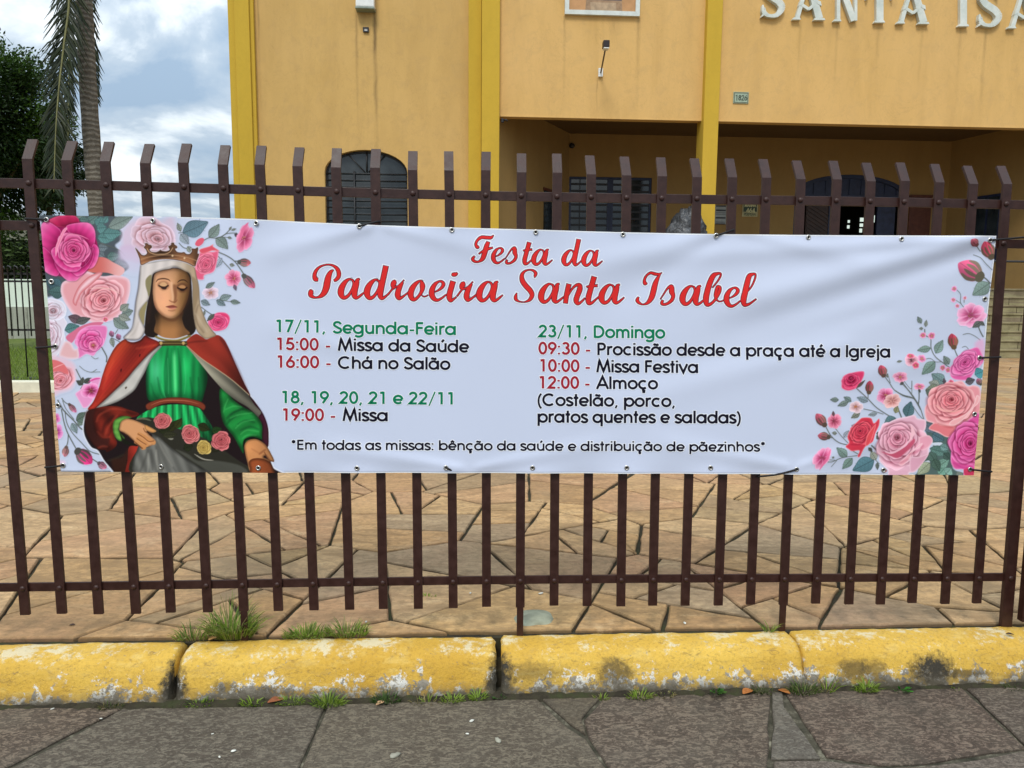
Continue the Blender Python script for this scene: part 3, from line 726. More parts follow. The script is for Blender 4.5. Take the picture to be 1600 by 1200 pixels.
    c.fill(A(522, 818, 560, 806, 595, 800, 615, 803, 650, 822, 600, 826, 560, 826), (140, 70, 56), f=.9); c.fill(A(540, 826, 600, 828, 645, 826, 620, 846, 590, 850, 560, 842), (206, 126, 104), f=1)
    c.line(A(522, 820, 560, 826, 600, 826, 650, 824), .9, (74, 30, 26), .9); c.soft(A(550, 862, 590, 868, 625, 860), 3, (130, 76, 54), .8); c.soft(A(545, 895, 585, 905, 620, 895), 7, (222, 164, 124), .5)
    # collar and clasp
    c.line(A(400, 1170, 470, 1200, 560, 1215, 660, 1215, 760, 1180, 800, 1160), 3.4, (120, 104, 50), .95); c.line(A(420, 1172, 520, 1200, 640, 1205, 740, 1170), 1.0, (196, 176, 110), .7)
    c.fill([(248, 533), (292, 533), (293, 540), (249, 540)], (66, 52, 26), f=1, smooth=False); c.line([(250, 536.5), (291, 536.5)], 1.2, (166, 140, 80), .7)
    for x in (251.5, 286.5):
        c.fill([(x - 2.4, 536), (x, 533.4), (x + 2.4, 536), (x, 539)], (196, 158, 96), f=1)
    # veil
    def veil(X, Y, sd):
        v = 1 - .25 * (1 - _ss(0, 3.2, -sd)) + .04 * np.sin(X * .35 + Y * .05)
        t = _ss(262, 305, X)
        b = np.array((214, 202, 196.)) + (np.array((176, 152, 124.)) - np.array((214, 202, 196.))) * t[..., None]
        return b * v[..., None]
    vl = A(230, 330, 330, 300, 480, 275, 600, 270, 740, 295, 850, 350, 880, 460, 905, 560, 915, 680, 925, 800, 960, 900, 1000, 1000, 1060, 1090, 1108, 1150, 1060, 1180, 990, 1195, 940, 1170, 880, 1100, 850, 980, 835, 860, 830, 700, 830, 560, 800, 440, 740, 400, 660, 360,
           615, 352, 560, 375, 470, 390, 390, 420, 360, 460, 345, 560, 330, 660, 310, 740, 250, 810, 205, 880, 215, 960, 255, 1040, 270, 1090, 240, 1160, 190, 1200, 110, 1205, 30, 1185, 80, 1130, 130, 1060, 155, 900, 170, 760, 200, 600, 215, 450)
    c.line(vl[24:] + vl[:1], 3.2, (38, 26, 24), .5, f=2)
    c.fill(vl, veil, f=1.1)
    c.fill(A(350, 450, 290, 490, 280, 560, 300, 640, 320, 700, 340, 600), (138, 128, 92), f=1.6); c.fill(A(300, 760, 240, 820, 205, 890, 220, 960, 260, 1030, 275, 900), (150, 136, 96), f=1.6)
    c.fill(A(830, 470, 870, 500, 900, 570, 910, 660, 880, 780, 850, 860, 838, 700, 832, 560), (146, 122, 92), f=2.5, al=.8); c.soft(A(900, 800, 870, 900, 890, 1020, 960, 1120), 4, (110, 88, 66), .7)
    c.soft(A(870, 900, 930, 1000, 1000, 1110), 5, (204, 186, 160), .6); c.soft(A(250, 360, 230, 600, 180, 900, 120, 1100), 5, (226, 218, 216), .5); c.soft(A(200, 1000, 150, 1120, 90, 1170), 5, (170, 156, 146), .5)
    c.soft(A(400, 405, 500, 375, 610, 345, 720, 380), 4, (150, 140, 132), .7)
    # crown
    cr = (118, 78, 52)
    cp = A(160, 130, 185, 150, 215, 185, 240, 212, 275, 215, 300, 190, 285, 150, 262, 125, 280, 100, 272, 80, 300, 74, 320, 92, 350, 100, 356, 125, 330, 150, 350, 175, 400, 180, 440, 165, 455, 152, 480, 165, 530, 168, 565, 150, 548, 115, 580, 95, 585, 72, 615, 70, 622, 90, 652, 112, 650, 135,
           628, 140, 650, 175, 700, 185, 735, 180, 760, 200, 800, 200, 825, 170, 822, 140, 862, 140, 892, 122, 898, 150, 892, 195, 910, 205, 880, 290, 858, 348, 780, 310, 680, 280, 560, 264, 440, 268, 330, 290, 232, 332, 212, 260, 190, 200)
    c.line(cp + cp[:1], 2.6, (214, 206, 210), .7, smooth=False)
    c.fill(cp, lambda X, Y, sd: np.array(cr, float) * (.8 + .35 * np.sin((X - 205) * .09 + .4) * _ss(0, 3, -sd) + .35 * _ss(396, 410, Y) * (1 - _ss(300, 306, X)))[..., None], f=.9, n=3, rim=(70, 42, 30), rimw=1.6)
    c.line(A(225, 265, 330, 235, 480, 215, 620, 215, 760, 240, 880, 280), 1.3, (186, 140, 100), .75); c.line(A(235, 320, 340, 282, 480, 258, 620, 256, 760, 290, 855, 335), 1.1, (196, 156, 120), .6)
    c.line(A(300, 140, 330, 180, 390, 205, 450, 205, 520, 200, 570, 175, 600, 130), 1.4, (206, 164, 124), .85); c.soft(A(230, 290, 400, 245, 560, 238), 3, (80, 46, 32), .6)
    for x, y in ((598, 222), (738, 250)):
        q = A(x, y)[0]; c.fill([(q[0] - 1.6, q[1]), (q[0], q[1] - 1.8), (q[0] + 1.6, q[1]), (q[0], q[1] + 1.8)], (214, 180, 140), f=1)
    # apron and flowers in the lap
    c.fill(D(690, 420, 780, 395, 900, 400, 1000, 460, 1500, 640, 1900, 900, 2020, 980, 2020, 1100, 700, 1100, 715, 760, 860, 700, 900, 600, 840, 560, 780, 470), (44, 42, 34), f=1.4)
    def apr(X, Y, sd):
        v = .80 + .10 * np.sin((X - 236 - (Y - 700) * .42) * .36)
        v = v * (1 - .35 * _ss(270, 330, X)) * (.6 + .4 * _ss(0, 5, -sd))
        return np.stack([v * 134, v * 132, v * 124], -1)
    c.fill(D(715, 740, 780, 730, 860, 700, 880, 600, 850, 570, 960, 620, 1040, 690, 1150, 780, 1290, 880, 1420, 960, 1600, 1040, 1640, 1100, 715, 1100), apr, f=1.3)
    c.fill(D(1160, 770, 1300, 820, 1420, 900, 1640, 900, 1900, 950, 1990, 1040, 1600, 1040, 1440, 960, 1300, 870), (82, 82, 74), f=3, al=.8); c.line(D(1375, 820, 1480, 880, 1600, 895), 2, (188, 180, 164), .8, taper=True); c.line(D(1060, 630, 1100, 645, 1130, 640), 3, (150, 146, 130), .8, taper=True)
    for p in ((740, 1030, 800, 880, 830, 780), (890, 1000, 880, 880, 870, 780), (1000, 1020, 960, 860, 930, 740), (1160, 1020, 1050, 850, 960, 680)):
        c.soft(D(*p), 6, (62, 60, 56), .7)
    for p in ((830, 1030, 840, 920, 835, 820), (950, 1000, 930, 880, 930, 780), (1120, 960, 1020, 800, 940, 640)):
        c.soft(D(*p), 5, (176, 172, 160), .6)
    c.line(D(690, 415, 780, 405, 870, 430), 3, (110, 110, 84), .8, taper=True)
    for a in ((1060, 560, 1190, 420, 13, (44, 44, 20)), (1150, 520, 1230, 400, 12, (52, 56, 24)), (960, 560, 1100, 520, 12, (38, 42, 22)), (1420, 480, 1560, 540, 14, (40, 46, 20)), (1580, 560, 1700, 520, 12, (34, 60, 26)), (1250, 760, 1360, 720, 13, (38, 42, 24)), (1700, 700, 1560, 800, 14, (42, 40, 26)), (1000, 600, 1180, 590, 11, (52, 52, 34))):
        q = D(*a[:4]); c.leaf(*q[0], *q[1], a[4], a[5])
    c.rose(*D(1000, 435)[0], 14.5, ((112, 30, 36), (186, 74, 78), (232, 140, 136)), sq=.92, seed=51, off=(-.08, -.2)); c.rose(*E(130, 590)[0], 15.5, ((110, 28, 34), (184, 72, 76), (234, 146, 142)), sq=.95, seed=52, off=(-.1, -.15)); c.rose(*E(490, 665)[0], 15.5, ((108, 26, 34), (180, 70, 76), (226, 130, 130)), sq=.95, seed=57, off=(.05, -.15)); c.rose(*E(290, 745)[0], 12.5, ((112, 74, 20), (180, 146, 66), (222, 192, 112)), sq=.95, seed=54, off=(-.1, 0))
    # left hand and cuff
    c.fill(D(420, 520, 430, 440, 480, 395, 560, 375, 640, 390, 600, 410, 530, 440, 500, 500, 500, 560, 560, 640, 500, 670, 440, 610), lambda X, Y, sd: np.array((92, 146, 62.)) * (.68 + .4 * _ss(0, 4, -sd) + .06 * np.sin(Y * .7))[..., None], f=1)
    c.fill(D(500, 560, 540, 630, 620, 680, 700, 720, 640, 720, 540, 690), (22, 24, 14), f=2, al=.9)
    def hand(X, Y, sd):
        v = 1.0 - .34 * _ss(684, 702, Y - (X - 200) * .25) - .26 * (1 - _ss(0, 3.5, -sd))
        return np.stack([v * 214, v * 152, v * 104], -1)
    c.fill(D(500, 500, 520, 440, 580, 408, 660, 420, 740, 450, 820, 490, 900, 530, 928, 552, 880, 570, 820, 552, 840, 590, 900, 640, 925, 680, 880, 720, 800, 745, 760, 755, 690, 690, 610, 610, 550, 570, 500, 545), hand, f=1)
    c.fill(D(800, 480, 850, 500, 928, 548, 900, 570, 850, 560, 800, 530), lambda X, Y, sd: np.array((214, 150, 88.)) * (.72 + .28 * _ss(0, 2.5, -sd))[..., None], f=1)
    for f_ in ((730, 590, 790, 620, 850, 660, 900, 690, 30), (710, 640, 770, 670, 820, 710, 800, 720, 28), (690, 680, 740, 710, 790, 745, 770, 752, 26)):
        q = D(*f_[:8]); c.line(q, f_[8] / 7.5 * 1.6, (204, 138, 84), .9); 
    for p in ((715, 585, 780, 625, 840, 672, 900, 668), (705, 640, 760, 680, 810, 708), (780, 520, 800, 560, 850, 580), (690, 690, 740, 730, 770, 755)):
        c.line(D(*p), 1.1, (96, 50, 26), .8)
    c.line(D(520, 560, 600, 610, 690, 690, 760, 758), 1.2, (90, 50, 30), .7)
    # right hand holding bread
    c.line(E(760, 730, 770, 660, 850, 630, 960, 660), 3, (14, 12, 10), .9)
    def hand2(X, Y, sd):
        v = .98 - .30 * (1 - _ss(0, 4, -sd)) - .16 * _ss(398, 425, X) + .10 * np.exp(-((X - 388) ** 2 + (Y - 700) ** 2) / 90)
        return np.stack([v * 206, v * 138, v * 86], -1)
    c.fill(E(765, 720, 800, 665, 870, 645, 930, 655, 1000, 700, 1040, 750, 1080, 820, 1115, 900, 1080, 908, 1050, 890, 1010, 840, 990, 860, 1060, 900, 1060, 1000, 900, 1040, 830, 1020, 800, 920, 775, 820), hand2, f=1)
    c.soft(E(940, 820, 980, 790, 1010, 770), 4, (110, 58, 34), .8); c.line(E(1000, 800, 1030, 860, 1060, 895, 1110, 908), 1.2, (100, 50, 28), .8); c.soft(E(850, 760, 920, 800, 960, 810), 4, (150, 88, 54), .5)
    c.fill(E(815, 920, 850, 880, 920, 868, 1000, 880, 1070, 920, 1110, 1000, 1112, 1070, 860, 1070, 830, 990), lambda X, Y, sd: np.array((134, 66, 34.)) * (.72 + .42 * _ss(0, 6, -sd) - .25 * _ss(398, 428, X))[..., None], f=1.1)
    c.cur = 1

def paint_right(c):
    J, K, L, M = _fr(1420, 360, 8), _fr(1400, 480, 7.5), _fr(1260, 560, 6.316), _fr(1360, 590, 7.5)
    # stems
    for p, w in (((840, 190, 900, 260), 1.4), ((820, 305, 900, 340, 960, 410, 1040, 490), 1.0), ((890, 560, 960, 600, 1020, 660), 2.0), ((980, 680, 1050, 730), 1.4), ((600, 740, 650, 800, 650, 900, 690, 960), .9), ((695, 850, 695, 900), .9), ((570, 860, 620, 890, 660, 920), .7)):
        c.stem(J(*p), w)
    for p, w in (((340, 260, 350, 330, 410, 370, 415, 480, 460, 580, 560, 660, 650, 720), 1.4), ((680, 460, 700, 530, 730, 600), 1.6), ((790, 320, 860, 310, 930, 340, 990, 385), .9), ((960, 200, 990, 280, 1025, 345), 1.8), ((340, 610, 400, 600, 460, 640, 520, 640), .8), ((80, 880, 160, 990, 240, 1110, 290, 1200), 1.3), ((270, 960, 275, 1060, 265, 1150), 1.3), ((100, 870, 180, 960, 190, 870), .8), ((0, 980, 90, 1040, 210, 1070), 1.2), ((780, 470, 820, 460, 850, 490), .8)):
        c.stem(K(*p), w)
    for p, w in (((495, 295, 600, 390, 700, 490, 830, 575), 1.5), ((610, 330, 612, 390), 1.2), ((570, 500, 660, 520, 760, 550), 1.1), ((765, 170, 820, 240, 880, 320, 1000, 380), 1.3), ((800, 150, 830, 240), .9), ((180, 650, 240, 760, 320, 830, 410, 855), 1.4), ((210, 775, 260, 785), 1.3), ((285, 690, 340, 760, 410, 835), 1.0), ((200, 1020, 260, 1020, 340, 985, 420, 970, 500, 960), 1.0), ((205, 1000, 280, 1005), .8), ((250, 1070, 300, 1010), .7), ((640, 860, 720, 930), 2.2), ((680, 1000, 720, 1040), 1.0), ((905, 490, 940, 580), 2.0), ((400, 880, 520, 950), 1.2)):
        c.stem(L(*p), w)
    for p, w in (((390, 210, 500, 240, 580, 340, 630, 490), 1.3), ((380, 80, 470, 170, 540, 270, 570, 320), 1.2), ((575, 150, 575, 250, 565, 320), 1.2), ((510, 345, 560, 420, 620, 490), 1.0), ((490, 40, 490, 180), .7)):
        c.stem(M(*p), w)
    # leaves
    for q, w, g in (((1010, 660, 800, 810), 23, (128, 148, 140)), ):
        p = J(*q); c.leaf(*p[0], *p[1], w, g)
    for q, w, g in (((410, 480, 250, 508), 11, (128, 150, 140)), ((465, 540, 555, 385), 14, (128, 150, 142)), ((455, 640, 305, 790), 17, (126, 150, 140)), ((575, 890, 420, 780), 19, (118, 142, 142)), ((620, 670, 555, 570), 11, G2), ((300, 190, 255, 110), 8, G2), ((350, 230, 360, 150), 6, G4), ((320, 250, 275, 250), 5, G4), ((515, 920, 390, 880), 14, G4), ((510, 950, 350, 970), 15, (118, 126, 108)), ((440, 1050, 350, 970), 10, (104, 116, 104)), ((10, 640, 70, 630), 4, G4)):
        p = K(*q); c.leaf(*p[0], *p[1], w, g)
    for q, w, g in (((320, 410, 235, 408), 8, G2), ((445, 425, 370, 380), 9, (122, 140, 136)), ((415, 430, 310, 470), 9, G2), ((610, 425, 500, 385), 10, (136, 150, 158)), ((530, 540, 442, 590), 9, (132, 134, 120)), ((700, 545, 612, 560), 7, (150, 160, 166)), ((885, 590, 768, 655), 17, (92, 120, 124)), ((400, 970, 298, 880), 14, (124, 146, 138)), ((455, 985, 360, 1095), 13, (122, 146, 136)), ((668, 1000, 462, 1110), 24, (88, 124, 134)), ((690, 1000, 635, 915), 12, (160, 164, 150)), ((700, 1030, 700, 1100), 6, (110, 118, 110)), ((300, 740, 252, 735), 6, G4), ((370, 780, 420, 710), 8, (170, 176, 190)), ((270, 985, 255, 970), 4, G4), ((500, 690, 445, 660), 12, (180, 150, 168)), ((800, 190, 795, 150), 4, G4)):
        p = L(*q); c.leaf(*p[0], *p[1], w, g)
    p = M(430, 465, 480, 280); c.leaf(*p[0], *p[1], 18, (84, 112, 118))
    # dark foliage bottom right
    c.fill(M(640, 520, 760, 540, 900, 640, 960, 760, 960, 1000, 1000, 1090, 1220, 1160, 560, 1160, 560, 1110, 680, 900, 740, 780, 660, 660), (84, 104, 100), f=2)
    c.fill(M(720, 770, 830, 760, 860, 800, 830, 820, 760, 800), (206, 214, 226), f=1); c.fill(M(610, 1010, 680, 970, 700, 1000, 640, 1040), (206, 214, 226), f=1)
    for q, w, g in (((640, 540, 760, 650), 16, (96, 112, 124)), ((730, 660, 870, 740), 17, (84, 112, 122)), ((700, 830, 940, 900), 16, (92, 124, 116)), ((820, 800, 930, 840), 12, (116, 150, 146)), ((800, 1050, 920, 950), 16, (126, 164, 148)), ((700, 1000, 560, 1140), 18, (168, 176, 148)), ((810, 1140, 880, 1060), 15, (122, 166, 148)), ((890, 1130, 950, 1060), 16, (140, 180, 166)), ((690, 880, 780, 1000), 15, (84, 110, 100)), ((1000, 1130, 1090, 1130), 8, (140, 150, 140)), ((740, 960, 820, 1100), 14, (80, 104, 92)), ((860, 890, 940, 960), 12, (70, 92, 84)), ((890, 40, 850, 110 - 60), 10, (100, 90, 100))):
        p = M(*q); c.leaf(*p[0], *p[1], w, g)
    # buds
    c.bud(*J(840, 180)[0], -2.5, 13, 11, (206, 100, 122), (140, 84, 84)); c.bud(*J(1030, 320)[0], -2.05, 25, 19, (222, 84, 110), (112, 96, 76)); c.bud(*J(875, 570)[0], -2.55, 36, 30, (228, 100, 140), (120, 112, 92))
    for p in ((570, 730, 7.5), (560, 868, 6.5), (705, 845, 5), (610, 945, 6)):
        x, y = J(*p[:2])[0]; c.bloom(x, y, p[2] * .62, ((198, 90, 140), (226, 140, 180), (238, 176, 208)), seed=int(p[0]))
    c.bud(*K(680, 460)[0], -1.72, 20, 15, (196, 72, 92), (122, 96, 70))
    for p in ((320, 330, 7), (420, 335, 8), (548, 710, 6.5), (615, 735, 7)):
        x, y = K(*p[:2])[0]; c.bloom(x, y, p[2] * .72, ((190, 80, 120), (222, 124, 160), (236, 168, 196)), seed=p[0])
    c.bud(*L(175, 650)[0], -2.2, 20, 14, (204, 96, 116), (110, 88, 76)); c.bud(*L(215, 775)[0], -3.0, 16, 12, (196, 96, 112), (110, 92, 80)); c.bud(*L(760, 165)[0], -1.85, 16, 13, (204, 84, 106), (120, 92, 80)); c.bud(*L(620, 330)[0], -1.5, 17, 12, (196, 74, 98), (116, 94, 76))
    # open blooms
    c.bloom(*J(780, 1060)[0], 25, ((206, 80, 130), (234, 138, 182), (242, 186, 214)), sq=.8, rot=-.4, seed=61, n=6, heart=(140, 90, 60)); c.line(J(620, 1150, 720, 1150, 800, 1090), 3, (244, 186, 212), .8, taper=True); c.line(J(780, 1140, 880, 1100, 950, 1000), 3, (244, 180, 208), .8, taper=True)
    c.leaf(*K(1000, 170)[0], *K(900, 240)[0], 10, (104, 108, 104)); c.leaf(*K(980, 170)[0], *K(1045, 215)[0], 7, (104, 108, 104))
    c.fill(K(930, 430, 1030, 380, 1040, 560, 960, 600), (226, 170, 204), f=6, al=.8)
    c.fill(K(640, 800, 650, 730, 700, 660, 760, 540, 850, 500, 960, 470, 1010, 540, 1030, 640, 940, 740, 850, 850, 700, 850), (226, 96, 160), f=1, rim=(238, 150, 196))
    c.rose(*K(820, 660)[0], 25, ((188, 30, 104), (226, 92, 158), (242, 152, 198)), rot=-.6, sq=.72, seed=64, off=(-.05, -.1), rings=[(1.1, 5), (.9, 5), (.7, 4), (.5, 4), (.32, 3), (.2, 2)])
    c.leaf(*K(930, 790)[0], *K(1040, 750)[0], 18, (86, 152, 160)); c.leaf(*K(820, 880)[0], *K(930, 850)[0], 12, (96, 92, 100)); c.bud(*K(1000, 900)[0], -2.2, 10, 9, (190, 110, 140)); c.bloom(*K(650, 885)[0], 5, ROSY, seed=4)
    c.bloom(*K(180, 620)[0], 11, ((170, 100, 110), (224, 160, 178), (236, 190, 204)), sq=.9, seed=66, heart=(60, 40, 50)); c.bloom(*K(230, 680)[0], 6, ROSY, seed=67); c.bloom(*K(300, 605)[0], 6.5, ((210, 100, 150), (230, 140, 180), (238, 170, 204)), seed=68); c.bloom(*K(170, 570)[0], 7, ROSY, sq=.6, seed=69)
    c.bloom(*K(50, 820)[0], 11.5, ((206, 90, 130), (232, 144, 174), (240, 180, 202)), sq=.8, seed=70, n=6); c.bloom(*K(280, 930)[0], 10, ((206, 90, 130), (230, 136, 170), (240, 176, 200)), sq=.55, seed=71, n=6)
    c.leaf(*K(90, 880)[0], *K(50, 910)[0], 5, (100, 100, 96)); c.leaf(*K(270, 960)[0], *K(290, 1000)[0], 4, (100, 100, 96))
    c.fill(L(345, 265, 360, 180, 430, 145, 550, 125, 568, 160, 540, 230, 500, 290, 420, 318, 360, 300), (216, 58, 102), f=1, rim=(236, 110, 144))
    c.rose(*L(440, 225)[0], 15, ((150, 14, 58), (214, 52, 98), (238, 106, 140)), rot=-.3, sq=.8, seed=73, off=(0, -.3), rings=[(1.05, 5), (.75, 4), (.45, 3)]); c.leaf(*L(500, 290)[0], *L(578, 215)[0], 5, (110, 96, 90))
    c.bloom(*L(490, 480)[0], 11.5, ((210, 150, 150), (228, 190, 196), (236, 210, 218)), sq=.85, seed=74, heart=(186, 110, 50)); c.bloom(*L(275, 620)[0], 12, ((190, 70, 100), (226, 120, 150), (240, 160, 182)), sq=1.05, seed=75, n=6, heart=(120, 60, 70)); c.leaf(*L(270, 570)[0], *L(265, 520)[0], 5, (120, 90, 96))
    c.bloom(*L(785, 370)[0], 14, ((190, 60, 100), (230, 130, 172), (242, 172, 204)), sq=.9, rot=-.3, seed=76); c.bloom(*L(850, 420)[0], 15, ((206, 120, 116), (230, 170, 166), (240, 196, 194)), sq=.72, rot=-.35, seed=77, n=6, heart=(220, 160, 150)); c.leaf(*L(880, 540)[0], *L(905, 470)[0], 9, (150, 148, 112))
    c.bloom(*L(155, 980)[0], 19, ((196, 60, 110), (232, 124, 166), (242, 172, 202)), sq=.66, rot=-.95, seed=78, heart=(150, 70, 80)); c.line(L(240, 900, 200, 990, 130, 1100), 4, (232, 110, 152), .85, taper=True)
    # red rose
    for q in ((690, 760, 730, 800, 8), (690, 740, 725, 745, 6), (610, 880, 650, 920, 6)):
        p = L(*q[:4]); c.leaf(*p[0], *p[1], q[4], (92, 92, 84))
    c.fill(L(385, 870, 420, 830, 405, 770, 450, 680, 520, 610, 560, 585, 640, 590, 670, 640, 720, 595, 720, 660, 680, 740, 650, 820, 590, 860, 560, 900, 530, 970, 505, 965, 520, 910, 450, 915, 420, 900), (206, 54, 74), f=1, rim=(238, 110, 118), rimw=2.4)
    c.rose(*L(545, 735)[0], 22, ((140, 16, 44), (204, 46, 70), (238, 104, 116)), rot=-.7, sq=.78, seed=81, off=(-.1, -.15))
    c.fill(L(580, 860, 590, 780, 640, 700, 690, 650, 660, 750, 620, 840), (216, 74, 82), f=1, rim=(240, 130, 130), rimw=2); c.soft(L(440, 850, 540, 840, 590, 760), 4, (120, 10, 36), .5)
    # large blush rose, bottom centre
    c.fill(M(110, 900, 100, 800, 120, 680, 180, 560, 290, 490, 420, 460, 520, 440, 560, 480, 650, 500, 650, 600, 600, 680, 690, 680, 735, 740, 690, 830, 680, 900, 620, 1000, 540, 1100, 460, 1120, 440, 1160, 220, 1160, 200, 1080, 110, 980), (230, 176, 194), f=1, rim=(240, 206, 218), rimw=4)
    c.rose(*M(350, 780)[0], 36, ((176, 70, 96), (224, 146, 168), (242, 192, 206)), rot=-.2, sq=.95, seed=84, off=(-.12, -.3), rings=[(1.12, 6), (.98, 5), (.82, 5), (.66, 4), (.5, 4), (.36, 3), (.24, 3)])
    c.fill(M(570, 720, 600, 690, 690, 680, 735, 740, 680, 820, 590, 850), (232, 160, 178), f=1, rim=(242, 190, 200)); c.fill(M(470, 940, 560, 930, 650, 900, 680, 900, 620, 1000, 540, 1090, 470, 1100), (226, 166, 186), f=1, rim=(240, 196, 208))
    c.fill(M(130, 870, 240, 890, 330, 850, 420, 800, 510, 720, 520, 760, 440, 850, 330, 940, 240, 920), (196, 84, 110), f=2); c.line(M(150, 850, 240, 885, 340, 840, 430, 770, 500, 690), 3.4, (244, 192, 206), .9, taper=True)
    c.fill(M(480, 560, 530, 640, 520, 670, 460, 740, 480, 640), (244, 190, 200), f=1); c.fill(M(330, 1010, 400, 940, 480, 860, 600, 770, 600, 800, 500, 870, 460, 960, 380, 1030), (240, 172, 184), f=1, rim=(246, 204, 212), rimw=2); c.soft(M(250, 990, 340, 1000, 440, 960), 5, (170, 60, 90), .5); c.soft(M(460, 900, 560, 860, 620, 800), 5, (170, 50, 80), .55)
    # large salmon rose
    c.fill(M(640, 360, 700, 280, 770, 220, 790, 140, 880, 80, 960, 100, 1000, 50, 1080, 40, 1140, 100, 1220, 90, 1290, 130, 1300, 280, 1290, 420, 1200, 470, 1090, 560, 990, 640, 960, 680, 900, 700, 800, 650, 690, 600, 740, 540, 660, 500), (234, 152, 160), f=1, rim=(244, 194, 198), rimw=4)
    c.rose(*M(950, 300)[0], 38, ((196, 58, 76), (232, 122, 132), (246, 182, 184)), rot=-.12, sq=.86, seed=87, off=(.02, -.16), rings=[(1.08, 6), (.92, 5), (.78, 5), (.64, 4), (.5, 4), (.38, 4), (.27, 3), (.17, 3)])
    c.fill(M(930, 550, 960, 500, 1060, 460, 1150, 400, 1220, 300, 1250, 210, 1285, 230, 1270, 300, 1200, 370, 1110, 480, 1000, 560), (242, 174, 176), f=1, rim=(250, 206, 206), rimw=2.5); c.fill(M(690, 600, 760, 530, 840, 560, 960, 570, 1000, 600, 960, 690, 880, 690, 800, 640), (228, 124, 130), f=1.2, rim=(244, 174, 176), rimw=2); c.soft(M(800, 540, 940, 580, 1060, 560), 5, (170, 60, 60), .6); c.line(M(760, 320, 860, 380, 980, 400, 1090, 370), 2.6, (246, 180, 170), .8, taper=True)
    # hot pink rose in the corner
    c.fill(M(930, 760, 960, 680, 1000, 610, 1080, 600, 1120, 540, 1190, 470, 1300, 470, 1300, 1180, 1100, 1160, 1090, 1080, 990, 1070, 940, 980, 950, 860), (224, 88, 156), f=1, rim=(238, 140, 192), rimw=3)
    c.rose(*M(1150, 770)[0], 29, ((158, 16, 74), (214, 64, 134), (240, 134, 188)), rot=.2, sq=1.1, seed=91, off=(.12, 0), rings=[(1.12, 6), (.98, 5), (.82, 5), (.66, 4), (.5, 4), (.36, 3), (.22, 3)]); c.soft(M(960, 900, 1080, 960, 1220, 940), 5, (160, 20, 100), .5); c.soft(M(980, 1000, 1100, 1060, 1220, 1020), 5, (160, 20, 100), .45)
    c.fill(M(1090, 1080, 1160, 1060, 1230, 1080, 1230, 1160, 1120, 1160), (206, 60, 96), f=1.4)
    c.bud(*L(745, 1100)[0], 0.2, 8, 6, (196, 120, 130), (110, 90, 80))
# ================================================================ the ground and paving
def simple(name, c, rough=.6, spec=.5, metal=0.0, var=.25, scale=8, bump=0.0, bscale=60):
    b = MatB(name, rough, spec, metal)
    f = b.noise(scale, 5, .6)
    b.color(b.mix(b.ramp(f, [(.3, 0.0), (.7, 1.0)]), tuple(v * (1 - var) for v in c), tuple(min(v * (1 + var), .95) for v in c)))
    if bump:
        b.bump(b.noise(bscale, 4, .6), bump, .004)
    return b.m

def m_soil():
    b = MatB('joint_soil', .95, .2)
    b.color(b.ramp(b.noise(14, 6, .65), [(.32, (.022, .018, .013)), (.5, (.042, .036, .022)), (.66, (.04, .046, .018)), (.8, (.09, .08, .055))]))
    b.bump(b.noise(70, 5, .7), .6, .006); return b.m
def m_plaza():
    b = MatB('sandstone_flags', .82, .25)
    at = b.attr()
    v = b.noise(1.0, 7, .7, b.map((3.5, 9, 3), rot=(0, 0, .5)), .6)
    g = b.noise(34, 6, .7)
    col = b.mix(b.ramp(v, [(.38, .9), (.53, 0.0)]), at, b.mix(.62, at, (.13, .08, .038)))
    col = b.mix(b.ramp(v, [(.55, 0.0), (.70, .6)]), col, (.60, .44, .25))
    col = b.mix(b.ramp(b.noise(1.0, 8, .78, b.map((9, 26, 9), rot=(0, 0, -.35)), 1.0), [(.36, .75), (.48, 0.0)]), col, b.mix(.55, at, (.10, .065, .035)))
    col = b.mix(b.ramp(b.noise(1.3, 3, .5), [(.48, 0.0), (.66, .5)]), col, b.mix(.6, at, (.36, .20, .13)))
    rp = b.ramp(b.math('ABSOLUTE', b.math('SUBTRACT', b.noise(2.2, 6, .65, b.map((1, 3.2, 1), rot=(0, 0, .2)), 1.2), .5)), [(0.0, .6), (.04, 0.0)])
    col = b.mix(rp, col, b.mix(.5, at, (.14, .10, .06)))
    col = b.mix(b.ramp(g, [(.36, .7), (.54, 0.0)]), col, b.mix(.6, at, (.10, .07, .04)))
    col = b.mix(b.ramp(b.noise(.7, 4, .6), [(.56, 0.0), (.76, .30)]), col, (.34, .30, .20))
    b.color(col)
    b.bump(b.math('ADD', v, b.math('MULTIPLY', g, .35)), .8, .014); return b.m
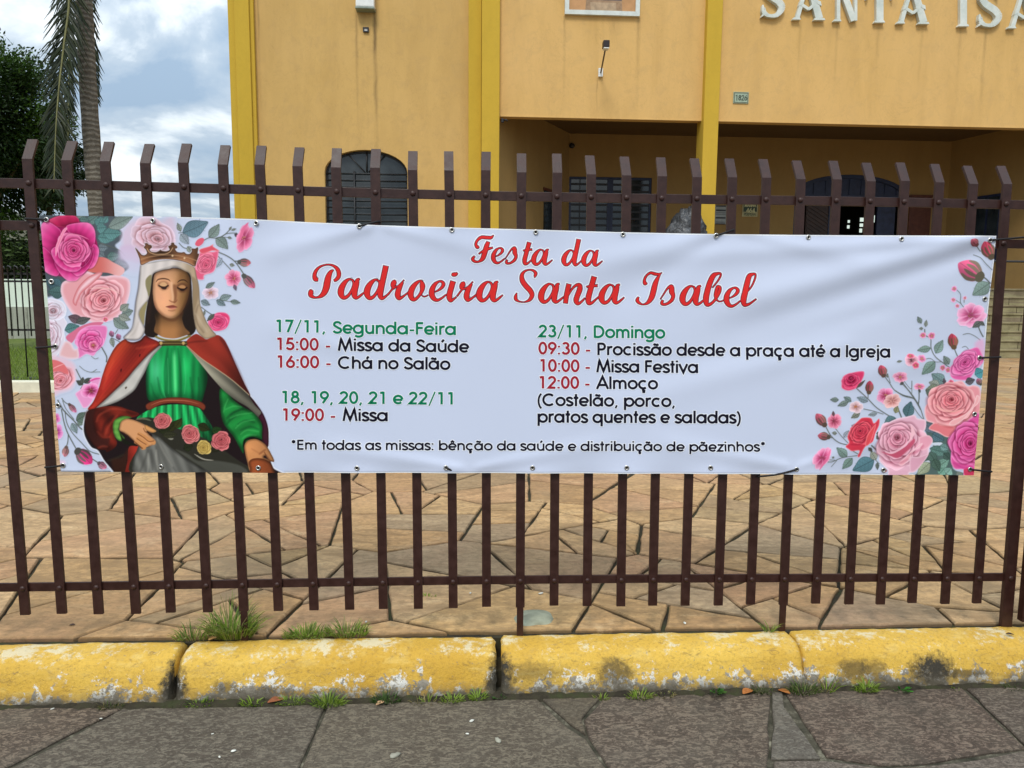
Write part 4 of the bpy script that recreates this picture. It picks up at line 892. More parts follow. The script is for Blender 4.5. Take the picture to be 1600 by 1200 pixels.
def m_pave():
    b = MatB('basalt_flags', .86, .25)
    at = b.attr(); al = at.node.outputs['Alpha']
    p = b.noise(1.0, 8, .70, b.map((34, 66, 40)), 1.2)
    q = b.noise(5, 5, .6)
    col = b.mix(b.math('MULTIPLY', b.ramp(p, [(.47, 0.0), (.51, 1.0)]), al), at, (.040, .028, .021))
    col = b.mix(b.math('MULTIPLY', b.ramp(p, [(.34, .8), (.43, 0.0)]), al), col, (.235, .19, .14))
    col = b.mix(b.ramp(q, [(.46, 0.0), (.70, .4)]), col, (.15, .13, .098))
    col = b.mix(b.ramp(b.noise(2.2, 4, .6), [(.56, 0.0), (.74, .5)]), col, (.035, .032, .026))
    fg = b.noise(1.0, 6, .75, b.map((90, 150, 90)), .5)
    col = b.mix(b.ramp(fg, [(.38, .75), (.50, 0.0)]), col, (.042, .036, .028))
    col = b.mix(b.ramp(fg, [(.58, 0.0), (.70, .4)]), col, (.22, .19, .15))
    sp = b.musg(34)
    col = b.mix(b.ramp(sp, [(.0, .35), (.035, 0.0)]), col, (.26, .25, .20))
    b.color(col)
    b.bump(b.math('ADD', p, b.math('MULTIPLY', b.noise(120, 4, .6), .4)), .45, .005); return b.m
def m_mortar():
    b = MatB('pale_mortar', .92, .2)
    b.color(b.ramp(b.noise(16, 6, .7), [(.36, (.030, .030, .020)), (.54, (.075, .068, .048)), (.66, (.22, .205, .15)), (.78, (.38, .36, .28))]))
    b.bump(b.noise(80, 4, .6), .5, .004); return b.m
M_SOIL, M_PLAZA, M_PAVE, M_MORTAR = m_soil(), m_plaza(), m_pave(), m_mortar()

bm = bmesh.new(); box(bm, -300, 300, -120, 500, -.6, -.045)
tag(obj('ground', bm, simple('earth', (.16, .145, .12), .95, .2, var=.3, scale=.8)), kind='structure')

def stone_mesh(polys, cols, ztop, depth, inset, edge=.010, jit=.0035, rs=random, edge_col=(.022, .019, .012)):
    """paving slabs with slightly rounded, chipped edges: one mesh, one colour per slab"""
    V, Fc, Cc = [], [], []
    for poly, c in zip(polys, cols):
        P = [Vector((p[0], p[1])) for p in poly]
        n = len(P)
        ar = sum(P[i - 1].x * P[i].y - P[i].x * P[i - 1].y for i in range(n))
        if ar < 0: P.reverse()
        # inset by the joint
        Q = []
        for i in range(n):
            a, b, d = P[i - 1], P[i], P[(i + 1) % n]
            e1, e2 = (b - a), (d - b)
            if e1.length < 1e-5 or e2.length < 1e-5:
                Q.append(b); continue
            n1 = Vector((-e1.y, e1.x)).normalized(); n2 = Vector((-e2.y, e2.x)).normalized()
            m_ = n1 + n2
            k = inset * 2 / max(m_.length_squared, .55)
            Q.append(b + m_ * k)
        # ragged outline
        O = []
        for i in range(n):
            a, b = Q[i], Q[(i + 1) % n]
            L = (b - a).length
            k = max(int(L / .055), 1)
            for j in range(k):
                p = a.lerp(b, j / k)
                if L > .02:
                    w = noise.noise(Vector((p.x * 9, p.y * 9, 1.3))) * jit * 2.2 + noise.noise(Vector((p.x * 34, p.y * 34, 4.3))) * jit
                    nn = Vector((-(b - a).y, (b - a).x)).normalized()
                    p = p + nn * w
                O.append(p)
        m = len(O)
        if m < 3: continue
        cen = sum(O, Vector((0, 0))) / m
        tx, ty, dz = rs.uniform(-.004, .004), rs.uniform(-.004, .004), rs.uniform(-.002, .002)
        z = lambda p: ztop + dz + tx * (p.x - cen.x) + ty * (p.y - cen.y)
        b0 = len(V)
        for p in O: V.append((p.x, p.y, ztop - depth))
        for p in O: V.append((p.x, p.y, z(p) - edge * .7))
        for p in O:
            d = (cen - p); q = p + d * min(edge * .8 / max(d.length, .02), .5)
            V.append((q.x, q.y, z(q)))
        V.append((cen.x, cen.y, z(cen)))
        for i in range(m):
            j = (i + 1) % m
            Fc.append((b0 + i, b0 + j, b0 + m + j, b0 + m + i))
            Fc.append((b0 + m + i, b0 + m + j, b0 + 2 * m + j, b0 + 2 * m + i))
            Fc.append((b0 + 2 * m + i, b0 + 2 * m + j, b0 + 3 * m, b0 + 3 * m))
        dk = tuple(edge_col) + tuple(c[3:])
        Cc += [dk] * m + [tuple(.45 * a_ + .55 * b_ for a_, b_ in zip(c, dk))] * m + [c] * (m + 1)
    return V, Fc, Cc
def poly_obj(name, V, Fc, Cc, mats, parent=None):
    me = bpy.data.meshes.new(name)
    me.from_pydata(V, [], [f if f[2] != f[3] else f[:3] for f in Fc])
    a = me.color_attributes.new('Col', 'FLOAT_COLOR', 'POINT')
    c4 = np.ones((len(V), 4), np.float32); Cc = np.array(Cc); c4[:, :Cc.shape[1]] = Cc
    a.data.foreach_set('color', c4.ravel())
    me.update()
    return obj(name, me, mats, parent)

def voronoi(pts, x0, x1, y0, y1, R):
    """clipped Voronoi cells by half planes (grid of neighbours)"""
    cell = {}
    for i, p in enumerate(pts):
        cell.setdefault((int(p[0] // R), int(p[1] // R)), []).append(i)
    out = []
    for i, (px, py) in enumerate(pts):
        P = [(x0, y0), (x1, y0), (x1, y1), (x0, y1)]
        P = [(max(x0, px - 3 * R), max(y0, py - 3 * R)), (min(x1, px + 3 * R), max(y0, py - 3 * R)), (min(x1, px + 3 * R), min(y1, py + 3 * R)), (max(x0, px - 3 * R), min(y1, py + 3 * R))]
        ci, cj = int(px // R), int(py // R)
        nb = [k for a in range(-2, 3) for b in range(-2, 3) for k in cell.get((ci + a, cj + b), ()) if k != i]
        for k in nb:
            qx, qy = pts[k]
            mx, my, nx, ny = (px + qx) / 2, (py + qy) / 2, qx - px, qy - py
            N = []
            for a in range(len(P)):
                A, B = P[a - 1], P[a]
                da = (A[0] - mx) * nx + (A[1] - my) * ny; db = (B[0] - mx) * nx + (B[1] - my) * ny
                if (da <= 0) != (db <= 0):
                    t = da / (da - db); N.append((A[0] + (B[0] - A[0]) * t, A[1] + (B[1] - A[1]) * t))
                if db <= 0: N.append(B)
            P = N
            if not P: break
        # drop slivers of edges
        Q = []
        for p in P:
            if not Q or math.hypot(p[0] - Q[-1][0], p[1] - Q[-1][1]) > .035: Q.append(p)
        if len(Q) > 2: out.append((Q, (px, py)))
    return out

rs = random.Random(11)
ZP = .14                                          # level of the church plaza behind the kerb
pts = []
yy = -.2
while yy < 14.6:
    xx = -13 + rs.uniform(0, .5)
    st = .85 + .01 * yy
    while xx < 17.5:
        if rs.random() > .08:
            pts.append((xx + rs.uniform(-.4, .4), yy + rs.uniform(-.35, .35)))
        xx += st * rs.uniform(.7, 1.5)
    yy += st * .80
def shard(P, lim, depth=0):
    # break a slab the way a mason does: straight cuts across it until the pieces are laying size
    n = len(P)
    A = abs(sum(P[i - 1][0] * P[i][1] - P[i][0] * P[i - 1][1] for i in range(n))) / 2
    if A < lim or depth > 5: return [P]
    cx = sum(p[0] for p in P) / n; cy = sum(p[1] for p in P) / n
    best = None
    L = max(((P[i], P[j]) for i in range(n) for j in range(i)), key=lambda q: (q[0][0] - q[1][0]) ** 2 + (q[0][1] - q[1][1]) ** 2)
    a = math.atan2(L[0][1] - L[1][1], L[0][0] - L[1][0]) + math.pi / 2 + rs.uniform(-.75, .75)
    w = math.sqrt(A) * .16
    cx += rs.uniform(-w, w); cy += rs.uniform(-w, w)
    nx, ny = -math.sin(a), math.cos(a)
    S = [[], []]
    for i in range(n):
        A_, B_ = P[i - 1], P[i]
        da = (A_[0] - cx) * nx + (A_[1] - cy) * ny; db = (B_[0] - cx) * nx + (B_[1] - cy) * ny
        if (da <= 0) != (db <= 0):
            t = da / (da - db); q = (A_[0] + (B_[0] - A_[0]) * t, A_[1] + (B_[1] - A_[1]) * t); S[0].append(q); S[1].append(q)
        S[0 if db <= 0 else 1].append(B_)
    return [r for s in S if len(s) > 2 for r in shard(s, lim * rs.uniform(.8, 1.25), depth + 1)]
cells = []
for poly, c in voronoi(pts, -13, 17.5, .03, 14.3, 1.3):
    cells += [(q, c) for q in shard(poly, rs.choice((.10, .16, .22, .32)) * (1 + .05 * c[1]))]
PAL = [(.52, .335, .155), (.55, .365, .18), (.51, .32, .145), (.49, .295, .155), (.47, .335, .175), (.43, .315, .19), (.57, .39, .205), (.47, .29, .135), (.40, .28, .155), (.53, .33, .17), (.50, .33, .15), (.54, .345, .165)]
cols = []
for poly, c in cells:
    k = rs.choice(PAL); g = rs.uniform(.84, 1.06)
    cols.append((k[0] * g * .98, k[1] * g * .935, k[2] * g * .90))
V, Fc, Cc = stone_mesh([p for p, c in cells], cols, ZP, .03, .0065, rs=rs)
bm = bmesh.new(); box(bm, -13.05, 17.55, .012, 14.35, -.2, ZP - .016)
pl = obj('plaza', bm, M_SOIL); tag(pl, kind='structure')
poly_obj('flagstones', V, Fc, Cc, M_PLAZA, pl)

# pavement in front: big basalt slabs, laid out one by one
def G(*v):
    return [tuple(onZ(x, y, 0)[:2]) for x, y in np.array(v, float).reshape(-1, 2)]
slabs = [
    (G(-150, 1106, 187, 1108, 17, 1194, -150, 1250), (.150, .115, .085, .85)),
    (G(192, 1106, 508, 1102, 466, 1200, 440, 1275, -150, 1275, -150, 1256, 20, 1198), (.128, .112, .086, .72)),
    (G(513, 1101, 840, 1092, 888, 1136, 915, 1155, 948, 1202, 975, 1275, 448, 1275, 470, 1203), (.140, .120, .088, .66)),
    (G(848, 1092, 938, 1089, 908, 1122, 915, 1146, 890, 1130), (.12, .10, .07, .5)),
    (G(944, 1088, 1203, 1082, 1199, 1202, 1197, 1275, 985, 1275, 952, 1199, 920, 1150, 913, 1124), (.150, .118, .089, .85)),
    (G(1208, 1082, 1222, 1082, 1222, 1104, 1283, 1184, 1206, 1186), (.13, .12, .10, .5)),
    (G(1228, 1081, 1504, 1076, 1600, 1168, 1442, 1192, 1375, 1194, 1292, 1182), (.150, .113, .087, .85)),
    (G(1512, 1076, 1760, 1070, 1760, 1158, 1607, 1168), (.135, .11, .088, .8)),
    (G(1208, 1190, 1290, 1188, 1372, 1200, 1442, 1197, 1604, 1173, 1760, 1163, 1760, 1275, 1208, 1275), (.155, .13, .108, .6)),
]
sp, sc = [p for p, c in slabs], [c for p, c in slabs]
pts = []
yy = -5.0
while yy < -.1:
    xx = -7 + rs.uniform(0, .6)
    while xx < 7:
        pts.append((xx + rs.uniform(-.2, .2), yy + rs.uniform(-.18, .18))); xx += .75 * rs.uniform(.8, 1.3)
    yy += .62
bx = (min(p[0] for q in sp for p in q), max(p[0] for q in sp for p in q), min(p[1] for q in sp for p in q))
for poly, c in voronoi(pts, -7, 7, -5, -.165, .9):
    if all(p[0] < bx[0] - .01 or p[0] > bx[1] + .01 or p[1] < bx[2] - .01 for p in poly) and not (min(p[0] for p in poly) < bx[0] and max(p[0] for p in poly) > bx[1]):
        sp.append(poly); k = rs.uniform(.8, 1.2); sc.append((.15 * k, .13 * k, .10 * k, rs.random()))
sc = [(c[0] * 1.13, c[1] * 1.11, c[2] * 1.08, c[3] * .9) for c in sc]
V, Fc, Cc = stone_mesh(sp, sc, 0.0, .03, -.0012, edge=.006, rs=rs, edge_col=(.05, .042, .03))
bm = bmesh.new(); box(bm, -7.1, 7.1, -5.1, -.10, -.2, -.008)
pv = obj('pavement', bm, M_MORTAR); tag(pv, kind='structure')
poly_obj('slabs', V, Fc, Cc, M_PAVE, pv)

# ---------------------------------------------------------------- painted kerb stones
def KX(x): return onY(x, 1050, -.15)[0]
def m_kerb():
    b = MatB('worn_yellow_kerb_paint', .62, .35)
    x, y, z = b.xyz()
    n1 = b.noise(9.5, 9, .76); n2 = b.noise(42, 7, .78); n3 = b.noise(2.3, 5, .6)
    yel = b.mix(b.ramp(n3, [(.35, 0.0), (.68, 1.0)]), (.56, .32, .035), (.72, .46, .075))
    yel = b.mix(b.ramp(b.noise(95, 6, .7), [(.34, .5), (.50, 0.0)]), yel, (.36, .20, .026))
    yel = b.mix(b.ramp(b.noise(1.0, 6, .7, b.map((9, 9, 30))), [(.54, 0.0), (.70, .5)]), yel, (.78, .58, .19))
    ck = b.noise(1.0, 8, .78, b.map((26, 30, 70)), .8)
    yel = b.mix(b.ramp(ck, [(.33, .85), (.45, 0.0)]), yel, (.27, .165, .045))
    yel = b.mix(b.ramp(b.noise(1.0, 7, .75, b.map((14, 20, 34))), [(.55, 0.0), (.66, .55)]), yel, (.46, .30, .085))
    # paint gone along the foot and in flakes on the arris
    low = b.math('SUBTRACT', 1.0, b.math('DIVIDE', z, .075), clamp=False)
    wear = b.math('ADD', b.math('MULTIPLY', low, .20), b.math('ADD', b.math('MULTIPLY', n1, 1.0), b.math('MULTIPLY', n2, .55)))
    bare = b.ramp(wear, [(.885, 0.0), (.92, 1.0)])
    conc = b.ramp(n2, [(.32, (.10, .085, .065)), (.5, (.24, .21, .165)), (.7, (.36, .33, .27))])
    col = b.mix(bare, yel, conc)
    white = b.math('MULTIPLY', b.ramp(wear, [(.83, 0.0), (.875, 1.0), (1.06, 1.0), (1.12, 0.0)]), b.ramp(b.noise(30, 7, .75), [(.52, 0.0), (.56, 1.0)]))
    col = b.mix(white, col, (.72, .70, .64))
    top = b.ramp(b.math('ADD', b.math('MULTIPLY', z, 3.2), b.math('ADD', b.math('MULTIPLY', n2, .5), b.math('MULTIPLY', n1, .5))), [(.925, 0.0), (.97, .8)])
    col = b.mix(b.math('MULTIPLY', top, b.ramp(n1, [(.47, 0.0), (.56, 1.0)])), col, (.70, .62, .42))
    # black scuffs and mossy foot
    for xs, zs, rx, rz, a in ((1.43, .055, .085, .055, 1.0), (1.14, .06, .06, .035, .7), (.28, .065, .07, .045, .75), (-.02, .07, .14, .03, .5), (1.22, .05, .05, .04, .6), (1.55, .04, .10, .015, .7), (KX(270), .04, .045, .09, 1.0), (KX(780), .05, .050, .09, 1.0), (KX(350), .045, .05, .02, .6), (KX(430), .03, .07, .02, .5)):
        dx = b.math('DIVIDE', b.math('SUBTRACT', x, xs), rx); dz = b.math('DIVIDE', b.math('SUBTRACT', z, zs), rz)
        d = b.math('ADD', b.math('MULTIPLY', dx, dx), b.math('MULTIPLY', dz, dz))
        d = b.math('ADD', d, b.math('MULTIPLY', b.math('SUBTRACT', n2, .5), 3.4))
        d = b.math('ADD', d, b.math('MULTIPLY', b.math('SUBTRACT', n1, .5), 2.4))
        front = b.math('LESS_THAN', y, -.10)
        col = b.mix(b.math('MULTIPLY', b.math('MULTIPLY', b.math('SUBTRACT', 1.25, d, clamp=True), a), front), col, (.040, .033, .022))
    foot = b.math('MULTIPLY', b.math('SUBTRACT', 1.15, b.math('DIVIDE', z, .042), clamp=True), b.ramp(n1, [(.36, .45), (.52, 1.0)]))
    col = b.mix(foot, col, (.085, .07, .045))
    col = b.mix(b.math('MULTIPLY', b.ramp(n2, [(.60, 0.0), (.68, .8)]), b.math('LESS_THAN', y, -.05)), col, (.20, .165, .12))
    b.color(col)
    b.bump(b.math('ADD', b.math('ADD', n1, b.math('MULTIPLY', n2, .7)), b.math('MULTIPLY', b.noise(110, 4, .7), .35)), .75, .010); return b.m
M_KERB = m_kerb()
PROF = [(.022, -.08), (.022, .100), (.016, .124), (.004, .134), (-.02, .138), (-.055, .138), (-.085, .135), (-.108, .127), (-.124, .113), (-.136, .093), (-.146, .070), (-.155, .045), (-.163, .020), (-.169, -.004), (-.176, -.05)]
def kerb(x0, x1, label, seed, e0=.010, e1=.010):
    n = max(int((x1 - x0) / .011), 6)
    V = []; Fq = []
    k = len(PROF)
    for i in range(n + 1):
        x = x0 + (x1 - x0) * i / n
        de = min((x - x0) / e0 if e0 else 9, (x1 - x) / e1 if e1 else 9, 1.0)
        sh = (1 - math.sqrt(max(0, 1 - (1 - de) ** 2))) if de < 1 else 0
        for j, (py, pz) in enumerate(PROF):
            w = noise.noise(Vector((x * 2.1 + seed, py * 6, pz * 6))) * .0045 + noise.noise(Vector((x * 13 + seed, py * 22, pz * 22))) * .0035 + noise.noise(Vector((x * 45, py * 70, pz * 70 + seed))) * .0016
            cy, cz = -.065, .04
            qy = py + (cy - py) * sh * .09; qz = pz + (cz - pz) * sh * .09
            V.append((x + noise.noise(Vector((py * 30, pz * 30, seed + (0 if i < n / 2 else 9)))) * .010 * (1 if de < .3 else 0), qy + w * (-1 if py < -.1 else .3), qz + w * (1 if pz > .1 else .2)))
    for i in range(n):
        for j in range(k - 1):
            a = i * k + j
            Fq.append((a, a + k, a + k + 1, a + 1))
    me = bpy.data.meshes.new('kerb_stone')
    fs = [tuple(f[::-1]) for f in Fq] + [tuple(range(k)), tuple(range(n * k + k - 1, n * k - 1, -1))]
    me.from_pydata(V, [], [f[::-1] for f in fs]); me.update()
    bm = bmesh.new(); bm.from_mesh(me); bmesh.ops.recalc_face_normals(bm, faces=bm.faces); bm.to_mesh(me); bm.free()
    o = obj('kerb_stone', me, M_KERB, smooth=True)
    return tag(o, label, 'kerb', 'yellow painted kerb stones along the fence')
def KX(x): return onY(x, 1050, -.15)[0]
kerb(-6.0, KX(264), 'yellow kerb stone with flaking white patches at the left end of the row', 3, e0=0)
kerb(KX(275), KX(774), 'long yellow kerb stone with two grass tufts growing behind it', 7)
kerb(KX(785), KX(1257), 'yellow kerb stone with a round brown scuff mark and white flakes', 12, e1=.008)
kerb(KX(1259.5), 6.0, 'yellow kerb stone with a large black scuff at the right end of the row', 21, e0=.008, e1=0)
bm = bmesh.new()
for xa, xb in ((258, 281), (768, 791)):
    box(bm, KX(xa), KX(xb), -.10, .0, -.05, .055)
xx = -5.5
while xx < 5.5:                                   # grit and soil washed against the foot of the kerb
    w = random.uniform(.05, .14); k = 7
    for _ in range(2):
        yy_ = -.176 - random.uniform(0, .018); r_ = random.uniform(.008, .022)
        c_ = [bm.verts.new((xx + w * (j / (k - 1) - .5), yy_ + .004 * math.sin(j * 2 + xx * 9), -.004 + r_ * .55 * math.sin(math.pi * j / (k - 1)))) for j in range(k)]
        a_ = [bm.verts.new((v.co.x, v.co.y - r_ * (.3 + .7 * math.sin(math.pi * j / (k - 1))), -.012)) for j, v in enumerate(c_)]
        d_ = [bm.verts.new((v.co.x, -.155, v.co.z + .002)) for v in c_]
        for j in range(k - 1):
            bm.faces.new((a_[j], a_[j + 1], c_[j + 1], c_[j])); bm.faces.new((c_[j], c_[j + 1], d_[j + 1], d_[j]))
        xx += w * .45
fill = obj('joint_soil', bm, M_SOIL); tag(fill, kind='structure')

# ================================================================ the fence
def m_paint_brown():
    b = MatB('brown_fence_paint', .42, .40)
    n1 = b.noise(30, 5, .6); n2 = b.noise(140, 4, .6)
    col = b.mix(b.ramp(n1, [(.35, 0.0), (.7, 1.0)]), (.027, .0080, .0052), (.044, .0150, .0105))
    col = b.mix(b.ramp(b.musg(60), [(.03, .7), (.07, 0.0)]), col, (.11, .05, .030))
    b.color(col); b.rough(b.ramp(n1, [(.3, .34), (.7, .54)])); b.bump(n2, .35, .0015); return b.m
M_FENCE = m_paint_brown()
TOPX = [-1.702, -1.576, -1.452, -1.323, -1.198, -1.068, -.945, -.82, -.691, -.56, -.433, -.309, -.184, -.061, .063, .182, .306, .43, .555, .68, .802, .926, 1.056, 1.18, 1.304, 1.431, 1.556, 1.682]
BOTX = [-1.687, -1.56, -1.431, -1.309, -1.179, -1.052, -.929, -.802, -.674, -.552, -.425, -.298, -.176, -.052, .073, .196, .322, .442, .565, .691, .814, .94, 1.065, 1.194, 1.317, 1.441, 1.571, 1.697]
TOPX = [-2.078, -1.953, -1.828] + TOPX + [1.812]
BOTX = [-2.066, -1.940, -1.813] + BOTX + [1.822]
LEGS = {8: 0, 16: 0, 24: 0}
def ztop(x): return 1.7290 - .0048 * x - .004 * math.cos(x * 1.9 + .3) + .0005
def zbot(x): return .3408 - .0034 * x + .0045 * math.cos(x * 1.5)
def zmid(x): return 1.5945 - .0052 * x
fence = thing('picket_fence', (0, 0, ZP), 'brown steel picket fence with inward bent tips behind the banner', 'fence')
rv_me = None
frs = random.Random(4)
for i, (xt, xb) in enumerate(zip(TOPX, BOTX)):
    zt, zb = ztop(xt), zbot(xb)
    zlow = zb - .098 + frs.uniform(-.003, .003)
    if i == len(TOPX) - 1: zlow = .10
    ztip = 1.806 - .007 * xt + frs.uniform(-.003, .003)
    sl = (xt - xb) / (zt - zb)
    X = lambda z: xb + sl * (z - zb)
    w, t = (.0162, .010) if i < len(TOPX) - 1 else (.021, .016)
    lean = frs.uniform(-.003, .003)
    prof = [(zlow, 0.0, 0), (zb, 0.0, 0), ((zb + zt) / 2, 0, frs.uniform(-.001, .001)), (zt, 0.0, 0), (ztip, 0.0, lean * .3), (ztip + .071, .040 + frs.uniform(-.004, .004), lean)]
    bm = bmesh.new()
    rows = []
    for q, (z, y, dx) in enumerate(prof):
        x = X(z) + dx
        dy, dz = (t, 0) if q < 4 else ((t * .93, -t * .22) if q == 4 else (t * .86, -t * .5))
        rows.append([bm.verts.new(p) for p in ((x - w, y, z), (x + w, y, z), (x + w, y + dy, z + dz), (x - w, y + dy, z + dz))])
    for a, b_ in zip(rows, rows[1:]):
        for k in range(4):
            bm.faces.new((a[k], a[(k + 1) % 4], b_[(k + 1) % 4], b_[k]))
    bm.faces.new(rows[0][::-1]); bm.faces.new(rows[-1])
    bmesh.ops.bevel(bm, geom=[e_ for e_ in bm.edges if len(e_.link_faces) == 2 and e_.calc_face_angle() > .9], offset=.0014, segments=2, profile=.5, affect='EDGES')
    pk = obj('picket', bm, M_FENCE, fence)
    if i in LEGS:
        bm = bmesh.new()
        box(bm, X(.25) - .012, X(.25) + .012, .001, .009, ZP - .05, zlow + .05, .001)
        obj('leg', bm, M_FENCE, fence)
    for (x, z) in ((xt, zt), (xb, zb), (X(zmid(xt)), zmid(xt))):
        if z == zmid(xt) and 1 < i - 2 < 29 and i not in (3, 30, 31): continue
        if rv_me is None:
            bm = bmesh.new()
            bmesh.ops.create_uvsphere(bm, u_segments=14, v_segments=8, radius=.0098)
            for v in bm.verts:
                v.co.y *= .72
            bmesh.ops.delete(bm, geom=[v for v in bm.verts if v.co.y > .002], context='VERTS')
            rv_me = bpy.data.meshes.new('rivet'); bm.to_mesh(rv_me); bm.free(); rv_me.shade_smooth(); rv_me.materials.append(M_FENCE)
        r = bpy.data.objects.new('rivet', rv_me); link(r)
        r.parent = pk; r.location = (x, 0.0, z)
for fz, xs in ((ztop, 1), (zbot, 1), (zmid, 1)):
    bm = bmesh.new()
    N = 60; rows = []
    xa, xb = -2.3, 2.35 if fz is not zbot else 1.84
    for k in range(N + 1):
        x = xa + (xb - xa) * k / N; z = fz(x)
        rows.append([bm.verts.new(p) for p in ((x, .0105, z - .0158), (x, .0105, z + .0158), (x, .0185, z + .0158), (x, .0185, z - .0158))])
    for a, b_ in zip(rows, rows[1:]):
        for k in range(4):
            bm.faces.new((a[k], b_[k], b_[(k + 1) % 4], a[(k + 1) % 4]))
    bm.faces.new(rows[0]); bm.faces.new(rows[-1][::-1])
    bmesh.ops.recalc_face_normals(bm, faces=bm.faces)
    bmesh.ops.bevel(bm, geom=[e_ for e_ in bm.edges if len(e_.link_faces) == 2 and e_.calc_face_angle() > .9], offset=.0012, segments=2, profile=.5, affect='EDGES')
    obj('rail', bm, M_FENCE, fence)

# gate leaf beside the last post, swung open towards the street
gate = thing('gate', (1.875, -.02, .2), 'brown steel gate leaf standing open beside the last fence post', 'gate')
gx = 1.872
for z in (.325, .60, 1.62):
    bm = bmesh.new(); box(bm, gx - .004, gx + .004, -.9, -.03, z - .016, z + .016, .001); obj('rail', bm, M_FENCE, gate)
bm = bmesh.new(); box(bm, gx - .016, gx + .016, -.034, -.006, .17, 1.75, .001); obj('post', bm, M_FENCE, gate)
for k in range(7):
    y = -.13 - k * .125
    bm = bmesh.new(); box(bm, gx - .0145, gx - .0045, y - .016, y + .016, .24, 1.80, .001); obj('picket', bm, M_FENCE, gate)
bm = bmesh.new()
tube(bm, [(gx + .010, -.03, .20), (gx + .010, -.45, .60)], .009, 6); obj('brace', bm, M_FENCE, gate)
# ================================================================ the banner
YB = -.020                                         # hanging plane of the vinyl, just in front of the pickets
TOPC = [(62, 336.5), (150, 337.5), (240, 338.5), (330, 340), (401, 343), (480, 347), (562, 351), (640, 353.5), (706, 355.5), (770, 357), (837, 359), (905, 361), (973, 363), (1045, 364.5), (1118, 366), (1190, 366.5), (1262, 367.3), (1330, 367.6), (1407, 368), (1480, 368.2), (1556, 368.5)]
BOTC = [(95, 737), (180, 738), (260, 738), (404, 738.5), (558, 738.8), (697, 739), (832, 739.5), (979, 740), (1110, 740.5), (1244, 741.5), (1380, 741.8), (1521, 742.5)]
LEFC = [(62, 336.5), (68, 400), (73, 450), (78, 520), (83.5, 590), (87, 650), (91.5, 700), (95, 737)]
RIGC = [(1556, 368.5), (1553, 410), (1548, 450), (1543, 500), (1539, 555), (1533, 620), (1527, 690), (1521, 742.5)]
def curve_at(C, axis):
    P = np.array(C, float)
    t = P[:, axis]; t = (t - t[0]) / (t[-1] - t[0])
    return lambda u: np.stack([np.interp(u, t, P[:, 0]), np.interp(u, t, P[:, 1])], -1)
cT, cB, cL, cR = curve_at(TOPC, 0), curve_at(BOTC, 0), curve_at(LEFC, 1), curve_at(RIGC, 1)
def sheet_px(u, v):
    """sheet coordinates (v = 0 at the top edge) -> survey drawing units"""
    u = np.asarray(u, float); v = np.asarray(v, float)
    T, B, L, R = cT(u), cB(u), cL(v), cR(v)
    U = u[..., None]; W = v[..., None]
    P00, P10, P01, P11 = np.array(TOPC[0]), np.array(TOPC[-1]), np.array(BOTC[0]), np.array(BOTC[-1])
    return (1 - W) * T + W * B + (1 - U) * L + U * R - ((1 - U) * (1 - W) * P00 + U * (1 - W) * P10 + (1 - U) * W * P01 + U * W * P11)
def px_world(px, lift=0.0):
    """points of the print -> positions on the folded vinyl"""
    px = np.asarray(px, float)
    d = FWD + RGT * ((px[..., 0:1] - 800) / FPX) + UPV * ((600 - px[..., 1:2]) / FPX)
    P = CAM + d * ((YB - CAM[1]) / d[..., 1:2])
    P[..., 1] -= fold(P[..., 0], P[..., 2]) + lift
    return P
def fold(X, Z):
    """tension folds and slack of the sheet, in metres towards the street"""
    u = (X + 1.655) / 3.29; v = (1.625 - Z - .003 * X) / .865
    f = .0035 * np.sin(3.1 * u + 1.9 * v + .4) * np.sin(2.3 * u - 1.2 * v)
    def ridge(u0, v0, u1, v1, w, a, e0=.25):
        ax, ay = u0 * 3.8, v0; bx, by = u1 * 3.8, v1
        ex, ey = bx - ax, by - ay; L = math.hypot(ex, ey)
        s = ((u * 3.8 - ax) * ex + (v - ay) * ey) / L / L
        d = ((u * 3.8 - ax) * -ey + (v - ay) * ex) / L
        ww = w * (.55 + .9 * np.clip(s, 0, 1.2))
        return a * np.exp(-(d / ww) ** 2) * np.clip(s / .08, 0, 1) * np.clip((1.15 - s) / e0, 0, 1)
    f = f + ridge(1.0, .0, .72, .30, .05, .011) - ridge(1.0, .06, .70, .43, .05, .006)
    f = f + ridge(.985, .02, .62, .12, .035, .0055) + ridge(.71, .0, .52, .20, .05, .006) - ridge(.71, .0, .58, .30, .05, .004)
    f = f + ridge(.71, .0, .86, .13, .035, .004) + ridge(.335, .01, .22, .13, .035, .005) + ridge(.335, .01, .47, .12, .035, .004)
    f = f + ridge(.30, .50, .22, .40, .05, .003) + ridge(.43, .99, .28, .90, .03, .005) + ridge(.43, .99, .58, .88, .03, .004)
    f = f + ridge(.79, .985, .64, .88, .035, .005) + ridge(.79, .985, .90, .86, .03, .004) + ridge(.99, .5, .80, .62, .05, .0045) + ridge(.99, .98, .82, .80, .04, .003)
    f = f + ridge(.86, .45, .55, .75, .06, .004) - ridge(.90, .30, .60, .62, .06, .003)
    # little scallops between the eyelets
    edge = np.exp(-np.clip(v, 0, 1) / .045) + np.exp(-np.clip(1 - v, 0, 1) / .035)
    f = f + .0042 * edge * np.sin(2 * math.pi * (u * 10.2 + .1))
    return f * .8

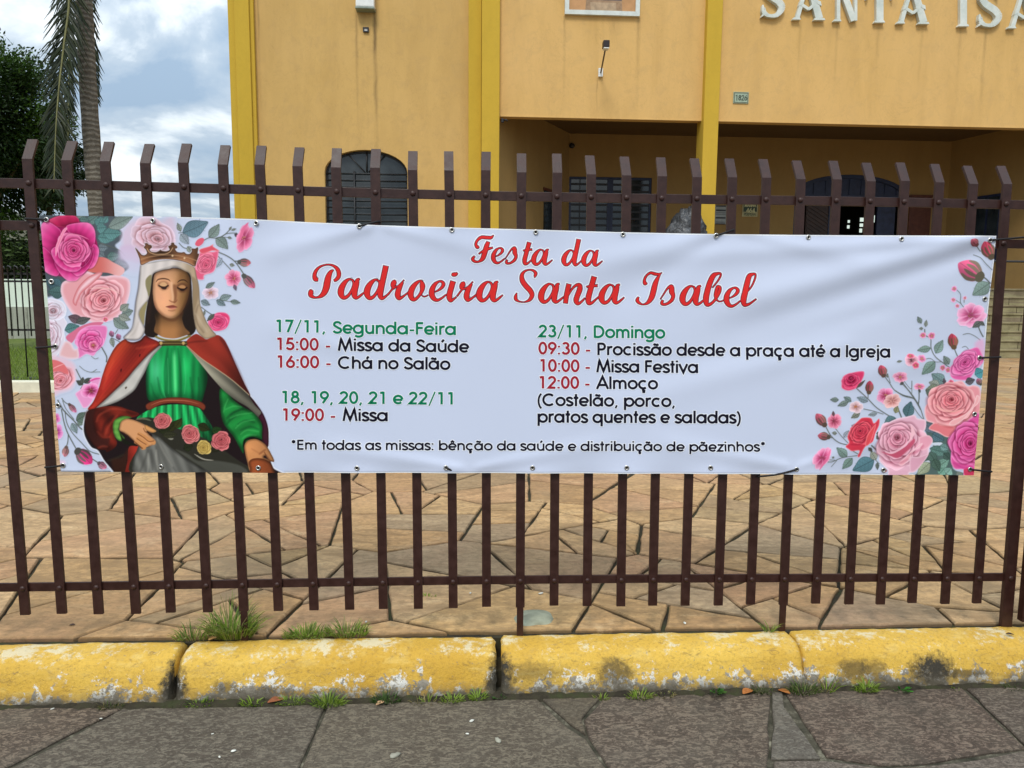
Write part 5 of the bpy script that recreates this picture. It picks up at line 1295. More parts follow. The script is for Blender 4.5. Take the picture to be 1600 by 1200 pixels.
PRINT_GAIN = 1.06
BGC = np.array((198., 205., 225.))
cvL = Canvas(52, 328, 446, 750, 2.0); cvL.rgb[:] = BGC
paint_left(cvL); paint_saint(cvL)
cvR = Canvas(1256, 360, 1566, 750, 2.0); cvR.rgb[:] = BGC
paint_right(cvR)
def sample(c, px):
    fx = np.clip((px[..., 0] - c.x0) * c.ss, 0, c.w - 1.001); fy = np.clip((px[..., 1] - c.y0) * c.ss, 0, c.h - 1.001)
    i = fx.astype(int); j = fy.astype(int); a = (fx - i)[..., None]; b = (fy - j)[..., None]
    g = lambda A: (A[j, i] * (1 - a) + A[j, i + 1] * a) * (1 - b) + (A[j + 1, i] * (1 - a) + A[j + 1, i + 1] * a) * b
    return g(np.clip(c.rgb, 0, 255)), g(c.a[..., None])[..., 0], c.tag[np.round(fy).astype(int), np.round(fx).astype(int)]
def m_print(name):
    b = MatB(name, .42, .14)
    b.color(b.attr())
    b.bump(b.noise(420, 2, .5), .04, .0006)
    return b.m
M_PRINT = m_print('printed_vinyl')
def vinyl(name, c, rough=.42):
    b = MatB(name, rough, .14); b.color(tuple(float(v) for v in c)); return b.m
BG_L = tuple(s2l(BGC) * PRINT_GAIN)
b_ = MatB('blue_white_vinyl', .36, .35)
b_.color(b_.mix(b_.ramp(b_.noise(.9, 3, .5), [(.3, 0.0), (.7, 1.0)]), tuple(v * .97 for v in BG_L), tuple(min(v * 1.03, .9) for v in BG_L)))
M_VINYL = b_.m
def grid_patch(u0, u1, v0, v1, nu, nv, lift):
    U, Vv = np.meshgrid(np.linspace(u0, u1, nu), np.linspace(v0, v1, nv))
    px = sheet_px(U, Vv)
    W = px_world(px, lift)
    idx = np.arange(nu * nv).reshape(nv, nu)
    Fq = np.stack([idx[1:, :-1], idx[1:, 1:], idx[:-1, 1:], idx[:-1, :-1]], -1)
    return px, W, Fq
px, W, Fq = grid_patch(0, 1, 0, 1, 420, 120, 0.0)
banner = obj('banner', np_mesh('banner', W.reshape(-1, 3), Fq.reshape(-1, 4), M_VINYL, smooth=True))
tag(banner, 'long printed vinyl banner with a crowned saint, roses and red script tied to the fence', 'banner')
sol = banner.modifiers.new('thickness', 'SOLIDIFY'); sol.thickness = .0011; sol.offset = -1
def sub_mesh(name, W, Fq, keep, rgb):
    Fk = Fq[keep]
    used, inv = np.unique(Fk.ravel(), return_inverse=True)
    col = s2l(rgb.reshape(-1, 3)[used]) * PRINT_GAIN
    return np_mesh(name, W.reshape(-1, 3)[used], inv.reshape(-1, 4), M_PRINT, col=col, smooth=True)
for cv, u0, u1, nu in ((cvL, 0.0, .262, 560), (cvR, .80, 1.0, 440)):
    px, W, Fq = grid_patch(u0, u1, 0, 1, nu, 580, .00045)
    rgb, al, tg = sample(cv, px)
    fa = np.maximum.reduce([al[1:, :-1], al[1:, 1:], al[:-1, 1:], al[:-1, :-1]])
    ft = tg[1:, :-1]
    if cv is cvL:
        obj('saint_picture', sub_mesh('saint_picture', W, Fq, (fa > .004) & (ft == 2), rgb), parent=banner)
        obj('rose_picture', sub_mesh('rose_picture', W, Fq, (fa > .004) & (ft != 2), rgb), parent=banner)
    else:
        obj('rose_picture', sub_mesh('rose_picture', W, Fq, fa > .004, rgb), parent=banner)

# ---------------------------------------------------------------- lettering
class Ribbons:
    """flat strokes laid on the sheet; overlapping strokes get their own tiny lift"""
    def __init__(s):
        s.V, s.F, s.M, s.k = [], [], [], 0
    @staticmethod
    def dense(P, w, step=2.2):
        # short pieces, so that every stroke follows the folds of the sheet
        Q, u = [P[0]], [w[0]]
        for i in range(1, len(P)):
            k = max(int(math.ceil(np.hypot(*(P[i] - P[i - 1])) / step)), 1)
            for j in range(1, k + 1):
                Q.append(P[i - 1] + (P[i] - P[i - 1]) * j / k); u.append(w[i - 1] + (w[i] - w[i - 1]) * j / k)
        return np.array(Q), np.array(u)
    def stroke(s, pts, w, mi, lift, closed=False, endcap=0.0):
        P = np.array(pts, float)
        if len(P) < 2: return
        w = np.broadcast_to(np.array(w, float), (len(P),))
        P, w = s.dense(P, w)
        keep = [0] + [i for i in range(1, len(P)) if np.hypot(*(P[i] - P[i - 1])) > 1e-4]
        w = w[keep]; P = P[keep]
        if closed and np.hypot(*(P[0] - P[-1])) < 1e-3: P, w = P[:-1], w[:-1]
        n = len(P)
        if endcap and not closed and n > 1:
            d0 = P[0] - P[1]; d1 = P[-1] - P[-2]
            P[0] += d0 / np.hypot(*d0) * endcap; P[-1] += d1 / np.hypot(*d1) * endcap
        N = np.zeros((n, 2)); sc = np.ones(n)
        for i in range(n):
            a = P[i] - P[i - 1] if (i > 0 or closed) else P[1] - P[0]
            b = P[(i + 1) % n] - P[i] if (i < n - 1 or closed) else P[-1] - P[-2]
            a = a / np.hypot(*a); b = b / np.hypot(*b)
            m = np.array((-a[1] - b[1], a[0] + b[0])); L = np.hypot(*m)
            if L < .3: m = np.array((-a[1], a[0])); L = 1
            m = m / L
            sc[i] = min(1 / max(m @ np.array((-a[1], a[0])), .45), 2.2); N[i] = m
        off = N * (w * sc / 2)[:, None]
        A, B = P + off, P - off
        lf = lift + (s.k % 9) * .00002; s.k += 1
        W = px_world(np.concatenate([A, B]), 0.0)
        W[:, 1] -= lf
        b0 = len(s.V); s.V += [tuple(p) for p in W]
        for i in range(n if closed else n - 1):
            j = (i + 1) % n
            s.F.append((b0 + i, b0 + n + i, b0 + n + j, b0 + j)); s.M.append(mi)
    def build(s, name, mats, parent):
        me = np_mesh(name, s.V, s.F, mats, midx=s.M)
        bm = bmesh.new(); bm.from_mesh(me)
        for f in bm.faces:
            if f.normal.y > 0: f.normal_flip()
        bm.to_mesh(me); bm.free()
        return obj(name, me, parent=parent)

def arcp(cx, cy, rx, ry, a0, a1, n=None):
    n = n or max(int(abs(a1 - a0) / 16), 3)
    return [(cx + rx * math.cos(math.radians(a0 + (a1 - a0) * k / n)), cy + ry * math.sin(math.radians(a0 + (a1 - a0) * k / n))) for k in range(n + 1)]
SW = .142                                          # stem weight in ems
def glyphs():
    g = {}
    x, c, b, o = .495, .69, .05, SW / 2            # skeleton x-height, cap height, baseline
    r = (x - b) / 2; m = (x + b) / 2
    ring = lambda cx: arcp(cx, m, r + .015, r, 0, 360, 26)
    g[' '] = (.27, [])
    g['o'] = (.62, [ring(.31)])
    bowlR = .60
    g['a'] = (.66, [ring(.30), [(.555, 0), (.555, .545)]])
    g['d'] = (.66, [ring(.30), [(.555, 0), (.555, .76)]])
    g['q'] = (.66, [ring(.30), [(.555, -.2), (.555, .545)]])
    g['b'] = (.66, [ring(.36), [(.105, 0), (.105, .76)]])
    g['p'] = (.66, [ring(.36), [(.105, -.2), (.105, .545)]])
    g['g'] = (.66, [ring(.30), [(.555, .545), (.555, .0)] + arcp(.33, -.02, .225, .15, 0, -150, 9)])
    g['c'] = (.58, [arcp(.31, m, r + .015, r, 48, 312, 18)])
    g['e'] = (.60, [[(.09, .26), (.545, .26)], arcp(.31, m, r + .012, r, 0, 318, 20)])
    g['i'] = (.22, [[(.11, 0), (.11, .545)], [(.11, .64), (.11, .745)]])
    g['l'] = (.22, [[(.11, 0), (.11, .76)]])
    g['j'] = (.24, [[(.13, .545), (.13, -.06)] + arcp(.03, -.07, .10, .10, 0, -80, 5), [(.13, .64), (.13, .745)]])
    g['t'] = (.32, [[(.16, 0), (.16, .73)], [(.02, .50), (.30, .50)]])
    g['f'] = g['t']
    g['r'] = (.38, [[(.11, 0), (.11, .545)], [(.11, .30)] + arcp(.30, .33, .19, .165, 180, 70, 7)])
    g['n'] = (.60, [[(.105, 0), (.105, .545)], arcp(.30, .305, .195, .19, 180, 0, 12) + [(.495, 0)]])
    g['h'] = (.60, [[(.105, 0), (.105, .76)], arcp(.30, .305, .195, .19, 180, 0, 12) + [(.495, 0)]])
    g['m'] = (.90, [[(.105, 0), (.105, .545)], arcp(.275, .315, .17, .18, 180, 0, 11) + [(.445, 0)], arcp(.615, .315, .17, .18, 180, 0, 11) + [(.785, 0)]])
    g['u'] = (.60, [[(.495, 0), (.495, .545)], [(.105, .545)] + arcp(.30, .24, .195, .19, 180, 360, 12)])
    g['v'] = (.54, [[(.03, .545), (.27, .03), (.51, .545)]])
    g['z'] = (.48, [[(.05, x), (.42, x), (.06, .05), (.45, .05)]])
    S = lambda w, h, x0: [(x0 + w * .86, h * .76)] + arcp(x0 + w * .5, h * .745, w * .33, h * .185, 30, 215, 9) + [(x0 + w * .30, h * .60), (x0 + w * .62, h * .45)] + arcp(x0 + w * .5, h * .27, w * .38, h * .20, 42, -168, 11)
    g['s'] = (.44, [S(.46, .545, -.01)])
    g['S'] = (.56, [S(.56, .74, 0)])
    g['M'] = (.88, [[(.07, 0), (.19, c + .04), (.44, .06), (.69, c + .04), (.81, 0)]])
    g['F'] = (.50, [[(.11, 0), (.11, .74)], [(.11, c), (.46, c)], [(.11, .40), (.44, .40)]])
    g['E'] = (.54, [[(.11, 0), (.11, .74)], [(.11, c), (.48, c)], [(.11, .40), (.46, .40)], [(.11, .05), (.48, .05)]])
    g['D'] = (.72, [[(.11, 0), (.11, .74)], [(.11, c)] + [(.28, c)] + arcp(.30, .37, .32, .32, 90, -90, 14) + [(.11, .05)]])
    g['P'] = (.58, [[(.11, 0), (.11, .74)], [(.11, c), (.30, c)] + arcp(.31, .515, .18, .175, 90, -90, 10) + [(.11, .34)]])
    g['C'] = (.78, [arcp(.41, .37, .335, .325, 46, 314, 20)])
    g['I'] = (.22, [[(.11, 0), (.11, .74)]])
    g['A'] = (.72, [[(.03, 0), (.36, .74), (.69, 0)], [(.16, .24), (.56, .24)]])
    g['R'] = (.60, g['P'][1] + [[(.30, .34), (.54, 0)]])
    g['N'] = (.74, [[(.11, 0), (.11, .66), (.63, .08), (.63, .74)]])
    g['0'] = (.56, [arcp(.28, .37, .195, .32, 0, 360, 26)])
    g['1'] = (.56, [[(.12, .66), (.31, .69)], [(.31, 0), (.31, .74)]])
    g['2'] = (.56, [arcp(.28, .52, .185, .17, 168, -32, 10) + [(.09, .05), (.49, .05)]])
    g['3'] = (.56, [arcp(.27, .55, .16, .14, 155, -80, 10) + [(.27, .40)], [(.27, .40)] + arcp(.27, .225, .195, .175, 88, -158, 12)])
    g['4'] = (.56, [[(.40, 0), (.40, .70), (.06, .19), (.52, .19)]])
    g['5'] = (.56, [[(.46, c), (.19, c), (.13, .41)] + arcp(.27, .245, .20, .195, 118, -155, 12)])
    g['6'] = (.56, [arcp(.28, .24, .195, .19, 0, 360, 22), [(.37, .72), (.105, .32)]])
    g['7'] = (.56, [[(.06, c), (.46, c), (.20, 0)]])
    g['8'] = (.56, [arcp(.28, .545, .145, .145, 0, 360, 18), arcp(.28, .22, .19, .17, 0, 360, 20)])
    g['9'] = (.56, [arcp(.28, .50, .195, .19, 0, 360, 22), [(.19, .02), (.455, .42)]])
    g['/'] = (.46, [[(.06, -.09), (.40, .76)]])
    g[','] = (.26, [[(.07, -.10), (.15, .08)]])
    g['.'] = (.24, [[(.12, 0), (.12, .10)]])
    g[':'] = (.24, [[(.12, 0), (.12, .105)], [(.12, .42), (.12, .525)]])
    g['-'] = (.36, [[(.05, .25), (.31, .25)]])
    g['('] = (.32, [arcp(.42, .29, .31, .50, 118, 242, 10)])
    g[')'] = (.32, [arcp(-.10, .29, .31, .50, 62, -62, 10)])
    g['*'] = (.40, [[(.20 + .13 * math.cos(t), .60 + .13 * math.sin(t)), (.20 - .13 * math.cos(t), .60 - .13 * math.sin(t))] for t in (math.pi / 2, math.pi / 6, -math.pi / 6)])
    acc = lambda k, dx: [[(dx - .02, .60), (dx + .10, .755)]]
    til = lambda dx: [[(dx - .15, .625), (dx - .08, .675), (dx, .655), (dx + .08, .635), (dx + .15, .69)]]
    g['á'] = (.66, g['a'][1] + acc(0, .31)); g['é'] = (.60, g['e'][1] + acc(0, .31)); g['ú'] = (.60, g['u'][1] + acc(0, .30))
    g['ã'] = (.66, g['a'][1] + til(.31)); g['ê'] = (.60, g['e'][1] + [[(.19, .60), (.31, .70), (.43, .60)]])
    g['ç'] = (.58, g['c'][1] + [[(.31, .03), (.30, -.06), (.37, -.09), (.36, -.16), (.25, -.175)]])
    return g
GL = glyphs()
def layout(text):
    adv, out = 0.0, []
    for ch in text:
        w, st = GL[ch]
        out.append((ch, adv, st)); adv += w
    return out, adv
def text_line(rb, text, x0, y0, x1, y1, em, mi, halo, wk=1.0):
    """text from (x0,y0) to (x1,y1): baseline ends in drawing units; em = size"""
    out, adv = layout(text)
    lo = min(p[0] + a for ch, a, st in out for s in st for p in s) - SW / 2; hi = max(p[0] + a for ch, a, st in out for s in st for p in s) + SW / 2
    sx = (x1 - x0) / (hi - lo)
    for ch, a, st in out:
        thin = .6 if ch == '/' else (.8 if ch in ',*-' else (.85 if ch in '()' else 1.0))
        for s in st:
            P = []
            for (px_, py_) in s:
                t = (a + px_ - lo) / (hi - lo)
                P.append((x0 + (a + px_ - lo) * sx, y0 + (y1 - y0) * t - py_ * em))
            cl = len(s) > 12 and abs(s[0][0] - s[-1][0]) < 1e-6 and abs(s[0][1] - s[-1][1]) < 1e-6
            w = SW * em * wk * thin
            rb.stroke(P, w + 2.4, halo, .0005, cl, 1.0)
            rb.stroke(P, w, mi, .0008, cl)
C_HALO = vinyl('print_white_halo', (.82, .84, .90)); C_GREEN = vinyl('print_green', (.002, .19, .085)); C_WINE = vinyl('print_wine_red', (.36, .018, .032)); C_INK = vinyl('print_black', (.007, .006, .016))
rb = Ribbons()
GRN, WIN, INK = 1, 2, 3
E1 = 26.0
for t, a, mi in ((("17/11,"), (430.5, 518.6, 509, 520), GRN), ("Segunda-Feira", (519.5, 521.0, 712.5, 523.5), GRN), ("15:00", (431.5, 546.6, 498.5, 547.6), WIN), ("-", (507.4, 548, 518.1, 548), WIN), ("Missa da Saúde", (527.8, 548, 733.6, 550.8), INK),
                 ("16:00", (432, 574.4, 499, 575.3), WIN), ("-", (507.9, 575.6, 518.6, 575.6), WIN), ("Chá no Salão", (527.8, 576.0, 704, 577.8), INK),
                 ("18, 19, 20, 21 e 22/11", (439.3, 629.9, 707.5, 632), GRN), ("19:00", (440.5, 657.3, 506.5, 657.8), WIN), ("-", (514.9, 657.8, 525.6, 657.8), WIN), ("Missa", (535, 657.8, 606, 658.2), INK),
                 ("23/11,", (841, 526.8, 917.5, 527.6), GRN), ("Domingo", (927.5, 527.8, 1039.6, 528.9), GRN), ("09:30", (841, 553.4, 905.8, 554.2), WIN), ("-", (913.4, 554.4, 924.1, 554.4), WIN), ("Procissão desde a praça até a Igreja", (933.3, 554.8, 1391.2, 558.9), INK),
                 ("10:00", (842.5, 580.3, 905.5, 581.2), WIN), ("-", (912.9, 581.3, 923.6, 581.3), WIN), ("Missa Festiva", (931.5, 581.7, 1091, 583), INK), ("12:00", (841.5, 606.8, 905, 607.4), WIN), ("-", (912.4, 607.4, 923.1, 607.4), WIN), ("Almoço", (930.8, 607.7, 1028.3, 608.2), INK),
                 ("(Costelão, porco,", (839.6, 634.0, 1055, 635.9), INK), ("pratos quentes e saladas)", (839.8, 660.2, 1158, 661.8), INK)):
    text_line(rb, t, *a, E1, mi, 0)
text_line(rb, "*Em todas as missas: bênção da saúde e distribuição de pãezinhos*", 454.5, 702.4, 1196.5, 705.6, 20.6, INK, 0, 1.0)
rb.build('schedule_lettering', [C_HALO, C_GREEN, C_WINE, C_INK], banner)

# script title: broad pen strokes (x, y, width) in drawing units
def T(ox, oy, s):
    return lambda *v: [(ox + a / s, oy + b / s, w / s) for a, b, w in np.array(v, float).reshape(-1, 3)]
T1, T2, T3, T4, T5 = T(475, 405, 10), T(625, 405, 10), T(795, 410, 8.42), T(985, 410, 7.62), T(730, 360, 7.27)
LET = {
 'P': [T1(462, 168, 22, 420, 200, 62, 385, 270, 92, 365, 360, 106, 350, 440, 106, 318, 520, 92, 265, 575, 62, 205, 597, 34, 150, 592, 46, 108, 560, 76, 112, 510, 82, 130, 482, 50), T1(222, 318, 58, 180, 310, 74, 166, 255, 66, 185, 190, 56, 235, 130, 40, 310, 95, 30, 390, 85, 30, 465, 105, 42, 520, 150, 62, 546, 215, 70, 540, 275, 66, 505, 318, 58, 470, 338, 40)],
 'a': [T1(742, 318, 30, 700, 315, 42, 640, 365, 74, 590, 450, 98, 578, 530, 100, 605, 590, 74, 650, 598, 58, 705, 555, 50, 752, 470, 40, 776, 390, 38, 766, 335, 40, 735, 314, 26), T1(872, 306, 26, 838, 330, 66, 818, 400, 88, 795, 490, 94, 790, 560, 92, 812, 598, 66, 850, 592, 44, 905, 550, 36, 945, 515, 22)],
 'd': [T1(1150, 325, 30, 1110, 322, 42, 1050, 370, 74, 1000, 450, 98, 985, 530, 100, 1010, 595, 74, 1055, 605, 58, 1110, 560, 50, 1158, 475, 40, 1180, 395, 38, 1172, 345, 40, 1140, 322, 26), T1(1282, 104, 92, 1262, 200, 92, 1240, 300, 92, 1215, 420, 92, 1192, 540, 94, 1210, 605, 66, 1250, 600, 44, 1310, 550, 32, 1375, 480, 26, 1420, 445, 24)],
 'r': [T2(890, 580, 30, 930, 525, 30, 968, 478, 30), T2(1000, 352, 30, 990, 375, 76, 972, 415, 88, 968, 450, 70, 990, 465, 40, 1040, 448, 30, 1090, 405, 28, 1138, 352, 24), T2(1120, 385, 40, 1080, 450, 70, 1050, 520, 88, 1040, 590, 90, 1060, 635, 66, 1100, 625, 44, 1160, 580, 32, 1210, 540, 24)],
 'o': [T2(350, 345, 30, 310, 340, 38, 245, 385, 66, 190, 460, 90, 168, 540, 96, 185, 610, 76, 230, 628, 58, 290, 580, 48, 340, 500, 62, 352, 420, 86, 340, 365, 62, 320, 342, 24), T2(330, 540, 20, 360, 580, 22, 400, 580, 24, 440, 560, 22)],
 'e': [T2(545, 510, 22, 600, 485, 34, 655, 440, 52, 680, 390, 60, 655, 352, 46, 610, 348, 36, 550, 390, 62, 505, 470, 86, 498, 550, 92, 530, 615, 74, 585, 640, 50, 650, 610, 36, 700, 570, 30, 735, 545, 22)],
 'i': [T2(830, 345, 90, 805, 430, 90, 778, 530, 92, 772, 600, 88, 792, 645, 62, 830, 630, 40, 880, 590, 28)], 
 'dot': [T2(808, 232, 40, 835, 240, 66, 870, 235, 62, 898, 215, 34)],
 'S': [T3(338, 200, 16, 345, 175, 40, 352, 140, 46, 320, 108, 34, 265, 98, 22, 205, 120, 34, 172, 170, 54, 178, 240, 68, 225, 310, 72, 280, 370, 70, 305, 430, 62, 275, 490, 46, 210, 520, 20, 140, 515, 22, 96, 488, 44, 90, 450, 46, 104, 402, 16)],
 'n': [T3(790, 285, 70, 775, 345, 68, 758, 430, 68, 744, 538, 64), T3(782, 430, 26, 830, 350, 30, 885, 300, 40, 930, 305, 62, 930, 360, 74, 900, 440, 72, 885, 500, 72, 905, 540, 50, 945, 525, 34, 1000, 470, 24)],
 't': [T3(1120, 188, 74, 1098, 270, 74, 1070, 370, 74, 1045, 470, 76, 1050, 530, 62, 1085, 535, 42, 1130, 500, 30, 1190, 445, 22), T3(1022, 325, 30, 1060, 312, 30, 1165, 305, 40)],
 'I': [T4(376, 122, 12, 340, 140, 30, 295, 138, 40, 240, 125, 34, 190, 160, 30, 168, 210, 36, 175, 250, 46, 200, 245, 22), T4(360, 135, 14, 325, 190, 44, 295, 260, 64, 275, 340, 70, 250, 420, 66, 205, 480, 42, 150, 500, 20, 105, 482, 36, 82, 450, 44, 98, 412, 22)],
 's': [T4(356, 438, 16, 400, 370, 20, 440, 310, 26, 478, 285, 44, 490, 300, 60, 492, 350, 66, 508, 400, 48, 490, 450, 44, 440, 490, 34, 395, 500, 34, 372, 485, 38, 385, 450, 30)],
 'b': [T4(872, 470, 24, 900, 440, 30), T4(975, 300, 18, 1035, 225, 22, 1070, 165, 24, 1070, 132, 24, 1030, 135, 40, 985, 160, 62, 945, 240, 68, 915, 340, 70, 898, 430, 72, 910, 500, 52, 960, 490, 36, 1015, 430, 34, 1055, 350, 44, 1062, 300, 40, 1035, 290, 36, 1020, 340, 44, 1010, 400, 40, 1025, 445, 24, 1060, 466, 18, 1110, 450, 18)],
 'l': [T4(1385, 350, 18, 1440, 280, 22, 1480, 190, 24, 1485, 142, 24, 1455, 140, 36, 1412, 165, 60, 1385, 250, 68, 1360, 350, 70, 1340, 440, 72, 1350, 500, 52, 1395, 500, 34, 1450, 465, 24, 1488, 435, 20)],
 'F': [T5(298, 56, 14, 270, 82, 38, 220, 82, 42, 160, 80, 40, 115, 115, 32, 98, 160, 34, 115, 192, 40, 134, 185, 24), T5(240, 130, 44, 220, 180, 56, 200, 250, 60, 175, 320, 52, 130, 355, 26, 85, 352, 32, 62, 325, 38, 84, 294, 24), T5(132, 268, 18, 165, 245, 26, 215, 220, 36, 290, 196, 22)],
}
def bottom(k): return max(p[1] for st in LET[k] for p in st)
def left(k): return min(p[0] for st in LET[k] for p in st)
tr = Ribbons()
def put(k, x=None, y=None, sc=1.0):
    """letter k with its left edge at x and foot at y"""
    x0, y0 = left(k), bottom(k)
    x = x0 if x is None else x; y = y0 if y is None else y
    for st in LET[k]:
        P = [(x + (a - x0) * sc, y + (b - y0) * sc, w * sc) for a, b, w in st]
        Q = _spl(P, False, 6)
        xy, w = Q[:, :2], np.maximum(Q[:, 2], 1.0)
        tr.stroke(xy, w + 3.8, 0, .0005, False, 2.0)
        tr.stroke(xy, w + .5, 1, .0008, False, .5)
        tr.stroke(xy, np.maximum(w - 1.6, .25), 2, .0011, False, -.3)
for k in ('P', 'a', 'd', 'o', 'e', 'i', 'dot', 'r', 'S', 'n', 't', 'I', 's', 'b', 'l'):
    put(k)
xa, ya = left('a'), bottom('a')
put('r', left('r') - 107.5, bottom('r') - 2.6)
put('a', xa + 216, ya + 4.4); put('a', xa + 312.6, ya + 6.6, .97); put('a', xa + 407, ya + 7.9, .97); put('a', xa + 533.5, ya + 10, .97)
put('e', 985 + 1140 / 7.62, 478.3, .97)
s8 = .79
put('F'); put('e', 770.8, 411.0, s8); put('s', 730 + 430 / 7.27, 411.6, .85); put('t', 730 + 636 / 7.27, 412.0, s8 * 1.02); put('a', 833.8, 412.8, s8); put('d', 880.6, 413.6, s8); put('a', 911.6, 414.4, s8)
C_RED = vinyl('print_title_red', (.70, .026, .024)); C_MAR = vinyl('print_dark_maroon', (.095, .012, .035))
hm = Ribbons()
hm.stroke([(x, y + 1.0) for x, y in TOPC[1:]], 2.0, 0, .0004); hm.stroke([(x - .9, y) for x, y in RIGC], 1.8, 0, .0004); hm.stroke([(x, y - .8) for x, y in BOTC[3:]], 1.4, 0, .0004)
hm.build('hem', [vinyl('white_hem', (.80, .82, .86))], banner)
tr.build('title_lettering', [C_HALO, C_MAR, C_RED], banner)

# ---------------------------------------------------------------- eyelets and cord ties
M_STEEL = simple('eyelet_steel', (.62, .60, .56), .28, .5, 1.0, var=.12, scale=200)
M_HOLE = simple('eyelet_hole', (.012, .010, .010), .8, .2)
M_CORD = simple('black_cord', (.012, .010, .011), .6, .3, var=.3, scale=300)
def m_eyelet():
    bm = bmesh.new()
    n, k = 20, 8
    rings = []
    for i in range(n):
        a = 6.28318 * i / n
        rings.append([bm.verts.new(((.0066 + .0026 * math.cos(6.28318 * j / k)) * math.cos(a), -.0015 - .0022 * math.sin(6.28318 * j / k), (.0066 + .0026 * math.cos(6.28318 * j / k)) * math.sin(a))) for j in range(k)])
    for i in range(n):
        for j in range(k):
            f = bm.faces.new((rings[i][j], rings[(i + 1) % n][j], rings[(i + 1) % n][(j + 1) % k], rings[i][(j + 1) % k])); f.smooth = True
    vs_ = [bm.verts.new((.0055 * math.cos(6.28318 * i / n), -.0012, .0055 * math.sin(6.28318 * i / n))) for i in range(n)]
    f = bm.faces.new(vs_); f.material_index = 1
    f.normal_update()
    if f.normal.y > 0: f.normal_flip()
    me = bpy.data.meshes.new('eyelet'); bm.to_mesh(me); bm.free()
    me.materials.append(M_STEEL); me.materials.append(M_HOLE)
    return me
EY = m_eyelet()
eyes = [(73.5, 343.5), (239.5, 345), (401, 349), (562, 354), (706, 359.5), (837, 363), (973, 366.5), (1118, 368.5), (1262, 371), (1407, 373.5), (1546, 375.5), (80.5, 440), (86.5, 541), (90.5, 633.5), (98.5, 727), (252, 729), (404, 731), (558, 731), (697, 730), (832, 730.5), (979, 730.5), (1110, 730.5), (1244, 733), (1380, 734), (1515, 733), (1539, 467), (1531, 559), (1523, 647)]
for p in eyes:
    o = bpy.data.objects.new('eyelet', EY); link(o); o.parent = banner
    o.location = tuple(px_world(np.array(p), .0006)); o.rotation_euler = (random.uniform(-.1, .1), random.uniform(0, 6), random.uniform(-.15, .15))
def cord(a, b, sag=0.0, tail=None):
    bm = bmesh.new()
    A = Vector(px_world(np.array(a, float), .003)); B = Vector(onY(*b, -.006))
    M = (A + B) / 2 + Vector((0, -.004, -sag))
    pts = [A + Vector((0, .006, 0)), A, M, B, B + Vector((.004 if b[0] > a[0] else -.004, .018, 0))]
    q = _spl([tuple(p) for p in pts], False, 5)
    tube(bm, [Vector(p) for p in q], .0036, 8)
    obj('cord', bm, M_CORD, banner, smooth=True)
cord((73.5, 343.5), (40, 341.5)); cord((562, 354), (592, 346)); cord((1118, 368.5), (1146, 359)); cord((1546, 375.5), (1604, 370.5)); cord((86.5, 541), (57, 543.5)); cord((98.5, 727), (71, 730.5))
cord((697, 730), (716, 738.5)); cord((1244, 733), (1186, 744.5), .004); cord((1531, 559), (1563, 558)); cord((1515, 733), (1549, 737))
# ================================================================ the church
YF, YW, YBK = 16.2, 16.45, 20.3                    # portico front, left wing front, portico back wall
ZFL = 1.86                                         # portico floor
def FX(x, y=300, Y=YF): return float(onY(x, y, Y)[0])
def FZ(x, y, Y=YF): return float(onY(x, y, Y)[2])
xl, xw = FX(362, 150, YW), FX(735, 120, YW)
xp0, xp1, xp2 = FX(732, 120, YW - .08), FX(752.5, 120), FX(780.5, 120)
xc0, xc1 = FX(1101, 150, 16.0), FX(1124.5, 150, 16.0)
zl = FZ(940, 184.5)
ZTOP = 12.5
def W_(x): return (FX(x, 60), )
streakW = [(FX(557, 60, YW), .05, FZ(560, 14, YW), 3.2, .55), (FX(586, 60, YW), .07, FZ(584, 14, YW), 4.4, .95), (FX(571, 60, YW), .16, FZ(571, 14, YW), .35, .6), (FX(404, 60, YW), .05, 9.5, 4.5, .5)]
streakF = [(FX(882, 60), .05, FZ(882, 25), 2.3, .42), (FX(997, 60), .07, FZ(997, 27), 2.4, .45), (FX(935, 60), .03, FZ(935, 122), 1.0, .5), (FX(960, 60), .25, FZ(960, 27), .8, .25), (FX(1250, 60), .05, FZ(1250, 33), 1.5, .30), (FX(1308, 60), .06, FZ(1308, 36), 1.9, .3), (FX(1372, 60), .07, FZ(1372, 38), 1.6, .3), (FX(1440, 60), .06, FZ(1440, 40), 2.1, .28), (FX(1540, 60), .07, FZ(1540, 46), 2.3, .5), (FX(1500, 60), .06, FZ(1500, 44), 1.4, .3)]
M_WING = stucco('ochre_stucco', (.60, .38, .13), (.45, .28, .09), streakW)
M_FASC = stucco('warm_ochre_stucco', (.67, .42, .15), (.50, .305, .10), streakF)
M_YEL = stucco('yellow_pilaster_paint', (.56, .365, .040), (.44, .28, .03), amt=.6)
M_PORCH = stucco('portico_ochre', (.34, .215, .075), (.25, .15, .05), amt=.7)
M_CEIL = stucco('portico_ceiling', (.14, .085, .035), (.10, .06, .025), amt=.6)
def glass(name, c, rough=.08):
    b = MatB(name, rough, .6); b.color(b.mix(b.ramp(b.noise(2.2, 3, .5), [(.35, 0.0), (.65, 1.0)]), c, tuple(v * 2.4 + .004 for v in c))); return b.m
M_GLASS = glass('dark_window_glass', (.012, .016, .018)); M_IRON = simple('black_window_iron', (.018, .018, .020), .5, .4, var=.3, scale=30)
M_NAVY = simple('navy_door_paint', (.018, .026, .065), .45, .4, var=.35, scale=6); M_WOODB = simple('dark_brown_door', (.045, .022, .014), .5, .4, var=.4, scale=9); M_REDB = simple('red_brown_door', (.10, .028, .014), .5, .4, var=.3, scale=8)
M_WHITE = simple('white_paint', (.72, .73, .70), .5, .4, var=.08, scale=12)
church = thing('church', (4.0, YF, ZP), 'ochre church facade with yellow pilasters, a deep portico and arched openings', 'church')

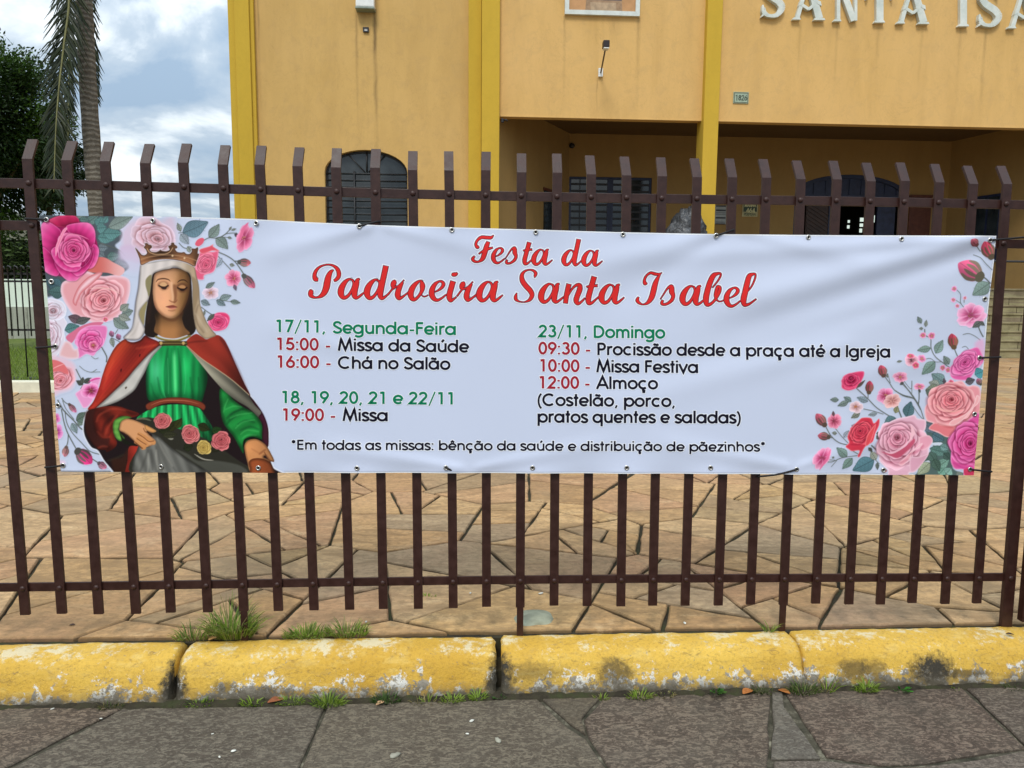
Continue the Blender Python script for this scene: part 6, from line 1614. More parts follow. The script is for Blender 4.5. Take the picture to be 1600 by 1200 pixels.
# left wing with the arched window
wx0, wx1 = FX(508, 310, YW), FX(637, 310, YW)
zspr, zap = FZ(508, 268, YW), FZ(572, 234, YW)
zsill = FZ(570, 420, YW)
ap = arch(wx0, wx1, zspr, zap, zsill, 16)
bm = bmesh.new()
wall_mesh(bm, [(xl, ZP), (xw + .3, ZP), (xw + .3, ZTOP), (xl, ZTOP)], [ap], YW, YW + .32)
obj('wing_wall', bm, M_WING, church)
bm = bmesh.new(); box(bm, xl + .02, xl + .3, YW + .33, YW + 14, ZP, ZTOP - .02); obj('side_wall', bm, M_WING, church)
bm = bmesh.new()
for (a, b_, yy) in ((357, 397, YW - .10), (367, 390, YW - .16)):
    box(bm, FX(a, 60, yy), FX(b_, 60, yy), yy, YW - .004 if a == 357 else YW - .104, ZP, ZTOP + .05, .012)
obj('pilaster', bm, M_YEL, church)
bm = bmesh.new(); box(bm, xp0, xp1 - .005, YW - .16, YW - .002, ZP, ZTOP + .05, .012); box(bm, xp1, xp2, YF - .14, YW - .01, ZP, ZTOP + .06, .015)
obj('pilaster', bm, M_YEL, church)
def arch_window(name, x0, x1, zs, zt, z0, y, parent):
    bm = bmesh.new()
    t = .055
    o_ = arch(x0, x1, zs, zt, z0, 16); i_ = arch(x0 + t, x1 - t, zs, zt - t, z0 + t, 16)
    wall_mesh(bm, o_, [i_], y, y + .05)
    w = obj(name, bm, M_IRON, parent)
    bm = bmesh.new(); prism(bm, arch(x0 + .02, x1 - .02, zs, zt - .02, z0 + .02, 16), y + .028, y + .045); obj('pane', bm, M_GLASS, w)
    return w
wn_ = arch_window('window', wx0 + .002, wx1 - .002, zspr, zap - .003, zsill, YW + .14, church)
bm = bmesh.new()
cx = (wx0 + wx1) / 2
for k in range(9):
    z = zspr - .02 - k * .17
    tube(bm, [(wx0 + .03, YW + .10, z), (wx1 - .03, YW + .10, z)], .016, 6)
for x in (cx - .32, cx + .30): tube(bm, [(x, YW + .105, zsill), (x, YW + .105, zspr + .05)], .022, 6)
for a in (62, 90, 118): tube(bm, [(cx + .1 * math.cos(R_(a)), YW + .11, zspr + .02), (cx + (wx1 - wx0) * .47 * math.cos(R_(a)), YW + .11, zspr + (zap - zspr) * .93 * math.sin(R_(a)))], .018, 6)
obj('grille', bm, M_IRON, wn_)
bm = bmesh.new(); box(bm, wx0 + .9, wx0 + 1.35, YW + .20, YW + .21, zsill, zspr - .05); obj('curtain', bm, simple('pale_curtain', (.40, .44, .50), .9, .2), wn_)

# portico: lintel wall, column, ceiling, floor, inner walls
xr = FX(1800, 190)
bm = bmesh.new(); wall_mesh(bm, [(xp2 - .02, zl), (xr, zl), (xr, ZTOP), (xp2 - .02, ZTOP)], [], YF, YF + .30)
obj('portico_wall', bm, M_FASC, church)
bm = bmesh.new(); box(bm, xp2, xr, YF - .012, YF + .02, zl - .02, zl + .012, .004); obj('drip_edge', bm, M_FASC, church)
bm = bmesh.new(); box(bm, xc0, xc1, 16.0, YF + .36, ZFL - 1.8, ZTOP + .05, .015); obj('column', bm, M_YEL, church)
xcol2 = FX(1722, 150, 16.0)
bm = bmesh.new(); box(bm, xcol2, xcol2 + (xc1 - xc0), 16.0, YF + .36, ZFL - 1.8, ZTOP + .05, .015); obj('column', bm, M_YEL, church)
zceil = zl + .55
xbl, xbr = FX(890, 230, YBK), FX(1487, 230, YBK)
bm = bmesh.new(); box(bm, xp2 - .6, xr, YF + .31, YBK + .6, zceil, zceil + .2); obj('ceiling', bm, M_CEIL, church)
bm = bmesh.new(); box(bm, xp2 - .6, xr, 16.08, YBK + .6, ZFL - .25, ZFL); obj('portico_floor', bm, simple('portico_floor_tiles', (.13, .10, .07), .6, .4, scale=5), church)
bm = bmesh.new(); box(bm, xp2 - 1.0, xr, 16.12, YBK + .5, ZP - .1, ZFL - .255); obj('plinth', bm, M_PORCH, church)
for ax, ay, bx_, by in ((xp2 - .01, YF + .30, xbl, YBK), (xbr, YBK, FX(1712, 230), YF + .30)):
    bm = bmesh.new()
    n_ = Vector((-(by - ay), bx_ - ax)).normalized() * .2
    q = [(ax, ay), (bx_, by), (bx_ + n_.x, by + n_.y), (ax + n_.x, ay + n_.y)]
    lo = [bm.verts.new((*p, ZFL)) for p in q]; hi = [bm.verts.new((*p, zceil)) for p in q]
    bm.faces.new(lo[::-1]); bm.faces.new(hi)
    for k in range(4): bm.faces.new((lo[k], lo[(k + 1) % 4], hi[(k + 1) % 4], hi[k]))
    bmesh.ops.recalc_face_normals(bm, faces=bm.faces)
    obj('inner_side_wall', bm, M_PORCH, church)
# back wall with window and door openings
bx0, bx1 = FX(889, 310, YBK), FX(1018, 310, YBK); bz1 = FZ(950, 276.5, YBK)
dx0, dx1 = FX(1240, 340, YBK), FX(1414, 340, YBK); dzs, dza = FZ(1330, 304, YBK), FZ(1325, 272.5, YBK)
dh = arch(dx0, dx1, dzs, dza, ZFL + .001, 18)
wh = [(bx0, bz1 - 2.0), (bx1, bz1 - 2.0), (bx1, bz1), (bx0, bz1)]
bm = bmesh.new(); wall_mesh(bm, [(xbl - .3, ZFL), (xbr + .3, ZFL), (xbr + .3, zceil), (xbl - .3, zceil)], [dh, wh], YBK, YBK + .25)
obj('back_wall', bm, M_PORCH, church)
bm = bmesh.new()
wall_mesh(bm, [(bx0 + .002, wh[0][1] + .002), (bx1 - .002, wh[0][1] + .002), (bx1 - .002, bz1 - .002), (bx0 + .002, bz1 - .002)], [[(bx0 + .07, wh[0][1] + .07), ((bx0 + bx1) / 2 - .09, wh[0][1] + .07), ((bx0 + bx1) / 2 - .09, bz1 - .07), (bx0 + .07, bz1 - .07)], [((bx0 + bx1) / 2 + .09, wh[0][1] + .07), (bx1 - .07, wh[0][1] + .07), (bx1 - .07, bz1 - .07), ((bx0 + bx1) / 2 + .09, bz1 - .07)]], YBK + .04, YBK + .10)
w2 = obj('window', bm, M_NAVY, church)
bm = bmesh.new(); box(bm, bx0 + .05, bx1 - .05, YBK + .075, YBK + .085, wh[0][1] + .05, bz1 - .05); obj('pane', bm, M_GLASS, w2)
bm = bmesh.new()
for k in range(8):
    z = bz1 - .22 - k * .21
    box(bm, bx0 + .06, bx1 - .06, YBK + .045, YBK + .07, z - .03, z + .03)
for x in np.linspace(bx0 + .35, bx1 - .35, 5): box(bm, x - .012, x + .012, YBK + .05, YBK + .065, wh[0][1] + .06, bz1 - .06)
obj('louvre', bm, M_IRON, w2)
# main door: navy arch frame, panelled fanlight, slatted leaf, dark hall behind
bm = bmesh.new()
ih = arch(dx0 + .13, dx1 - .13, dzs - .04, dza - .12, ZFL + .14, 18)
wall_mesh(bm, arch(dx0 + .003, dx1 - .003, dzs, dza - .003, ZFL + .003, 18), [ih], YBK + .02, YBK + .14)
door = obj('door', bm, M_NAVY, church)
bm = bmesh.new(); box(bm, dx0 + .1, dx1 - .1, YBK + .05, YBK + .12, dzs - .10, dzs + .0)
prism(bm, [(x, z) for x, z in arch(dx0 + .1, dx1 - .1, dzs - .04, dza - .09, dzs + .001, 18)], YBK + .075, YBK + .10)
dcx = (dx0 + dx1) / 2
for k in np.linspace(-.85, .85, 9):
    x = dcx + k * (dx1 - dx0) / 2; zt = dzs + (dza - dzs - .12) * math.sqrt(max(0, 1 - k * k))
    box(bm, x - .035, x + .035, YBK + .05, YBK + .076, dzs, zt)
obj('fanlight', bm, M_NAVY, door)
lx0, lx1 = FX(1259, 340, YBK + .1), FX(1298, 340, YBK + .1)
bm = bmesh.new(); box(bm, lx0, lx1, YBK + .09, YBK + .14, ZFL + .01, dzs - .11)
for k in range(16):
    z = dzs - .25 - k * .13
    q = [(lx0 + .03, z), (lx1 - .03, z - .45), (lx1 - .03, z - .39), (lx0 + .03, z + .06)]
    if q[1][1] > ZFL + .1: prism(bm, q, YBK + .07, YBK + .092)
obj('door_leaf', bm, M_WOODB, door)
bm = bmesh.new(); box(bm, FX(1296, 340, YBK), FX(1312, 340, YBK), YBK + .06, YBK + .15, ZFL + .01, dzs - .1)
box(bm, FX(1372, 340, YBK), FX(1400, 340, YBK), YBK + .06, YBK + .15, ZFL + .01, dzs - .1); obj('door_jamb', bm, M_NAVY, door)
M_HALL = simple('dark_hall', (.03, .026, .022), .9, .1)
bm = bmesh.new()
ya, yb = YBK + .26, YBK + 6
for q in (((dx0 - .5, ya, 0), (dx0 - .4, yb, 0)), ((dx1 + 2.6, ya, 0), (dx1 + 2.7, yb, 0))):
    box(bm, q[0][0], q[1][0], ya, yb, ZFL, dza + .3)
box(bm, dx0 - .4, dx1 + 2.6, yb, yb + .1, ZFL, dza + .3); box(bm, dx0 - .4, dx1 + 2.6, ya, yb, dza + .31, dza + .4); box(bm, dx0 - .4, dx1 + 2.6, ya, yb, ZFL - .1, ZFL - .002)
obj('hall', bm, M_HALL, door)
b_ = MatB('hall_window_daylight', .9, 0); b_.color((.5, .55, .5)); b_.b.inputs['Emission Color'].default_value = (.75, .88, .80, 1); b_.b.inputs['Emission Strength'].default_value = .75
bm = bmesh.new()
for x0_, y0_, x1_, y1_ in ((1325, 344, 1328, 348), (1324.5, 352, 1328, 357), (1344, 340, 1349.5, 346), (1344, 349, 1349, 354), (1344, 357, 1348, 363), (1364.5, 336, 1366.5, 347)):
    Yh = YBK + 5.97
    box(bm, FX(x0_, 345, Yh), FX(x1_, 345, Yh), Yh, Yh + .02, FZ(1330, y1_, Yh), FZ(1330, y0_, Yh))
obj('hall_window', bm, b_.m, door)
rx0, rx1 = FX(1421, 330, YBK - .05), FX(1449, 330, YBK - .05); rz = FZ(1435, 304.5, YBK - .05)
bm = bmesh.new(); box(bm, rx0, rx1, YBK - .05, YBK - .005, ZFL + .005, rz - .08); box(bm, rx1 + .003, rx1 + .12, YBK - .05, YBK - .005, ZFL + .005, rz - .08); box(bm, rx0 - .02, rx1 + .14, YBK - .07, YBK - .004, rz - .077, rz)
for z in (ZFL + .3, ZFL + 1.3): box(bm, rx0 + .08, rx1 - .08, YBK - .062, YBK - .0505, z, z + .8, .01)
obj('door', bm, M_REDB, church)
# window in the right hand slanting wall
bm = bmesh.new()
A2 = Vector((xbr, YBK)); B2 = Vector((FX(1712, 230), YF + .30)); D2 = (B2 - A2).normalized(); N2 = Vector((D2.y, -D2.x))
def on_slant(px):
    # intersection of a sight line with the slanting wall
    d = ray(px, 320); o0 = Vector((CAM[0], CAM[1])); dd = Vector((d[0], d[1]))
    M2 = Matrix(((dd.x, -D2.x), (dd.y, -D2.y))); s = M2.inverted() @ (A2 - o0)
    return s[1], s[0]
s0, t0 = on_slant(1524); s1, t1 = on_slant(1567)
zA = CAM[2] + ray(1524, 308)[2] * t0
for (sa, sb, za, zb, off, dep) in ((s0, s1, zA - 2.0, zA, .0, .05), (s0 + .08, (s0 + s1) / 2 - .04, zA - 1.9, zA - .08, .051, .02), ((s0 + s1) / 2 + .04, s1 - .08, zA - 1.9, zA - .08, .051, .02)):
    q = []
    for s, off_ in ((sa, off), (sb, off), (sb, off + dep), (sa, off + dep)):
        p = A2 + D2 * s + N2 * (off_ + .002); q.append(p)
    lo = [bm.verts.new((p.x, p.y, za)) for p in q]; hi = [bm.verts.new((p.x, p.y, zb)) for p in q]
    fs = [bm.faces.new(lo[::-1]), bm.faces.new(hi)] + [bm.faces.new((lo[k], lo[(k + 1) % 4], hi[(k + 1) % 4], hi[k])) for k in range(4)]
    for f in fs: f.material_index = 0 if off == 0 else 1
bmesh.ops.recalc_face_normals(bm, faces=bm.faces)
obj('window', bm, [M_NAVY, M_GLASS], church)
# narrow dark opening in the left slanting wall
bm = bmesh.new()
A3 = Vector((xp2 - .01, YF + .30)); B3 = Vector((xbl, YBK)); D3 = (B3 - A3).normalized(); N3 = Vector((D3.y, -D3.x))
L3 = (B3 - A3).length
za = FZ(858, 293, 18.2)
for sa, sb, z0_, z1_, mi in ((L3 * .60, L3 * .80, za - 1.9, za, 0), (L3 * .59, L3 * .81, za + .002, za + .09, 1)):
    q = [A3 + D3 * sa + N3 * .003, A3 + D3 * sb + N3 * .003, A3 + D3 * sb + N3 * .05, A3 + D3 * sa + N3 * .05]
    lo = [bm.verts.new((p.x, p.y, z0_)) for p in q]; hi = [bm.verts.new((p.x, p.y, z1_)) for p in q]
    fs = [bm.faces.new(lo[::-1]), bm.faces.new(hi)] + [bm.faces.new((lo[k], lo[(k + 1) % 4], hi[(k + 1) % 4], hi[k])) for k in range(4)]
    for f in fs: f.material_index = mi
bmesh.ops.recalc_face_normals(bm, faces=bm.faces)
obj('window', bm, [M_GLASS, M_REDB], church)

# stairs up to the portico, faced with thin stone
def m_step():
    b = MatB('stone_step_facing', .85, .25)
    n_ = b.noise(4, 6, .65); col = b.ramp(n_, [(.3, (.17, .145, .075)), (.5, (.27, .235, .125)), (.7, (.34, .30, .17))])
    col = b.mix(b.ramp(b.noise(1.0, 4, .6, b.map((.9, 3, 14))), [(.46, 0.0), (.62, .6)]), col, (.16, .11, .085))
    b.color(col); b.bump(b.noise(30, 5, .7), .5, .01); return b.m
M_STEP = m_step()
NS = 8
for k in range(NS):
    z0_ = ZP + (ZFL - ZP) * k / NS; z1_ = ZP + (ZFL - ZP) * (k + 1) / NS
    y0_ = 14.15 + k * .245
    bm = bmesh.new(); box(bm, xp2 + .3, 17.4, y0_, 16.11, z0_ + .002, z1_ - .045)
    box(bm, xp2 + .28, 17.42, y0_ - .03, 16.11, z1_ - .044, z1_, .008)
    x = xp2 + .3 + random.random()
    while x < 17:
        box(bm, x, x + .012, y0_ - .004, y0_ + .01, z0_ + .004, z1_ - .047, mi=1); x += random.uniform(.45, 1.2)
    obj('step', bm, [M_STEP, M_SOIL], church)
# handrail over the stairs
bm = bmesh.new()
for z in (FZ(1580, 408.5, 15.2),): tube(bm, [(FX(1500, 409, 15.2), 15.2, z), (17.3, 15.2, z)], .028, 8)
for x in (FX(1500, 409, 15.2) + .1, 17.2): tube(bm, [(x, 15.2, 1.0), (x, 15.2, FZ(1580, 408.5, 15.2))], .024, 8)
tag(obj('handrail', bm, M_IRON), 'thin dark handrail across the church stairs at the right', 'handrail')

# ---- things fixed to the front
nm = FX(557, 10, YW - .1), FX(585.5, 10, YW - .1)
lamp = thing('flood_light', (nm[0], YW - .1, FZ(570, 14, YW)), 'square white flood light housing high on the left wing, rust stains below', 'lamp')
z0_ = FZ(570, 13.5, YW - .25)
bm = bmesh.new(); box(bm, nm[0], nm[1], YW - .25, YW - .004, z0_ + .05, z0_ + .75, .02); obj('housing', bm, M_WHITE, lamp)
bm = bmesh.new(); box(bm, nm[0] - .01, nm[1] + .01, YW - .27, YW - .004, z0_, z0_ + .046, .008); obj('rim', bm, simple('green_grey_metal', (.22, .26, .22), .5, .4), lamp)
q = (FX(567.5, 47, YW), FX(576.5, 47, YW), FZ(572, 51, YW), FZ(572, 43.5, YW))
jb = thing('junction_box', (q[0], YW, q[2]), 'tiny square junction box with a black rim under the flood light', 'box')
bm = bmesh.new(); wall_mesh(bm, [(q[0], q[2]), (q[1], q[2]), (q[1], q[3]), (q[0], q[3])], [[(q[0] + .03, q[2] + .03), (q[1] - .03, q[2] + .03), (q[1] - .03, q[3] - .03), (q[0] + .03, q[3] - .03)]], YW - .05, YW - .003); obj('rim', bm, M_IRON, jb)
bm = bmesh.new(); box(bm, q[0] + .025, q[1] - .025, YW - .03, YW - .003, q[2] + .025, q[3] - .025); obj('cover', bm, M_WHITE, jb)

fx0, fx1, fzb = FX(882, 20), FX(998.5, 20), FZ(940, 25.5)
fr = thing('framed_picture', (fx0, YF, fzb), 'large framed picture in a pale grey frame above the left portico bay', 'picture')
zt = fzb + 2.3; t = .105
for q in (((fx0, fzb), (fx1, fzb), (fx1 - t, fzb + t), (fx0 + t, fzb + t)), ((fx1, fzb + .002), (fx1, zt), (fx1 - t, zt - t), (fx1 - t, fzb + t + .002)), ((fx0, zt), (fx1, zt), (fx1 - t, zt - t), (fx0 + t, zt - t)), ((fx0, fzb + .002), (fx0 + t, fzb + t + .002), (fx0 + t, zt - t), (fx0, zt))):
    bm = bmesh.new(); prism(bm, list(q), YF - .09, YF - .004); bmesh.ops.recalc_face_normals(bm, faces=bm.faces); obj('frame', bm, simple('pale_frame', (.60, .64, .60), .45, .5, var=.12, scale=7), fr)
M_PICB = simple('picture_ground', (.50, .27, .12), .7, .3, var=.2, scale=2.5)
bm = bmesh.new(); box(bm, fx0 + t - .02, fx1 - t + .02, YF - .05, YF - .004, fzb + t - .02, zt - t + .02); pc = obj('picture', bm, M_PICB, fr)
ax0, ax1 = FX(914, 15), FX(972, 15); za = fzb + t
for name, q, c, y_ in (('pedestal', [(ax0, za), (ax1, za), (ax1 - .02, za + .26), (ax0 + .02, za + .26)], (.34, .22, .13), .054), ('plinth', [(ax0 + .14, za + .005), (ax1 - .15, za + .005), (ax1 - .17, za + .20), (ax0 + .12, za + .20)], (.42, .30, .19), .058), ('figure', [(ax0 + .02, za + .26), (ax1 - .02, za + .26), (ax1 - .1, za + 1.3), ((ax0 + ax1) / 2, za + 1.75), (ax0 + .1, za + 1.3)], (.07, .08, .10), .056)):
    bm = bmesh.new(); prism(bm, q, YF - y_, YF - y_ + .003); bmesh.ops.recalc_face_normals(bm, faces=bm.faces); obj(name, bm, simple('picture_' + name, c, .7, .3), fr)
sl = thing('spot_lamp', (FX(939, 118), YF, FZ(939, 118)), 'small spot lamp on a slanting rod below the framed picture', 'lamp')
bm = bmesh.new(); box(bm, FX(934.5, 113), FX(941.5, 113), YF - .07, YF - .003, FZ(938, 121), FZ(938, 107.5), .01); obj('base', bm, M_WHITE, sl)
P0, P1 = Vector((FX(938, 115), YF - .07, FZ(938, 115))), Vector(onY(946.5, 73, YF - .9))
bm = bmesh.new(); tube(bm, [P0, P1], .020, 8); obj('rod', bm, simple('rod_metal', (.12, .085, .05), .5, .5), sl)
bm = bmesh.new(); box(bm, P1.x - .065, P1.x + .085, P1.y - .06, P1.y + .14, P1.z - .02, P1.z + .14, .015); obj('head', bm, simple('lamp_black', (.02, .012, .012), .5, .4), sl)
bm = bmesh.new(); box(bm, P1.x - .055, P1.x + .075, P1.y - .05, P1.y + .12, P1.z - .055, P1.z - .022, .01); obj('rim', bm, M_WHITE, sl)

def text_relief(bm, text, x0, x1, zb, h, y, dep, weight=1.0, mi=0):
    """raised strokes on an upright face"""
    out, adv = layout(text)
    lo = min(p[0] + a for c_, a, st in out for s in st for p in s); hi = max(p[0] + a for c_, a, st in out for s in st for p in s)
    sx = (x1 - x0) / (hi - lo); sz = h / .74; k = 0
    for c_, a, st in out:
        for s in st:
            P = [(x0 + (a + p[0] - lo) * sx, zb + p[1] * sz) for p in s]
            for i in range(len(P) - 1):
                d = Vector((P[i + 1][0] - P[i][0], P[i + 1][1] - P[i][1]))
                if d.length < 1e-6: continue
                e_ = d.normalized() * SW * sz * .3 * weight; n_ = Vector((-d.y, d.x)).normalized() * SW * sz * .5 * weight
                a_, b__ = Vector(P[i]) - e_, Vector(P[i + 1]) + e_
                prism(bm, [tuple(a_ - n_), tuple(b__ - n_), tuple(b__ + n_), tuple(a_ + n_)], y - dep - (k % 7) * .0004, y, mi); k += 1
hn = thing('number_plaque', (FX(1146, 160), YF, FZ(1158, 162)), 'small pale green house number tile reading 1826', 'plaque')
q = (FX(1145.5, 150), FX(1169.5, 150), FZ(1157, 162), FZ(1157, 144))
bm = bmesh.new(); box(bm, q[0], q[1], YF - .025, YF - .003, q[2], q[3], .004); obj('tile', bm, simple('plaque_green', (.33, .42, .31), .4, .5, var=.15, scale=14), hn)
bm = bmesh.new()
wall_mesh(bm, [(q[0] + .012, q[2] + .012), (q[1] - .012, q[2] + .012), (q[1] - .012, q[3] - .012), (q[0] + .012, q[3] - .012)], [[(q[0] + .035, q[2] + .035), (q[1] - .035, q[2] + .035), (q[1] - .035, q[3] - .035), (q[0] + .035, q[3] - .035)]], YF - .029, YF - .0255); obj('border', bm, simple('plaque_line', (.13, .15, .10), .5, .4), hn)
bm = bmesh.new(); text_relief(bm, '1826', q[0] + .065, q[1] - .05, q[2] + .075, .13, YF - .0255, .003, .9); obj('numerals', bm, simple('plaque_numeral', (.07, .09, .06), .5, .4), hn)

# raised church name
def m_letter():
    b = MatB('pale_metal_letters', .38, .5); n_ = b.noise(3, 4, .6)
    b.color(b.mix(b.ramp(n_, [(.35, 0.0), (.65, 1.0)]), (.70, .72, .66), (.52, .57, .52))); return b.m
M_LET = m_letter()
sg = thing('church_name_letters', (FX(1187, 30), YF, FZ(1187, 32)), 'raised pale serif letters spelling the church name high on the portico wall', 'lettering')
def LP(*v):
    return [(1170 + a / 6.957, b / 6.957) for a, b in np.array(v, float).reshape(-1, 2)]
def vstroke(a, b_, wa, wb):
    (ax, ay), (bx_, by) = a, b_
    d = Vector((bx_ - ax, by - ay)).normalized(); n_ = Vector((-d.y, d.x))
    return [(ax + n_.x * wa / 2, ay + n_.y * wa / 2), (bx_ + n_.x * wb / 2, by + n_.y * wb / 2), (bx_ - n_.x * wb / 2, by - n_.y * wb / 2), (ax - n_.x * wa / 2, ay - n_.y * wa / 2)]
def serif(x, y, w, h=3.2, tip=1.6):
    return [(x - w / 2, y), (x + w / 2, y), (x + w / 2 - tip, y - h), (x - w / 2 + tip, y - h)]
capH = 64.0
def letterA(x, y):
    return [vstroke((x + 7.5, y - 2), (x + 26, y - capH), 6.4, 4.6), vstroke((x + 42, y - 2), (x + 24.5, y - capH), 11.5, 9.5), serif(x + 6.5, y, 13), serif(x + 42, y + .8, 18),
            vstroke((x + 15, y - 23), (x + 25.5, y - 16), 4.6, 4.6), vstroke((x + 25, y - 16), (x + 34, y - 23), 4.6, 4.6), [(x + 9.5, y - 21), (x + 15, y - 23), (x + 17, y - 27), (x + 12, y - 29)], [(x + 38, y - 25), (x + 45, y - 21), (x + 44, y - 28), (x + 38, y - 30)]]
def letterN(x, y):
    return [vstroke((x + 8, y - 2), (x + 8, y - capH), 5.6, 5.6), serif(x + 6.5, y, 12.5), vstroke((x + 32, y - 1), (x + 9, y - capH), 9.5, 9.5), vstroke((x + 35, y - 1), (x + 35, y - capH), 4.4, 4.4), serif(x + 7, y - capH + 2, 14), serif(x + 35, y - capH + 2, 12)]
def letterT(x, y):
    return [vstroke((x + 21, y - 2), (x + 21, y - capH + 4), 11, 11), serif(x + 20.5, y, 17), vstroke((x, y - capH + 4), (x + 42, y - capH + 4), 8, 8), [(x, y - capH + 6), (x + 6, y - capH + 6), (x + 2, y - 36), (x, y - 36)], [(x + 42, y - capH + 6), (x + 36, y - capH + 6), (x + 40, y - 36), (x + 42, y - 36)]]
def letterI(x, y):
    return [vstroke((x + 8.5, y - 2), (x + 8.5, y - capH), 10.5, 10.5), serif(x + 8.5, y, 17), serif(x + 8.5, y - capH + 2.5, 17)]
def strip(pts):
    Q = _spl(pts, False, 6); out = []
    for i in range(len(Q) - 1):
        out.append(vstroke(tuple(Q[i, :2]), tuple(Q[i + 1, :2]), Q[i, 2], Q[i + 1, 2]))
    return out
def letterS(x, y):
    P = [(3, -21, 2), (5, -9, 7), (14, -4, 5), (25, -5.5, 7), (32.5, -16, 10), (28, -26, 11), (15, -35, 11), (6, -46, 9), (11, -58, 6), (22, -62, 5), (30, -57, 6), (33, -46, 2)]
    return strip([(x + a, y + b_, w) for a, b_, w in P]) + [[(x, y - 1.5), (x + 6.5, y - 17), (x + 9, y - 7)]]
def letterB(x, y):
    return [vstroke((x + 8, y - 1), (x + 8, y - capH), 9, 9)] + strip([(x + 8, y - 60, 6), (x + 24, y - 60, 6), (x + 32, y - 48, 9), (x + 24, y - 36, 6), (x + 10, y - 35, 5)]) + strip([(x + 10, y - 35, 5), (x + 28, y - 34, 6), (x + 36, y - 18, 10), (x + 27, y - 4, 6), (x + 8, y - 4, 6)])
def letterE(x, y):
    return [vstroke((x + 8, y - 1), (x + 8, y - capH), 9, 9), vstroke((x + 4, y - 4), (x + 36, y - 4), 7, 7), vstroke((x + 8, y - 33), (x + 28, y - 33), 6, 6), vstroke((x + 4, y - 60), (x + 34, y - 60), 7, 7)]
def letterL(x, y):
    return [vstroke((x + 8, y - 1), (x + 8, y - capH), 9, 9), vstroke((x + 4, y - 4), (x + 36, y - 4), 7, 7), serif(x + 8, y - capH + 2, 17)]
for f_, x, y in ((letterS, 1186.5, 31), (letterA, 1235.5, 33), (letterN, 1299, 35.6), (letterT, 1350.5, 37.6), (letterA, 1397.5, 39), (letterI, 1493, 43.4), (letterS, 1523.5, 45.6), (letterA, 1570.5, 46.5), (letterB, 1634, 49), (letterE, 1690, 51), (letterL, 1744, 53)):
    bm = bmesh.new()
    for k, poly in enumerate(f_(x, y)):
        Q = [tuple(onY(a, b_, YF)[[0, 2]]) for a, b_ in poly]
        # front face a little smaller than the foot: chamfered sides
        fs = prism(bm, Q, YF - .085 - (k % 9) * .0011, YF - .004)
        fr_ = max(fs[:2], key=lambda f: -f.calc_center_median().y)
        c_ = fr_.calc_center_median()
        m_ = min(.018, .2 * math.sqrt(fr_.calc_area()))
        g_ = bmesh.ops.inset_individual(bm, faces=[fr_], thickness=m_, depth=0, use_even_offset=True)
        for v in fr_.verts: v.co.y -= .018
    bmesh.ops.recalc_face_normals(bm, faces=bm.faces)
    obj('letter', bm, M_LET, sg)

# signs and things inside the portico
q = (FX(1117, 338, YBK - .03), FX(1136, 338, YBK - .03), FZ(1127, 350.5, YBK - .03), FZ(1127, 321, YBK - .03))
nb = thing('notice_board', (q[0], YBK, q[2]), 'grey notice board with dark lines beside the yellow column', 'notice')
bm = bmesh.new(); box(bm, q[0], q[1], YBK - .04, YBK - .003, q[2], q[3], .006); obj('board', bm, simple('notice_grey', (.34, .37, .36), .6, .3, var=.15, scale=10), nb)
bm = bmesh.new()
h = q[3] - q[2]
for a, b_ in ((.0, .045), (.10, .13), (.30, .38), (.52, .54), (.60, .62), (.70, .78), (.93, .99)): box(bm, q[0] + .02, q[1] - .05, YBK - .043, YBK - .0405, q[2] + a * h, q[2] + b_ * h)
obj('text_line', bm, simple('notice_ink', (.04, .045, .05), .6, .3), nb)
q = (FX(1160, 330, YBK - .03), FX(1184, 330, YBK - .03), FZ(1172, 338.5, YBK - .03), FZ(1172, 315, YBK - .03))
sb = thing('wall_sign', (q[0], YBK, q[2]), 'small dark green sign with cream letters and a cream border', 'sign')
bm = bmesh.new(); box(bm, q[0], q[1], YBK - .03, YBK - .003, q[2], q[3], .004); obj('panel', bm, simple('sign_cream', (.46, .42, .22), .6, .3), sb)
bm = bmesh.new(); box(bm, q[0] + .03, q[1] - .03, YBK - .034, YBK - .0305, q[2] + .15, q[3] - .03); obj('field', bm, simple('sign_green', (.022, .045, .022), .5, .4), sb)
bm = bmesh.new(); w = q[1] - q[0]; h = q[3] - q[2]
text_relief(bm, 'MARINA', q[0] + .07, q[1] - .07, q[3] - .165, .10, YBK - .0345, .003); text_relief(bm, '464', q[0] + .13, q[1] - .10, q[3] - .34, .13, YBK - .0345, .003, 1.2)
obj('lettering', bm, simple('sign_letter', (.55, .52, .26), .5, .4), sb)
bm = bmesh.new(); text_relief(bm, 'PERPENA', q[0] + .06, q[1] - .06, q[2] + .03, .085, YBK - .0305, .003); obj('lettering', bm, simple('sign_letter_dark', (.10, .12, .05), .5, .4), sb)

# round wall lamp and the small bracket at the lintel corner
c_ = onY(893.5, 228, YBK - .02)
rl = thing('round_lamp', tuple(c_), 'round black lamp on the shaded back wall of the portico', 'lamp')
bm = bmesh.new(); bmesh.ops.create_uvsphere(bm, u_segments=16, v_segments=10, radius=.085)
for v in bm.verts: v.co = Vector((c_[0] + v.co.x, c_[1] - .03 + v.co.y * .7, c_[2] + v.co.z))
obj('shade', bm, M_IRON, rl, smooth=True)
bm = bmesh.new(); tube(bm, [(c_[0], c_[1] - .02, c_[2]), (c_[0], c_[1] + .019, c_[2])], .05, 12); obj('mount', bm, M_IRON, rl)
c_ = onY(785, 188.5, YF - .03)
bl = thing('wall_bracket', tuple(c_), 'small dark cable bracket at the portico lintel corner', 'bracket')
bm = bmesh.new(); box(bm, c_[0] - .03, c_[0] + .03, c_[1] - .03, c_[1] + .028, c_[2] - .05, c_[2] + .05, .008); obj('clip', bm, M_IRON, bl)
